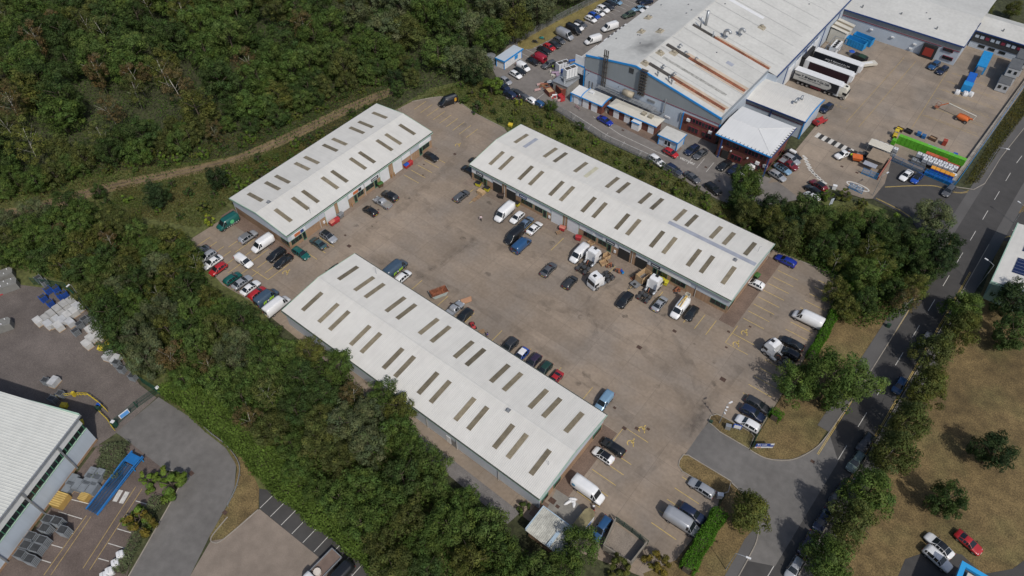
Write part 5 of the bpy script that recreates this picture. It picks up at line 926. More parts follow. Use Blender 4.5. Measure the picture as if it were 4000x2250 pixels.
# ---- pickups: silver one by the green bin, silver one at the nearest terrace, red one at the office, white tipper at the crossing
def pickup(col, x, y, h, label, load=None, group=None, flat=False):
    key = ('pickup', flat)
    if key not in CP:
        g = thing('pickup_truck', 'x', 'pickup'); PROTO.append(g)
        st = [(-.75, .3, 1.05, 1.12, .94, .8), (-.7, .3, 1.05, 1.5, .94, .68), (-.45, .3, 1.05, 1.68, .95, .66), (.2, .3, 1.04, 1.7, .95, .66), (.55, .3, 1.03, 1.62, .95, .66), (1.2, .3, 1.02, 1.08, .94, .78), (1.9, .32, .95, 1.0, .92, .74), (2.45, .38, .82, .86, .85, .64), (2.55, .5, .64, .68, .7, .55)]
        vs, fs, n = loft(st); me = bpy.data.meshes.new('body'); me.from_pydata(vs, [], fs); me.materials.append(paint('grey')); me.polygons.foreach_set('use_smooth', [True]*len(fs))
        b = link('body', me, g); b.material_slots[0].link = 'OBJECT'; b.material_slots[0].material = paint('grey'); V = lambda i, k: Vector(vs[i*n+k])
        for nm, i0, i1 in (('windscreen', 4, 5), ('rear_window', 0, 2)):
            vv = [V(i0, 3), V(i1, 3), V(i1, 5), V(i0, 5), V(i0, 7), V(i1, 7)]; c = sum(vv, Vector())/6; vv = [p+(c-p)*.06+Vector((.012 if i0 else -.012, 0, .012)) for p in vv]; MB().add(vv, [(0, 1, 2, 3), (3, 2, 5, 4)]).obj(nm, m_win, g)
        for k in (2, 7):
            for i in (2, 3): vv = [V(i, k), V(i+1, k), V(i+1, k+1), V(i, k+1)]; c = sum(vv, Vector())/4; MB().add([p+(c-p)*.12+Vector((0, -.012 if k == 2 else .012, 0)) for p in vv], [(0, 1, 2, 3)]).obj('side_window', m_win, g)
        bd = MB(); w_ = 1.02 if flat else .94; z = .78 if flat else .62; t = 1.12 if flat else 1.06; bd.box(-2.62, -.78, -w_, w_, z, z+.06).box(-2.62, -.78, -w_, -w_+.07, z, t).box(-2.62, -.78, w_-.07, w_, z, t).box(-2.62, -2.55, -w_, w_, z, t).box(-.85, -.78, -w_, w_, z, t).box(-2.5, -.8, -.9, .9, .32, z)
        b2 = bd.obj('load_bed', m_dgrey if flat else paint('grey'), g); 
        if not flat: b2.material_slots[0].link = 'OBJECT'; b2.material_slots[0].material = paint('grey')
        wm = wheel_mesh(.38)
        for xx in (-1.55, 1.62):
            for s in (-1, 1): o = link('wheel', wm, g); o.location = (xx, s*.86, .38)
        for s in (-1, 1): MB().box(2.3, 2.5, s*.62-.16, s*.62+.16, .72, .9).obj('headlight', m_lens, g); MB().box(-2.66, -2.6, s*.84-.06, s*.84+.06, .7, 1.0).obj('tail_light', m_tail, g); MB().box(.85, 1, s*1.03-.1, s*1.03+.1, 1.05, 1.2).obj('wing_mirror', m_trim, g)
        CP[key] = g
    r = dup(CP[key], (x, y, .012), R(h), label, 'pickup', group); r.name = 'pickup_truck'
    for c in r.children:
        if c.name.startswith('body') or (c.name.startswith('load_bed') and not flat): c.material_slots[0].link = 'OBJECT'; c.material_slots[0].material = paint(col)
    if load: MB().box(-2.5, -.9, -.84, .84, .9, 1.09).obj('load_cover', load, r).matrix_parent_inverse = Matrix.Identity(4)
    return r
pickup('silver', -101.88,79.95, 180, 'silver grey pickup with pale bed between two dark cars', M['pale grey concrete'], Gp); pickup('silver', -66.88,65.73, 90, 'silver pickup with tilted load cover behind the nearest roof', paint('silver'), Gp)
pickup('maroon', -31.81,152.85, -10, 'dark red pickup with pale bed cover at the office', m_galv, Gf); tp = pickup('white', -22.50,165.25, 246, 'white flatbed truck driving over the zebra crossing', None, Gf, True)
for k in range(4): MB().obox(-1.2-.35*k, random.uniform(-.5, .5), .86, .5, .5, .3, 30*k).obj('load', [m_whtp, m_rust, m_dgrey, m_grey][k], tp).matrix_parent_inverse = Matrix.Identity(4)
# ---- lorry tractors
def tractor(x, y, h, label, col='white', group=None):
    key = ('tractor', col)
    if key not in CP:
        g = thing('lorry_tractor', 'x', 'lorry'); PROTO.append(g); P = paint(col)
        st = [(.95, .9, 2.5, 3.4, 1.2, 1.02), (1.0, .8, 2.5, 3.62, 1.24, 1.06), (1.7, .7, 2.5, 3.78, 1.25, 1.06), (2.6, .6, 2.48, 3.7, 1.25, 1.04), (3.0, .5, 2.4, 3.3, 1.24, 1.04), (3.18, .45, 2.2, 2.72, 1.22, 1.08), (3.28, .4, 1.5, 1.62, 1.2, 1.1), (3.3, .42, 1.0, 1.1, 1.16, 1.0)]
        vs, fs, n = loft(st); mb = MB(); mb.add(vs, fs); b = mb.obj('cab', P, g); V = lambda i, k: Vector(vs[i*n+k])
        MB().add([(3.3, -1.02, 1.62), (3.3, 1.02, 1.62), (3.23, 1.02, 2.5), (3.23, -1.02, 2.5)], [(0, 1, 2, 3)]).obj('windscreen', m_win, g); MB().box(3.1, 3.45, -1.0, 1.0, 2.52, 2.68).obj('sun_visor', m_trim, g)
        for s in (-1, 1): MB().box(2.1, 2.95, s*1.245-.02, s*1.245+.02, 1.72, 2.4).obj('side_window', m_win, g); MB().box(3.0, 3.3, s*1.4-.1, s*1.4+.1, 1.7, 2.5).obj('wing_mirror', m_trim, g); MB().box(3.26, 3.34, s*.9-.2, s*.9+.2, .75, 1.0).obj('headlight', m_lens, g)
        MB().box(2.0, 2.7, -.35, .35, 3.79, 3.84).obj('roof_hatch', m_trim, g)
        for s in (-1, 1): MB().box(.55, 1.0, s*1.16-.06, s*1.16+.06, 1.0, 3.2).obj('side_deflector', P, g)
        ch = MB(); 
        for s in (-1, 1): ch.box(-2.9, 2.6, s*.42-.06, s*.42+.06, .75, 1.0)
        for xx in (-2.85, -1.6, -.4, .5): ch.box(xx, xx+.16, -.42, .42, .8, .96)
        ch.box(-.1, .9, -.75, .75, .98, 1.03); ch.obj('chassis', m_trim, g)
        MB().tube([(-1.5, 0, 1.02), (-1.5, 0, 1.14)], .52, 14).obj('fifth_wheel', m_dgrey, g); MB().tube([(.35, .2, 1.05), (.3, .2, 1.5), (-.2, .1, 1.6), (-.5, 0, 1.1)], .04, 5).obj('air_lines', m_orange, g)
        for s in (-1, 1): MB().tube([(-.2, s*.95, .75), (1.2, s*.95, .75)], .32, 10).obj('fuel_tank', m_galv, g, True)
        wm = wheel_mesh(.5, .34)
        for xx, yy in ((2.35, 1.02), (-1.1, .95), (-2.35, .95)):
            for s in (-1, 1):
                o = link('wheel', wm, g); o.location = (xx, s*yy, .5)
                if xx < 0: MB().add([(xx+.62*cos(t), s*yy+d_, .52+.62*sin(t)) for t in np.linspace(.15, pi-.15, 7) for d_ in (-.3, .3)], [(2*k, 2*k+1, 2*k+3, 2*k+2) for k in range(6)]).obj('mudguard', mat('grey mudguard', (.05, .052, .056), .6), g)
        MB().box(-2.98, -2.88, -1.1, 1.1, .6, .72).obj('tail_bar', m_trim, g); [MB().box(-3.0, -2.95, s*.9-.15, s*.9+.15, .6, .72).obj('tail_light', m_tail, g) for s in (-1, 1)]
        CP[key] = g
    return dup(CP[key], (x, y, .012), R(h), label, 'lorry', group)
for x, y, h, lb in ((-52.22,93.59, 88, 'white lorry tractor parked beside a white van, cab to the workshops'), (-47.24,91.48, 256, 'white lorry tractor facing the camera in mid yard'), (-37.51,94.88, 89, 'white lorry tractor beside the pallet trailer and yellow bins'), (-8.80,95.84, 166, 'white lorry tractor alone on the right side of the yard')):
    r = tractor(x, y, h, lb, 'white', 'lorry tractors in the yard'); r.name = 'lorry_tractor'
# ---- box trailers at the docks
def trailer(x0, y, label, side, L_=13.4, text=None, tcol=None, sub=False):
    g = thing('box_trailer', label, 'trailer', (x0, y, 0), 0, 'refrigerated trailers at the loading docks'); x1 = x0+L_; zt = 4.0
    MB().box(x0, x1, y-1.28, y+1.28, 1.25, zt).obj('box_body', m_whtp, g)
    pn = MB().box(x0+(.0 if text else 1.4), x1-.35, y-1.31, y-1.28, 1.3, zt-.12).obj('side_panel', side, g)
    MB().box(x0+.1, x1-.1, y-.5, y+.5, .85, 1.25).obj('chassis', mat('maroon chassis', (.1, .012, .02), .6), g); MB().box(x0+5.6, x0+8.6, y-1.2, y-1.1, .5, 1.1).obj('side_guard', M['maroon chassis'], g)
    MB().box(x1, x1+.55, y-1.1, y+1.1, 1.9, 3.8).obj('refrigeration_unit', m_whtp, g)
    wm = wheel_mesh(.5, .38)
    for k in range(3):
        for s in (-1, 1): o = link('wheel', wm, g); o.matrix_parent_inverse = Matrix.Identity(4); o.location = (2+k*1.3, s*1.02, .5)
    if text == 1:
        ov = MB(); c = [(x0+.3, 1.4), (x1-4.2, 1.4)]+[(x1-4.2+1.9*sin(t), 2.6-1.2*cos(t)) for t in np.linspace(.2, pi-.2, 9)]+[(x1-4.2, 3.8), (x0+.3, 3.8)]
        ov.poly([(a, y-1.325, z) for a, z in c]).obj('grey_panel', mat('pale grey livery', (.42, .42, .4), .5), pn)
        lettering('James T. Blakeman & Co. Ltd.', .86, m_blk, pn, (x0+5.3, y-1.335, 2.95), (1, 0, 0), (0, 0, 1), .05, .25); lettering('SAUSAGE & MEAT PRODUCT MANUFACTURERS', .3, m_blk, pn, (x0+5, y-1.335, 2.25), (1, 0, 0), (0, 0, 1), .012)
    if text == 2:
        lettering('James T. Blakeman & Co. Ltd.', .6, m_whtp, pn, (x0+7.3, y-1.335, 2.75), (1, 0, 0), (0, 0, 1), .015, .25); lettering('SAUSAGE & MEAT PRODUCT MANUFACTURERS', .26, m_whtp, pn, (x0+7.3, y-1.335, 2.2), (1, 0, 0), (0, 0, 1), .008)
    return g
black_liv = mat('black livery', (.014, .016, .022), .4)
trailer(-46.9, 190.2, 'white trailer with black lettering on a pale grey panel, coupled to a lorry', black_liv, text=1); trailer(-46.6, 196.9, 'white roofed trailer with dark side between two other trailers', mat('dark maroon livery', (.03, .014, .018), .45)); trailer(-46.4, 203.2, 'grey roofed trailer with white lettering on a black side', black_liv, text=2)
r = tractor(-34.6, 190.2, 0, 'cream white lorry tractor coupled to the lettered trailer', 'cream'); r.name = 'lorry_tractor'; tag(r, None, None, 'lorry tractors in the yard')

# =====================================================================  YARD THINGS, FENCES, LAMPS, PEOPLE
def C_(name, col, r=.6, me=0): return mat(name, col, r, me, noise=[(1.2, .12, 4)])
c_red, c_yelb, c_grn, c_bl, c_bl2 = C_('red plastic', (.36, .03, .035)), C_('yellow plastic', (.5, .45, .03)), C_('green plastic', (.045, .12, .03)), C_('blue plastic', (.01, .07, .36)), C_('sky blue steel', (.015, .22, .5))
c_wood, c_wood2 = C_('pale timber', (.42, .29, .16), .85), C_('weathered timber', (.26, .17, .1), .85); c_slab = C_('grey concrete slabs', (.33, .33, .32), .85); c_fgrn = C_('dark green fence', (.012, .06, .04), .5); c_oran = C_('orange steel', (.55, .13, .03)); c_lime = C_('lime green crate', (.1, .36, .025)); c_ltbl = C_('pale blue tank', (.2, .42, .62)); c_ibc = mat('white poly tank', (.58, .6, .62), .5, noise=[(1.5, .08, 3)]); c_yst = C_('yellow steel', (.5, .38, .03)); c_dkgr = C_('dark foliage green', (.02, .05, .03)); c_ora2 = C_('amber lid', (.6, .27, .03)); c_skin = mat('skin', (.5, .32, .24), .6)
PR = {}
def proto(name, cat, parts):
    g = thing(name, 'x', cat); PROTO.append(g)
    for nm, mb, m in parts: mb.obj(nm, m, g)
    return g
def putall(key, build, rows, cat, group=None, name=None):
    for x, y, z, a, lb, *cl in rows:
        k = (key,)+tuple(cl[:1])
        if k not in PR: PR[k] = build(*cl[:1]) if cl else build()
        r = dup(PR[k], (x, y, z), R(a), lb, cat, group, cl[1] if len(cl) > 1 else None); r.name = name or key
# ---- wheeled skips
def bin_(c='red'):
    m, lid = {'red': (c_red, c_red), 'redblue': (c_red, c_bl), 'green': (C_('rusty bin', (.09, .06, .03)), c_grn), 'yellow': (c_yelb, m_trim), 'yellowl': (c_yelb, c_yelb), 'black': (m_trim, C_('dark brown lid', (.045, .03, .025))), 'grey': (m_grey, m_grey), 'pink': (c_red, C_('faded red lid', (.45, .16, .12))), 'dgreen': (c_dkgr, c_grn)}[c]
    b = MB().add([(-.55, -.42, .2), (.55, -.42, .2), (.55, .42, .2), (-.55, .42, .2), (-.66, -.52, 1.1), (.66, -.52, 1.1), (.66, .52, 1.1), (-.66, .52, 1.1)], [(3, 2, 1, 0), (0, 1, 5, 4), (1, 2, 6, 5), (2, 3, 7, 6), (3, 0, 4, 7), (4, 5, 6, 7)])
    l = MB().extr([(-.56, 1.12), (.56, 1.12), (.56, 1.16), (.2, 1.3), (-.3, 1.32), (-.56, 1.2)], 0, -.7, .7); w_ = MB()
    for x in (-.45, .45):
        for y in (-.32, .32): w_.tube([(x, y-.04, .1), (x, y+.04, .1)], .1, 8)
    return proto('wheeled_bin', 'bin', [('tub', b, m), ('lid', l, lid), ('wheels', w_, m_trim)])
putall('wheeled_bin', bin_, [(-106.87,93.42, 0, 90, 'red wheeled bin with blue lid at the shortest terrace', 'redblue'), (-106.86,94.66, 0, 90, 'plain red wheeled bin beside the blue lidded one', 'red'), (-106.96,84.25, 0, 80, 'green lidded rusty bin by the black sign', 'green'), (-106.13,67.87, 0, 92, 'red wheeled bin with faded pink lid', 'pink'), (-106.04,69.08, 0, 85, 'red wheeled bin between the faded one and a grey bin', 'red'), (-106.52,70.84, 0, 92, 'grey wheeled bin beside two red ones', 'grey'), (-88.31,99.22, 0, 10, 'yellow bin with black lid at the left end of the longest terrace', 'yellow'), (-85.47,99.12, 0, 8, 'second yellow bin with black lid, beside the open doorway', 'yellow'), (-81.21,99.28, 0, 25, 'black bin with white mark between two open doorways', 'black'), (-76.54,99.37, 0, 0, 'yellow bin with black lid behind the tall white van', 'yellow'), (-63.17,99.29, 0, 12, 'red bin with a pallet leaning on it', 'pink'), (-58.50,99.03, 0, 20, 'bright red bin beside the office windows of the longest terrace', 'red'), (-37.36,99.42, 0, 8, 'left one of two all yellow bins', 'yellowl'), (-36.24,99.39, 0, 8, 'right one of two all yellow bins', 'yellowl'), (-21.59,113.11, 0, 80, 'dark green bin at the right end of the longest terrace', 'dgreen')], 'bin', 'wheeled bins in the yard')
# ---- pallets, timber, crates
def pallet(c=c_wood2):
    t = MB(); b = MB()
    for k in range(7): t.box(-.6, .6, -.5+k*.15, -.4+k*.15, .12, .145)
    for x in (-.55, 0, .55): b.box(x-.05, x+.05, -.5, .5, 0, .12)
    return proto('pallet', 'pallet', [('deck_boards', t, c_wood2), ('bearers', b, c_wood2)])
putall('pallet', pallet, [(-85.69,96.16, 0, 45*0+90, 'flat pallet nearest the stacked timber beside the grey estate'), (-85.80,94.81, 0, 90, 'flat pallet lying furthest from the stacked timber'), (-66.79,69.16, 0, 62, 'timber pallet lying alone in mid yard by the skip'), (-59.02,65.27, 0, 60, 'pale board on a pallet behind the nearest roof'), (-63.25,97.93, .3, 62, 'pallet leaning on the red bin')], 'pallet', None)
t = thing('timber_stack', 'stack of pale boards on a pallet between two yellow bay lines', 'timber', (-86.03,97.52, 0)); WM.pop(t.name)
for k in range(5): MB().box(-.9, .9, -.6, .6, .12+k*.16, .26+k*.16).obj('board_pack', c_wood, t)
t = thing('timber_bundle', 'bundle of orange boards lying on the pallet in mid yard', 'timber', (-66.80,69.49, .15), R(62)); WM.pop(t.name)
for k in range(4): MB().box(-1.1, 1.0+.1*k, -.6+k*.3, -.34+k*.3, 0, .25).obj('board', C_('reddish timber', (.4, .22, .13)), t)
def crate(n=5):
    a = MB()
    for k in range(n):
        for s in (-1, 1): a.box(-.9, .9, s*.6-.03, s*.6+.03, .12+k*.22, .25+k*.22); a.box(s*.9-.03, s*.9+.03, -.6, .6, .12+k*.22, .25+k*.22)
    b = MB()
    for x in (-.85, 0, .85):
        for s in (-1, 1): b.box(x-.05, x+.05, s*.62-.03, s*.62+.03, 0, .12+n*.22)
    return proto('slatted_crate', 'crate', [('slats', a, c_wood), ('uprights', b, c_wood2), ('floor', MB().box(-.9, .9, -.6, .6, .05, .12), c_wood2)])
putall('slatted_crate', crate, [(-50.48,98.07, 0, 70, 'slatted crate by the tractor unit and workshop door'), (-49.88,96.37, 0, 62, 'slatted crate nearest the camera by the tractor unit', 3), (-55.55,100.11, 0, 70, 'slatted timber frame under the office windows', 2)], 'crate', 'slatted crates by the workshops')
def parts_heap(seed):
    random.seed(seed); mbs = [MB() for _ in range(3)]
    for k in range(16): mbs[k % 3].obox(random.uniform(-.8, .8), random.uniform(-.55, .55), 0, random.uniform(.2, .7), random.uniform(.15, .4), random.uniform(.15, .6), random.uniform(0, 180))
    mbs[0].tube([(-.6, 0, .5), (.5, .1, .6)], .2, 8)
    return mbs
for x, y, lb, ms in ((-48.52,96.68, 'heap of rusty engine parts by the slatted crates', (m_rust, m_dgrey, c_wood2)), (-46.22,96.53, 'heap of brown scrap metal in mid yard', (m_rust, m_soot, m_dgrey)), (-33.41,99.38, 'rusty cabinet and scrap by the long window', (m_rust, m_rust, m_dgrey))):
    g = thing('scrap_heap', lb, 'scrap', (x, y, 0), R(random.uniform(0, 90)), 'scrap in the yard'); WM.pop(g.name)
    for mb, m_ in zip(parts_heap(len(lb)), ms): mb.obj('scrap_pieces', m_, g)
random.seed(5)
g = thing('blue_drum', 'blue plastic drum lying beside the scrap in mid yard', 'drum', (-45.43,96.71, 0), R(-25)); WM.pop(g.name); MB().tube([(-.55, 0, .3), (.55, 0, .3)], .3, 12).obj('drum', c_bl, g); MB().tube([(-.58, 0, .3), (-.5, 0, .3)], .31, 12).tube([(.5, 0, .3), (.58, 0, .3)], .31, 12).obj('rim', c_bl2, g)
# trailer with a slatted timber body
g = thing('pallet_trailer', 'flat trailer with a tall slatted timber body behind the black off-roader', 'trailer', (-40.69,96.44, 0), R(78)); WM.pop(g.name)
MB().box(-2.2, 2.4, -.95, .95, .62, .75).obj('bed', m_grey, g); MB().tube([(-2.2, -.5, .6), (-3.4, 0, .55)], .06, 6).tube([(-2.2, .5, .6), (-3.4, 0, .55)], .06, 6).obj('drawbar', m_dgrey, g)
wm_ = wheel_mesh(.32)
for x in (-.1, .75):
    for s in (-1, 1): o = link('wheel', wm_, g); o.location = (x, s*1.02, .32)
sl_ = MB()
for k in range(7):
    z = .8+k*.26
    for s in (-1, 1): sl_.box(-.6, 2.35, s*.9-.03, s*.9+.03, z, z+.16)
    for x in (-.6, 2.35): sl_.box(x-.03, x+.03, -.9, .9, z, z+.16)
sl_.obj('slatted_sides', c_wood, g); up_ = MB()
for x in (-.6, .4, 1.4, 2.35):
    for s in (-1, 1): up_.box(x-.06, x+.06, s*.95-.04, s*.95+.04, .75, 2.65)
up_.obj('uprights', c_wood2, g); MB().tube([(-1.7, 0, .76), (-1.7, 0, .95)], .32, 12).obj('spare_wheel', m_tyre, g)
g = thing('wire_cage', 'dark wire cage standing behind the pallet trailer', 'cage', (-42.37,96.99, 0), R(70)); WM.pop(g.name); mb = MB()
for k in range(9): mb.box(-.9+k*.22, -.87+k*.22, -.5, -.47, 0, 1.2).box(-.9+k*.22, -.87+k*.22, .47, .5, 0, 1.2).box(-.9+k*.22, -.87+k*.22, -.5, .5, 1.17, 1.2)
mb.obj('bars', m_soot, g); MB().box(-.9, .9, -.5, .5, 0, .08).obj('base', m_rust, g)
# skip
g = thing('rusty_skip', 'empty rusty skip with pale grey outside behind the nearest roof', 'skip', (-72.43,67.20, 0), R(65)); WM.pop(g.name)
o_ = [(-1.3, -.8, .1), (1.3, -.8, .1), (1.3, .8, .1), (-1.3, .8, .1), (-2.0, -.9, 1.35), (2.0, -.9, 1.35), (2.0, .9, 1.35), (-2.0, .9, 1.35)]
MB().add(o_, [(3, 2, 1, 0), (0, 1, 5, 4), (1, 2, 6, 5), (2, 3, 7, 6), (3, 0, 4, 7)]).obj('shell', C_('pale grey skip paint', (.35, .4, .39)), g); MB().add([(x*.95, y*.93, z+.04) for x, y, z in o_], [(0, 1, 2, 3), (4, 5, 1, 0), (5, 6, 2, 1), (6, 7, 3, 2), (7, 4, 0, 3)]).obj('rusty_inside', m_rust, g); MB().box(-2.0, 2, -.98, -.9, 1.2, 1.38).box(-2, 2, .9, .98, 1.2, 1.38).obj('rim', m_rust, g)
g = thing('red_quad_bike', 'red quad bike peeping over the nearest roof', 'quad bike', (-61.26,65.06, 0), R(150)); WM.pop(g.name); MB().add(*loft([(-.9, .4, .6, .66, .3, .2), (-.6, .35, .75, .85, .5, .3), (0, .35, .7, .78, .28, .2), (.5, .35, .75, .9, .5, .3), (.9, .4, .6, .66, .35, .25)])[:2]).obj('body', c_red, g, True); MB().tube([(.35, -.45, 1.0), (.35, .45, 1.0)], .03, 6).box(-.5, .1, -.16, .16, .82, .92).obj('handlebar_and_seat', m_trim, g); wq = wheel_mesh(.28, .24)
for x in (-.62, .62):
    for s in (-1, 1): o = link('wheel', wq, g); o.location = (x, s*.5, .28)
# ---- concrete pad by the shed: sheet, box trailer, motorbike, walled compound
g = thing('white_sheet', 'crumpled white sheet lying on the grey concrete pad', 'sheet', (-23.83,46.78, .03)); WM.pop(g.name); mb = MB(); 
for k, (x, y, a, l) in enumerate(((-.1, .5, 30, 1.5), (.5, 0, -60, 1.6), (-.4, -.5, 70, 1.7), (.1, .1, 10, 1.0))):
    n0 = len(mb.v); mb.add(*loft([(-l/2, 0, .05, .08, .1, .05), (-l/4, 0, .1, .22, .26, .12), (l/5, 0, .12, .25, .3, .14), (l/2, 0, .05, .08, .12, .05)])[:2])
    for i in range(n0, len(mb.v)): p = mb.v[i]; c, s = cos(R(a)), sin(R(a)); mb.v[i] = (x+c*p[0]-s*p[1], y+s*p[0]+c*p[1], p[2])
mb.obj('folds', m_whtp, g, True)
g = thing('box_trailer', 'mossy roofed white box trailer with blue badge beside the tan shed', 'trailer', (-19.97,44.65, 0), R(88)); WM.pop(g.name)
MB().prism([(-2.2, -.95), (1.5, -.95), (2.2, -.5), (2.2, .5), (1.5, .95), (-2.2, .95)], .5, 2.25).obj('box_body', m_whtp, g); MB().prism([(-2.22, -.97), (1.5, -.97), (2.22, -.5), (2.22, .5), (1.5, .97), (-2.22, .97)], 2.25, 2.3).obj('mossy_roof', mat('moss and dirt', (.19, .165, .09), .9, noise=[(.8, .35, 5)]), g); MB().extr([(-.5, 1.3), (.5, 1.15), (.75, 1.55), (0, 1.9), (-.6, 1.7)], 1, -1.0, -.95).obj('blue_badge', c_bl, g); MB().tube([(2.2, 0, .5), (3.0, 0, .5)], .06, 6).obj('drawbar', m_dgrey, g)
for s in (-1, 1): o = link('wheel', wm_, g); o.location = (-.3, s*.9, .32)
g = thing('motor_scooter', 'red and white motor scooter beside the mossy box trailer', 'scooter', (-19.83,47.47, 0), R(-55)); WM.pop(g.name); MB().add(*loft([(-.7, .45, .6, .7, .12, .08), (-.3, .3, .7, .82, .2, .14), (.15, .25, .4, .45, .18, .12), (.45, .35, .8, .95, .16, .08), (.6, .4, .9, .96, .08, .05)])[:2]).obj('body', c_red, g, True); MB().box(-.6, -.1, -.13, .13, .82, .9).obj('seat', m_trim, g); MB().tube([(.45, -.32, 1.0), (.45, .32, 1.0)], .03, 6).obj('handlebar', m_trim, g); MB().box(-.85, -.6, -.18, .18, .75, 1.05).obj('top_box', m_whtp, g)
for x in (-.55, .6): o = link('wheel', wheel_mesh(.24, .1), g); o.location = (x, 0, .24)
g = thing('walled_compound', 'open walled compound with gravelly floor and dark mesh gates', 'enclosure', (-13, 46, 0))
for a, b, nm in (((-16.1, 48.2), (-15.2, 43.2), 'block_wall'), ((-10.0, 48.0), (-10.3, 43.6), 'block_wall'), ((-15.2, 43.2), (-10.3, 43.6), 'block_wall')): strip(MB(), [a, b], .22, 0, 1.9).obj(nm, C_('grey block wall', (.2, .18, .15), .9), g)
MB().poly([(-16, 48.2, .03), (-15.2, 43.2, .03), (-10.3, 43.6, .03), (-10, 48, .03)]).obj('gravel_floor', mat('gravelly floor', (.21, .18, .15), .95, noise=[(.5, .2, 5), (5, .2, 4)]), g)
def mesh_fence(g, pts, h, m, step=2.5, wire=.5, name='fence'):
    """posts, rails and separate mesh panels of upright wires along a polyline"""
    for (x0, y0), (x1, y1) in zip(pts, pts[1:]):
        L_ = hypot(x1-x0, y1-y0); n = max(1, round(L_/step)); d = ((x1-x0)/L_, (y1-y0)/L_); ang = math.degrees(atan2(d[1], d[0]))
        for k in range(n+1): MB().tube([(x0+d[0]*L_*k/n, y0+d[1]*L_*k/n, 0), (x0+d[0]*L_*k/n, y0+d[1]*L_*k/n, h+.06)], .05, 5).obj('post', m, g)
        for k in range(n):
            a, b = L_*k/n+.06, L_*(k+1)/n-.06; mb = MB(); q = max(3, int((b-a)/wire))
            for z in (.08, h*.5, h-.06): mb.obox(x0+d[0]*(a+b)/2, y0+d[1]*(a+b)/2, z, b-a, .04, .05, ang)
            for i in range(q+1): t = a+(b-a)*i/q; mb.obox(x0+d[0]*t, y0+d[1]*t, .08, .035, .035, h-.1, ang)
            mb.obj('mesh_panel', m, g)
mesh_fence(g, [(-16.1, 48.5), (-13, 48.5), (-9.9, 48.3)], 1.8, c_fgrn, 1.6, .12)
for nm, lb, pts, h, m, st, wi in (
 ('green_mesh_fence', 'dark green mesh fence beside the entrance, behind three parked cars', [(-5.0, 84), (-4.75, 79), (-4.2, 74.8)], 1.9, c_fgrn, 2.5, .14),
 ('green_mesh_fence', 'dark green mesh fence along the storage yard and the wood', [(-143, 15.6), (-136, 19.4), (-128, 19.2), (-114.4, 17.6), (-102.4, 15.6), (-98, 16.2)], 2.2, c_fgrn, 2.8, .2),
 ('grey_mesh_fence', 'pale grey mesh fence along the bottom of the factory car park', [(-92, 136.2), (-86, 135.4), (-74.9, 133.2), (-60.9, 133.2), (-50.8, 132)], 2.0, m_galv, 2.8, .18),
 ('palisade_fence', 'grey palisade fence between the wood and the factory car park', [(-123.4, 153.6), (-121, 159.2), (-119.2, 176.6), (-116.4, 195), (-112, 216)], 2.3, m_galv, 2.8, .13),
 ('blue_fence', 'blue palisade fence in front of the white tanks, by two parked cars', [(-12.3, 171.2), (-4.5, 170.8)], 1.9, C_('faded blue steel', (.09, .17, .3)), 2.6, .11),
 ('blue_fence', 'blue palisade fence in front of the amber lidded bins', [(-3.9, 170.7), (3.2, 170.4)], 1.9, c_bl2, 2.4, .11),
 ('blue_fence', 'blue fence panel at the near end of the tank compound', [(-16.3, 161.6), (-12.6, 161.6)], 1.9, c_bl2, 1.9, .11),
 ('blue_fence', 'blue gate fence beside the speed limit marking', [(-16.8, 154.4), (-13.5, 154.2)], 1.7, c_bl2, 1.7, .11),
 ('blue_fence', 'long blue fence on the retaining wall along the road', [(3.4, 171.6), (4.5, 193), (5.4, 212), (6.4, 232)], 1.5, c_bl2, 2.8, .16)):
    g = thing(nm, lb, 'fence', (*pts[0], 0)); mesh_fence(g, pts, h, m, st, wi)
g = thing('retaining_wall', 'concrete retaining wall beside the blue fence along the road', 'wall', (3, 190, 0))
for i in range(12):
    y0 = 172+i*5; x0 = 2.6+i*.29; strip(MB(), [(x0, y0), (x0+.29, y0+4.9)], .9, 0, .75).obj('wall_panel', m_kerb, g)
g = thing('red_brick_wall', 'low red wall between the tank compound and parked cars', 'wall', (-12.4, 166, 0)); strip(MB(), [(-12.4, 170.8), (-12.35, 161.6)], .25, 0, 1.1).obj('wall', m_rbrick, g); strip(MB(), [(-12.4, 170.8), (-12.35, 161.6)], .32, 1.1, 1.18).obj('coping', C_('pinkish coping', (.3, .12, .09)), g)
# ---- lamps, signs, cabinets
def lamp(x, y, h, dx, dy, lb, nm='street_lamp', arm=1.6, cat='lamp'):
    g = thing(nm, lb, cat, (x, y, 0)); MB().tube([(x, y, 0), (x, y, h*.3), (x, y, h)], .085, 8, 0, .05).obj('post', m_galv, g); MB().tube([(x, y, h-.02), (x+dx*arm*.5, y+dy*arm*.5, h+.18), (x+dx*arm, y+dy*arm, h+.22)], .045, 6).obj('arm', m_galv, g); MB().obox(x+dx*(arm+.3), y+dy*(arm+.3), h+.14, .75, .26, .14, math.degrees(atan2(dy, dx))).obj('lantern', m_whtp, g); return g
lamp(2.00,52.67, 6.8, .95, .25, 'street lamp on the footway below the clipped hedge'); lamp(16.91,140.01, 7, -.9, .3, 'street lamp in the shadow of the solar roofed building'); lamp(7.51,182.00, 7, .95, .2, 'street lamp beside the green verge at the road bend'); lamp(14.88,84.96, 7, -.9, .3, 'street lamp leaning out of the roadside trees'); lamp(17.98,166.15, 5, -.8, .3, 'small street lamp at the far side of the junction'); lamp(-11.23,155.27, 6, .3, .95, 'thin lamp column at the factory gate'); 
g = lamp(-11.2, 76, 6.3, .4, .9, 'lamp post with camera heads on the upper grass island', 'lamp_post', .5); 
for z in (3.6, 4.6, 5.6): MB().obox(-11.2+.2, 76, z, .4, .2, .2, 40*z).obj('camera', m_whtp, g)
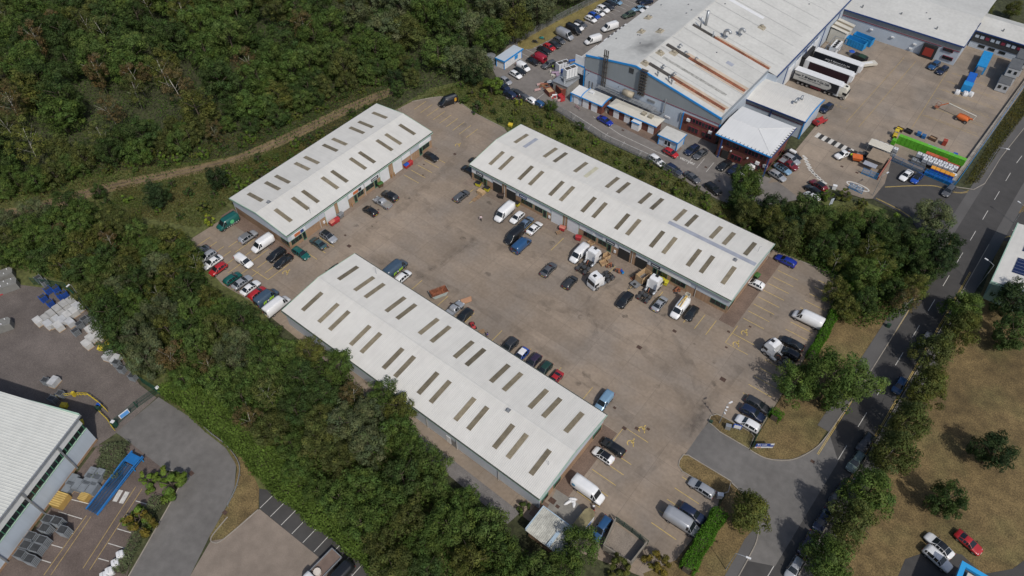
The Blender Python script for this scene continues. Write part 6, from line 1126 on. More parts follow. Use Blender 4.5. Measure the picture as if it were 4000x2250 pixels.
lamp(-127.88,19.13, 7.5, .2, -.9, 'tall white pole standing in the storage yard fence', 'lighting_pole', .3)
g = thing('to_let_board', 'blue and white To Let board on the dry grass by the entrance', 'sign', (-2.6, 75.8, 0)); r_ = Vector((.787, .617, 0)); og = Vector((-2.6, 75.9, 0))
for k in (-1, 1): p = og+r_*k*1.0; MB().tube([(p.x, p.y, 0), (p.x, p.y, 2.0)], .05, 6).obj('post', c_wood2, g)
def board(g, nm, m, a, b, z0, z1, off): p, q = og+r_*a, og+r_*b; n_ = Vector((.617, -.787, 0))*off; MB().add([(p.x+n_.x, p.y+n_.y, z0), (q.x+n_.x, q.y+n_.y, z0), (q.x+n_.x, q.y+n_.y, z1), (p.x+n_.x, p.y+n_.y, z1)], [(0, 1, 2, 3)]).obj(nm, m, g)
board(g, 'white_panel', m_whtp, -1.6, 1.6, .7, 2.3, .06); board(g, 'blue_panel', C_('estate agent blue', (.015, .05, .26)), -1.6, 1.6, 1.15, 2.28, .075); n_ = Vector((.617, -.787, 0))*.09
lettering('To Let', .62, m_whtp, g, og+n_+r_*-.55+Vector((0, 0, 1.88)), r_, (0, 0, 1), .02); board(g, 'corner_panel', m_whtp, .95, 1.6, 1.75, 2.29, .085); board(g, 'print_line', m_whtp, -1.3, .7, 1.34, 1.42, .085); board(g, 'logo', c_oran, -1.3, -.5, .82, 1.02, .075)
g = thing('notice_board', 'small blue framed notice board on the upper grass island', 'sign', (-8.10,76.63, 0)); WM.pop(g.name); g.rotation_euler = (0, 0, R(20)); MB().box(-.75, .75, -.04, .04, .5, 1.8).obj('frame', c_bl, g); MB().box(-.6, .62, -.06, -.04, .6, 1.6).obj('panel', m_whtp, g)
for x in (-.6, .6): MB().box(x-.04, x+.04, 0, .06, 0, .6).obj('leg', m_galv, g)
def cabinet(c='g'): return proto('utility_cabinet', 'cabinet', [('case', MB().box(-.45, .45, -.3, .3, 0, 1.15), {'g': m_galv, 'd': c_dkgr, 'w': m_whtp}[c]), ('lid', MB().box(-.5, .5, -.35, .35, 1.15, 1.22), {'g': m_galv, 'd': c_dkgr, 'w': m_whtp}[c])])
putall('utility_cabinet', cabinet, [(-9.46,75.86, 0, 20, 'grey utility cabinet on the upper grass island', 'g'), (-12.45,75.09, 0, 10, 'small dark green cabinet at the tip of the upper grass island', 'd', .6), (-4.47,62.98, 0, 30, 'white utility cabinet beside the silver estate', 'w'), (5.49,117.44, 0, 10, 'black litter bin on the footway', 'd', .8), (-19.47,151.76, 0, 15, 'white cabinet by the factory gate', 'w')], 'cabinet')
g = thing('gate_sign_post', 'tall leaning sign board on a post among the gate shrubs', 'sign', (-17.82,143.86, 0)); WM.pop(g.name); MB().tube([(0, 0, 0), (.1, .1, 3.2)], .07, 6).obj('post', m_galv, g); MB().obox(.1, .1, 1.6, .9, .08, 1.8, 60).obj('board', m_lblue, g)
# ---- crash barrier, gates and rails of the lower left
g = thing('crash_barrier', 'grey crash barrier round the bend of the lower left road', 'barrier', (-78, 16.5, 0)); cb = smooth_line([(-90, 17.6), (-86, 17.0), (-82.6, 16.9), (-78.2, 17.1), (-73.6, 16.2), (-70.8, 13.6), (-69, 10.2)], 4)
strip(MB(), cb, .08, .42, .74).obj('rail', m_galv, g)
for p in cb[::2]: MB().tube([(*p, 0), (*p, .62)], .05, 5).obj('post', m_galv, g)
for a, b, lb in (((-98.05, 16.0), (-98.3, 11.9), 'dark green mesh gate leaf nearest the wood'), ((-98.3, 11.8), (-98.0, 7.6), 'dark green mesh gate leaf carrying the blue notice')):
    g = thing('yard_gate', lb, 'gate', (*a, 0), 0, 'storage yard gates'); mesh_fence(g, [a, b], 1.9, c_fgrn, 4.5, .16)
    if 'notice' in lb: MB().obox(-98.0, 9.4, .6, 1.9, .06, 1.2, 90).obj('notice', m_whtp, g); MB().obox(-97.95, 9.4, .7, 1.6, .05, .9, 90).obj('blue_print', C_('notice blue', (.1, .3, .65)), g)
def gpost(): return proto('gate_post', 'gate post', [('post', MB().box(-.35, .35, -.35, .35, 0, 1.7), c_fgrn), ('cap', MB().box(-.2, .45, -.3, .3, 1.7, 1.82), m_whtp)])
putall('gate_post', gpost, [(-97.9, 16.4, 0, 0, 'green gate cabinet beside the wood'), (-97.9, 7.1, 0, 20, 'green gate cabinet beside the yellow handrail')], 'gate post')
g = thing('yellow_handrail', 'long yellow handrail curving round the warehouse corner', 'handrail', (-103, 7, 0)); hr = [(-109.3, 6.4), (-107.7, 7.6), (-104.6, 7.9), (-101.8, 7.9)]
for z in (.6, 1.1): MB().tube([(x, y, z) for x, y in hr], .06, 6).obj('rail', c_yst, g)
for p in smooth_line(hr, 3): MB().tube([(*p, 0), (*p, 1.12)], .05, 5).obj('post', c_yst, g)
g = thing('yellow_handrail', 'short yellow handrail leading down to the gate cabinet', 'handrail', (-100, 7, 0)); hr = [(-102.4, 6.9), (-99.8, 6.9), (-97.2, 6.5)]
for z in (.6, 1.1): MB().tube([(x, y, z) for x, y in hr], .06, 6).obj('rail', c_yst, g)
for p in smooth_line(hr, 4): MB().tube([(*p, 0), (*p, 1.12)], .05, 5).obj('post', c_yst, g)
g = thing('yellow_handrail', 'angled yellow handrail with sign by the warehouse corner', 'handrail', (-110.5, 5, 0))
for z in (.6, 1.1): MB().tube([(-112.4, 2.6, z), (-111.4, 4.2, z), (-109.9, 6, z)], .06, 6).obj('rail', c_yst, g)
MB().obox(-109.9, 6, 0, .5, .5, 1.2, 30).obj('post_box', c_yst, g)
# blue loading ramp
g = thing('loading_ramp', 'long blue steel loading ramp on the paved court', 'ramp', (-88.8, 6.3, 0), atan2(-10.9, 2.6)); WM.pop(g.name)
mb = MB()
for k in range(44): x = 2.25+k*.204; z = 1.35-(x-2.2)*.133; mb.box(x, x+.07, -1.15, 1.15, z-.05, z)
for y in (-.6, 0, .6): mb.tube([(2.2, y, 1.28), (11.2, y, .08)], .05, 5)
mb.obj('grating_bars', C_('dark blue grating', (.012, .07, .17)), g); mb = MB()
for s in (-1, 1):
    mb.tube([(0, s*1.2, 1.5), (2.2, s*1.2, 1.5), (11.2, s*1.2, .3)], .13, 6).tube([(0, s*1.25, 1.1), (2.2, s*1.25, 1.0), (11.2, s*1.25, .08)], .09, 6)
    for k in range(13): x = .2+k*.88; z = 1.5 if x < 2.2 else 1.5-(x-2.2)*.133; mb.tube([(x, s*1.22, z), (x, s*1.22, max(.05, z-.6))], .06, 5)
c_rb = C_('ramp blue', (.01, .12, .34)); mb.obj('side_beams', c_rb, g); MB().box(.3, 2.0, -1.15, 1.15, 1.37, 1.41).obj('top_plate', c_rb, g); mb = MB()
for s in (-1, 1): mb.tube([(.4, s*1.1, 0), (.4, s*1.1, 1.3)], .1, 6).tube([(2.4, s*1.1, 0), (2.4, s*1.1, 1.2)], .1, 6)
mb.obj('legs', c_bl2, g); wr = wheel_mesh(.38)
for s in (-1, 1): o = link('wheel', wr, g); o.location = (6.4, s*1.0, .38)
# ---- stacks on pallets in the storage yards
def slabs(c='grey', n=8):
    mb = MB(); m = {'grey': c_slab, 'white': C_('pale block', (.46, .46, .45)), 'dgrey': C_('blue grey slabs', (.16, .18, .2), .7), 'ltgrey': C_('pale grey sheet', (.42, .43, .44))}[c]
    for k in range(n): mb.box(-.68+.02*(k % 2), .68, -.98, .98, .14+k*.15, .27+k*.15)
    return proto('pallet_stack', 'pallet stack', [('slab_layers', mb, m), ('pallet', MB().box(-.7, .7, -1, 1, 0, .06).box(-.7, -.5, -1, 1, .06, .14).box(.5, .7, -1, 1, .06, .14), c_wood)])
def cages(c='grey', n=5):
    mb = MB(); m = {'grey': C_('grey steel cage', (.2, .22, .24), .6), 'blue': c_bl}[c]
    for k in range(n):
        z = .15+k*.3
        for s in (-1, 1): mb.box(-.6, .6, s*.5-.03, s*.5+.03, z, z+.1).box(s*.6-.03, s*.6+.03, -.5, .5, z, z+.1)
        for x in np.linspace(-.45, .45, 4): mb.box(x-.04, x+.04, -.5, .5, z+.06, z+.1)
    return proto('stillage', 'stillage', [('frame', mb, m), ('uprights', MB().box(-.62, -.54, -.52, -.44, 0, 1.7).box(.54, .62, -.52, -.44, 0, 1.7).box(-.62, -.54, .44, .52, 0, 1.7).box(.54, .62, .44, .52, 0, 1.7), m), ('core', MB().box(-.52, .52, -.42, .42, .1, 1.5), m_dgrey)])
rows = []; wa = atan2(-4.2, 9.0); nm_ = ['first', 'second', 'third', 'fourth', 'fifth', 'sixth']
for i, (x, y) in enumerate([(-131.18,12.32), (-131.38,13.49), (-131.58,15.01), (-131.66,16.48), (-131.41,17.88)]): rows.append((x, y, 0, 90, 'grey slab stack, %s from the left in the row behind the blue stillages' % nm_[i], 'grey'))
for i, (x, y) in enumerate([(-131.18,12.32), (-131.38,13.49), (-131.58,15.01), (-131.66,16.48), (-131.41,17.88)]): rows.append((x+2.06, y, 0, 90, 'grey slab stack, %s from the left in the row nearer the white stacks' % nm_[i], 'ltgrey' if i % 3 == 1 else 'grey', (1, 1, .82)))
for i, (x, y) in enumerate([(-131.72,10.91), (-127.23,12.80), (-128.39,15.50), (-128.37,16.69)]): rows.append((x, y, 0, 90, 'white block stack, %s from the left beside the grey slab stacks' % nm_[i], 'white'))
for i, (x, y) in enumerate([(-128.05,14.12), (-128.59,18.03), (-126.36,14.78), (-129.38,11.76)]): rows.append((x, y, 0, 90, 'weathered slab stack, %s of four among the white block stacks' % nm_[i], 'ltgrey'))
for i, (x, y) in enumerate([(-121.21,16.23), (-121.31,17.61), (-118.80,17.96), (-119.16,15.13), (-118.48,16.46), (-118.53,13.90)]): rows.append((x, y, 0, 92, 'tall white panel stack, %s of six beside the yellow bins' % nm_[i], 'white'))
for i, (x, y) in enumerate([(-115.31,5.14), (-112.67,14.96), (-110.66,15.34)]): rows.append((x, y, 0, 20, ['pale sheet stack alone in the open storage yard', 'pale sheet stack against the green fence', 'second pale sheet stack against the green fence'][i], 'ltgrey'))
for i, (x, y) in enumerate([(-92.11,-0.71), (-90.77,-0.01), (-91.40,-1.68), (-90.23,-0.99), (-93.47,-3.42), (-92.03,-3.34), (-92.73,-4.57), (-90.68,-2.85), (-89.36,-2.16)]): rows.append((x, y, 0, 22, 'blue grey block stack, %s of nine under the warehouse wall' % (nm_+['seventh', 'eighth', 'ninth'])[i], 'dgrey'))
putall('pallet_stack', slabs, rows, 'pallet stack', 'stacks on pallets in the storage yards')
rows = []
for i, (x, y) in enumerate([(-138.05,16.50), (-136.98,17.69), (-134.75,17.33), (-136.77,14.71), (-134.33,14.90), (-134.35,17.99)]): rows.append((x, y, 0, 90, 'blue steel stillage, %s of six at the storage yard fence' % nm_[i], 'blue'))
for i, (x, y) in enumerate([(-123.03,14.16), (-124.05,15.62), (-124.45,16.94), (-124.21,18.12), (-142.70,16.93), (-140.60,17.13)]): rows.append((x, y, 0, 90, 'grey steel stillage, %s of six along the storage yard stacks' % nm_[i], 'grey'))
for i, (x, y) in enumerate([(-111.56,2.98), (-111.42,4.47), (-116.43,4.26), (-109.55,14.91), (-107.53,14.72), (-104.33,15.05)]): rows.append((x, y, 0, 20, ['strapped dark pallet load in the warehouse shadow', 'second strapped dark pallet load in the warehouse shadow', 'strapped pallet load beside the pale sheet stack', 'strapped load against the fence above the yellow strap', 'strapped load against the fence beside loose plastic', 'last strapped load against the fence before the gate'][i], 'grey'))
for i, (x, y) in enumerate([(-89.68,-9.63), (-88.20,-8.90), (-88.63,-10.73), (-86.01,-9.09), (-89.15,-12.82), (-87.12,-12.06), (-88.36,-14.06), (-86.64,-13.32), (-87.72,-15.39), (-85.71,-14.81)]): rows.append((x, y, 0, 22, 'blue grey cage stack, %s of ten along the warehouse wall' % (nm_+['seventh', 'eighth', 'ninth', 'tenth'])[i], 'grey', 1.25))
putall('stillage', cages, rows, 'stillage', 'steel stillages in the storage yards')
def bulkbag(): return proto('bulk_bag', 'bulk bag', [('bag', MB().add(*loft([(-.6, .05, .6, .9, .5, .3), (-.5, 0, .7, 1.15, .62, .45), (0, 0, .7, 1.2, .66, .5), (.5, 0, .7, 1.15, .62, .45), (.6, .05, .6, .9, .5, .3)])[:2]), m_whtp), ('seam', MB().box(-.02, .02, -.5, .5, 1.2, 1.26), m_galv)])
putall('bulk_bag', bulkbag, [(-75.60,-5.59, 0, 65, 'uppermost white bag in the row by the shrub border', ), (-75.01,-6.84, 0, 65, 'second white bag in the row by the shrub border'), (-74.62,-8.12, 0, 65, 'third white bag in the row by the shrub border'), (-74.63,-9.06, 0, 65, 'lowest white bag in the row by the shrub border'), (-7.79,212.01, 0, 10, 'left white bag in front of the blue compactor'), (-5.83,212.63, 0, 20, 'middle white bag in front of the blue compactor'), (-4.56,213.32, 0, -10, 'right white bag in front of the blue compactor')], 'bulk bag', 'white bulk bags')
def ycrate(): 
    mb = MB()
    for k in range(7): mb.box(-.75, .75, -.9+k*.27, -.75+k*.27, 1.05, 1.1)
    return proto('yellow_crate', 'crate', [('case', MB().box(-.75, .75, -.9, .9, 0, 1.0), C_('amber crate', (.4, .26, .08))), ('lid_slats', mb, C_('pale amber slat', (.5, .36, .12)))])
putall('yellow_crate', ycrate, [(-91.76,-6.70, 0, -22, 'large amber slatted crate under the warehouse wall', None, 1.3), (-89.36,-3.63, 0, -20, 'amber slatted crate beside the blue ramp', None, 1.0)] if 0 else [], 'crate')
for x, y, lb, s in ((-91.76,-6.70, 'large amber slatted crate under the warehouse wall', 1.35), (-89.36,-3.63, 'smaller amber slatted crate beside the blue ramp', 1.0)):
    if 'yc' not in PR: PR['yc'] = ycrate()
    dup(PR['yc'], (x, y, 0), R(22), lb, 'crate', 'amber crates', s).name = 'slatted_crate'
def grit(): return proto('grit_bin', 'grit bin', [('tub', MB().add([(-.5, -.35, 0), (.5, -.35, 0), (.5, .35, 0), (-.5, .35, 0), (-.6, -.45, .7), (.6, -.45, .7), (.6, .45, .85), (-.6, .45, .85)], [(3, 2, 1, 0), (0, 1, 5, 4), (1, 2, 6, 5), (2, 3, 7, 6), (3, 0, 4, 7)]), c_yelb), ('lid', MB().add([(-.64, -.5, .7), (.64, -.5, .7), (.64, .5, .86), (-.64, .5, .86), (-.5, -.2, .98), (.5, -.2, .98), (.5, .3, 1.02), (-.5, .3, 1.02)], [(0, 1, 5, 4), (1, 2, 6, 5), (2, 3, 7, 6), (3, 0, 4, 7), (4, 5, 6, 7)]), c_yst)])
putall('grit_bin', grit, [(-117.01,17.29, 0, 20, 'upper yellow bin beside the white panel stacks', ), (-115.58,16.53, 0, -20, 'lower yellow bin beside the white panel stacks'), (-115.69,15.14, 0, 40, 'orange yellow bin beside the strapped pallets'), (-109.04,3.57, 0, 30, 'yellow bin inside the angled handrail'), (-103.27,3.41, 0, 60, 'yellow bin at the warehouse corner'), (-96.99,122.91, 0, 20, 'amber grit bin on the kerb behind the far end of the longest terrace')], 'grit bin', 'yellow grit bins')
for x, y, lb, c in ((-103.86,7.63, 'blue topped tub by the yellow handrail', c_bl), (-103.58,7.11, 'dark tub by the yellow handrail', c_dkgr)):
    g = thing('tub', lb, 'tub', (x, y, 0)); WM.pop(g.name); MB().tube([(0, 0, 0), (0, 0, .8)], .42, 10).obj('tub_body', c_dkgr, g); MB().tube([(0, 0, .8), (0, 0, .95)], .45, 10).obj('lid', c, g)
def block(): 
    mb = MB(); 
    for x, y in ((-1.4, .6), (0, .6), (1.4, .6), (-.7, -.5), (.7, -.5)): mb.tube([(x, y, 1.8), (x, y, 2.0)], .12, 6)
    return proto('concrete_unit', 'concrete unit', [('block', MB().prism([(-2.2, -1.1), (2.2, -1.1), (2.4, .3), (1.9, 1.1), (-2.2, 1.1)], 0, 1.8), C_('dull grey concrete', (.17, .17, .16), .9)), ('lifting_eyes', mb, m_whtp)])
putall('concrete_unit', block, [(-149.51,12.45, 0, 70, 'dull grey concrete unit at the left edge by the wood'), (-146.04,11.57, 0, 68, 'dull grey concrete unit beside the red and white barrier'), (-136.41,5.34, 0, 66, 'concrete unit cut by the left edge of the picture')], 'concrete unit', 'concrete units at the left edge')
g = thing('traffic_barrier', 'red and white barrier lying beside the concrete unit', 'barrier', (-145.68,10.19, 0), R(75)); WM.pop(g.name); MB().box(-2, 2, -.25, -.1, .0, .25).obj('red_beam', c_red, g); mb = MB()
for k in range(9): mb.box(-2+k*.45, -1.78+k*.45, .0, .5, 0, .1)
mb.obj('white_bars', m_whtp, g)
# flatbed lorry at the bottom edge and the black van beside it
g = thing('flatbed_lorry', 'white cabbed flatbed lorry with a pale bag on its bed, at the bottom edge', 'lorry', (-48.3, 12.6, 0), R(-91)); WM.pop(g.name)
MB().box(-3.4, 1.3, -1.15, 1.15, .95, 1.08).obj('bed', C_('brown bed', (.15, .11, .09)), g); MB().box(-3.4, 1.3, -1.2, -1.1, 1.0, 1.4).box(-3.4, 1.3, 1.1, 1.2, 1.0, 1.4).box(-3.45, -3.35, -1.2, 1.2, 1.0, 1.4).obj('side_boards', m_galv, g); MB().add(*loft([(1.4, .5, 1.4, 2.3, 1.05, .9), (1.5, .45, 1.4, 2.4, 1.08, .92), (2.3, .45, 1.4, 2.42, 1.08, .9), (2.7, .45, 1.35, 2.2, 1.07, .9), (3.1, .45, 1.2, 1.3, 1.05, .95), (3.3, .5, .9, 1.0, .95, .8)])[:2]).obj('cab', m_whtp, g, True); MB().add([(2.72, -.85, 2.2), (2.72, .85, 2.2), (3.13, .92, 1.34), (3.13, -.92, 1.34)], [(3, 2, 1, 0)]).obj('windscreen', m_win, g); MB().tube([(.6, 0, 1.08), (.6, 0, 1.7)], .62, 10).obj('bag', C_('pale bag', (.55, .5, .45)), g)
for x in (-2.3, 2.3):
    for s in (-1, 1): o = link('wheel', wheel_mesh(.45, .3), g); o.location = (x, s*1.0, .45)
car('van', 'black', -45.2, 13.6, 270, 'black van at the bottom edge beside the flatbed lorry', 'van'); bv = car('van', 'black', -116.83,120.25, 250, 'black van with ladder and gold letter S, alone in the far bays', 'van', Gp)
lettering('S', 1.3, C_('gold letter', (.5, .27, .03)), bv, (-1.9, 1.015, 1.35), (-1, 0, 0), (0, 0, 1), .12).matrix_parent_inverse = Matrix.Identity(4); MB().box(-2.4, .9, .35, .43, 2.42, 2.5).box(-2.4, .9, .75, .83, 2.42, 2.5).obj('ladder', m_galv, bv).matrix_parent_inverse = Matrix.Identity(4)
# ---- factory service yard: tanks, crates, skips, plant
def ibc(c='white'):
    m = {'white': c_ibc, 'blue': c_ltbl, 'dgrey': C_('grey poly tank', (.2, .22, .24))}[c]; cg = MB()
    for s in (-1, 1):
        for k in range(5): cg.box(-.5+k*.24, -.47+k*.24, s*.58-.015, s*.58+.015, .14, 1.08); cg.box(s*.58-.015, s*.58+.015, -.5+k*.24, -.47+k*.24, .14, 1.08)
        for z in (.4, .75, 1.06): cg.box(-.58, .58, s*.6-.015, s*.6+.015, z, z+.03); cg.box(s*.6-.015, s*.6+.015, -.58, .58, z, z+.03)
    return proto('bulk_tank', 'tank', [('tank', MB().add([(x*q, y*q, z) for z, q in ((.15, 1), (.95, 1), (1.1, .86)) for x, y in ((-.55, -.55), (.55, -.55), (.55, .55), (-.55, .55))], [(4*k+i, 4*k+(i+1) % 4, 4*k+4+(i+1) % 4, 4*k+4+i) for k in range(2) for i in range(4)]+[(8, 9, 10, 11)]), m), ('cage', cg, m_galv), ('cap', MB().tube([(0, 0, 1.1), (0, 0, 1.17)], .14, 8), m_dgrey), ('pallet', MB().box(-.6, .6, -.6, .6, 0, .13), m_dgrey)])
rows = []; ordn = ['first', 'second', 'third', 'fourth', 'fifth', 'sixth', 'seventh', 'eighth', 'ninth', 'tenth']
for k in range(5): rows.append((-17.6+k*1.25, 173.6+k*.02, 1.15, 0, 'white tank, %s from the left in the upper row behind the pale awning' % ordn[k], 'white')); rows.append((-17.6+k*1.25, 173.6, 0, 0, 'white tank under the %s upper one behind the pale awning' % ordn[k], 'white'))
for k in range(8): rows.append((-7.2+k*1.24, 175.4, 1.15, 0, 'white tank, %s from the left in the top back row before the red crates' % ordn[k], 'white'))
for k in range(7): rows.append((-5.4+k*1.24, 174.1, 1.15 if k < 1 else .6*0+1.15*(k < 6), 0, 'white tank, %s from the left in the front row before the red crates' % ordn[k], 'white'))
for k in range(3): rows.append((-7.6+k*1.2, 174.0, 0, 0, 'grey ground level tank, %s from the left before the white ones' % ordn[k], 'dgrey'))
for k in range(6): rows.append((-6.3+k*1.12, 181.9, 0, 0, 'pale blue tank, %s from the left behind the green crate wall' % ordn[k], 'blue'))
putall('bulk_tank', ibc, rows, 'tank', 'bulk tanks in the service yard')
def cstack(c='lime'):
    m = {'lime': c_lime, 'red': C_('rust red crate', (.3, .05, .03)), 'orange': C_('orange red crate', (.42, .09, .04)), 'blue': c_bl, 'navy': C_('navy crate', (.02, .1, .25)), 'bluelow': c_bl}[c]; n = {'lime': 8, 'red': 5, 'orange': 5, 'blue': 4, 'navy': 3, 'bluelow': 2}[c]; ps = []
    for k in range(n): ps.append(('crate', MB().add([(-.46, -.56, .3*k), (.46, -.56, .3*k), (.46, .56, .3*k), (-.46, .56, .3*k), (-.5, -.6, .3*k+.27), (.5, -.6, .3*k+.27), (.5, .6, .3*k+.27), (-.5, .6, .3*k+.27)], [(3, 2, 1, 0), (0, 1, 5, 4), (1, 2, 6, 5), (2, 3, 7, 6), (3, 0, 4, 7), (4, 5, 6, 7)]), m))
    if c == 'blue': ps.append(('amber_lid', MB().box(-.52, .52, -.62, .62, 1.2, 1.34), c_ora2))
    return proto('crate_stack', 'crate stack', ps)
rows = []
big = ordn+['eleventh', 'twelfth', 'thirteenth', 'fourteenth', 'fifteenth', 'sixteenth']
for k in range(16): rows.append((-13.2+k*1.03, 179.6+.01*k, 0, 0, 'lime green crate stack, %s from the left in the long green wall' % big[k], 'lime'))
rows.append((-14.2, 178.4, 0, 0, 'lower lime green crate stack at the left end of the green wall', 'lime', (1, 1, .6)))
for k in range(8): rows.append((-5.6+k*1.04, 177.1, 0 if k > 4 else .6, 0, 'red crate stack, %s from the left in front of the green wall' % ordn[k], 'orange' if k < 3 else 'red'))
for k in range(5): rows.append((-2.8+k*1.12, 172.5, .5, 0, 'blue bin stack with amber lid, %s from the left' % ordn[k], 'blue'))
for k in range(6): rows.append((-3.6+k*1.12, 171.4, 0, 0, 'low blue bin stack, %s from the left in front of the amber lids' % ordn[k], 'bluelow'))
for x, y, lb, c in ((-10.16,186.22, 'left navy crate stack in the open service yard', 'navy'), (-8.83,185.91, 'right navy crate stack in the open service yard', 'navy'), (-3.71,186.22, 'red crate stack alone in the open service yard', 'red'), (-0.08,183.33, 'royal blue bin stack at the right end of the green wall', 'bluelow'), (1.22,182.58, 'royal blue bin stack nearest the retaining wall', 'bluelow')): rows.append((x, y, 0, 8, lb, c))
putall('crate_stack', cstack, rows, 'crate stack', 'crate stacks in the service yard')
def roro(c='sky', L_=6.0, W_=2.4, H_=2.2, closed=False):
    m = {'sky': c_bl2, 'blue': C_('strong blue steel', (.01, .1, .42))}[c]; h, w_ = L_/2, W_/2; ps = []
    if closed: ps.append(('body', MB().prism([(-h, -w_), (h, -w_), (h, w_), (-h, w_)], .15, H_), m))
    else: ps += [('floor', MB().box(-h, h, -w_, w_, .1, .2), m), ('sides', MB().box(-h, h, -w_, -w_+.1, .2, H_).box(-h, h, w_-.1, w_, .2, H_).box(-h, -h+.1, -w_, w_, .2, H_).box(h-.1, h, -w_, w_, .2, H_), m)]
    rb = MB()
    for k in range(7): x = -h+.3+k*(L_-.6)/6; rb.box(x-.05, x+.05, -w_-.06, -w_, .2, H_).box(x-.05, x+.05, w_, w_+.06, .2, H_)
    ps.append(('ribs', rb, m)); return ps
def addparts(g, ps, dx=0, dz=0):
    for nm, mb, m in ps:
        mb.v = [(x+dx, y, z+dz) for x, y, z in mb.v]; mb.obj(nm, m, g)
for x, y, a, lb in ((-39.6, 219, -8, 'open blue skip nearest the camera beside the lean-to store'), (-38.6, 222.4, -6, 'open blue skip behind the nearer one by the lean-to store')): g = thing('blue_skip', lb, 'skip', (x, y, 0), R(a), 'open blue skips'); WM.pop(g.name); addparts(g, roro())
g = thing('waste_compactor', 'long sky blue compactor container beside the hip roofed block', 'compactor', (-6.2, 231, 0), R(93)); WM.pop(g.name); addparts(g, roro('sky', 9.5, 2.5, 2.5, True)); MB().box(-6.6, -4.8, -.8, .8, .2, 2.2).obj('hopper', m_grey, g)
g = thing('waste_compactor', 'strong blue compactor press with a sky blue hopper end', 'compactor', (-6.6, 219.4, 0), R(93)); WM.pop(g.name); addparts(g, roro('blue', 6.4, 2.0, 1.9, True)); MB().box(-5.6, -3.3, -1.2, 1.2, .2, 2.4).obj('hopper', c_bl2, g)
def cabin(): return proto('portable_cabin', 'cabin', [('cabin_body', MB().box(-1.5, 1.5, -3, 3, .1, 2.6), C_('grey cabin panel', (.4, .41, .42))), ('flat_roof', MB().box(-1.55, 1.55, -3.05, 3.05, 2.6, 2.72), C_('dark felt roof', (.1, .105, .11))), ('window_left', MB().box(-1.1, -.3, -3.06, -3, 1.1, 2.0), m_glass), ('window_right', MB().box(.4, 1.1, -3.06, -3, 1.1, 2.0), m_glass), ('skid', MB().box(-1.4, 1.4, -2.9, 2.9, 0, .1), m_dgrey)])
putall('portable_cabin', cabin, [(1.3, 223.4, 0, 3, 'grey portable cabin on the ground nearest the camera by the retaining wall'), (1.6, 227.6, 2.75, 3, 'grey portable cabin on top of the stack by the retaining wall'), (1.6, 227.8, 0, 3, 'grey portable cabin at the bottom of the stack'), (2.1, 234.2, 2.75, 3, 'dark roofed portable cabin furthest up the right edge'), (2.1, 234.4, 0, 3, 'lower portable cabin furthest up the right edge')], 'cabin', 'portable cabins')
# boom lift
g = thing('boom_lift', 'orange boom lift with long pale arm in the service yard', 'boom lift', (-3.1, 200, 0), R(-8)); WM.pop(g.name); MB().add(*loft([(-1.5, .6, 1.0, 1.1, .8, .6), (-1.3, .5, 1.2, 1.4, .95, .8), (0, .5, 1.2, 1.5, 1.0, .8), (1.2, .5, 1.2, 1.4, .95, .8), (1.5, .6, 1.0, 1.1, .8, .6)])[:2]).obj('body', c_oran, g); MB().tube([(2.4, 0, 1.5), (2.7, .1, 2.6), (-4.9, .5, 2.75)], .17, 6).obj('arm', m_crm, g); MB().tube([(-4.9, .5, 2.75), (-6.6, .2, 1.4)], .13, 6).obj('jib', c_oran, g); MB().tube([(1.2, 0, 1.3), (2.4, 0, 1.5)], .25, 6).obj('turret', c_oran, g); mb = MB()
for x in (-7.6, -6.6):
    for y in (-.6, .7): mb.tube([(x, y, .8), (x, y, 1.9)], .04, 5)
mb.box(-7.65, -6.55, -.65, .75, .75, .82).box(-7.65, -6.55, -.65, -.6, 1.85, 1.92).box(-7.65, -6.55, .7, .75, 1.85, 1.92).obj('basket', m_rust, g)
for x in (-1.2, 1.2):
    for s in (-1, 1): o = link('wheel', wheel_mesh(.45, .3), g); o.location = (x, s*1.0, .45)
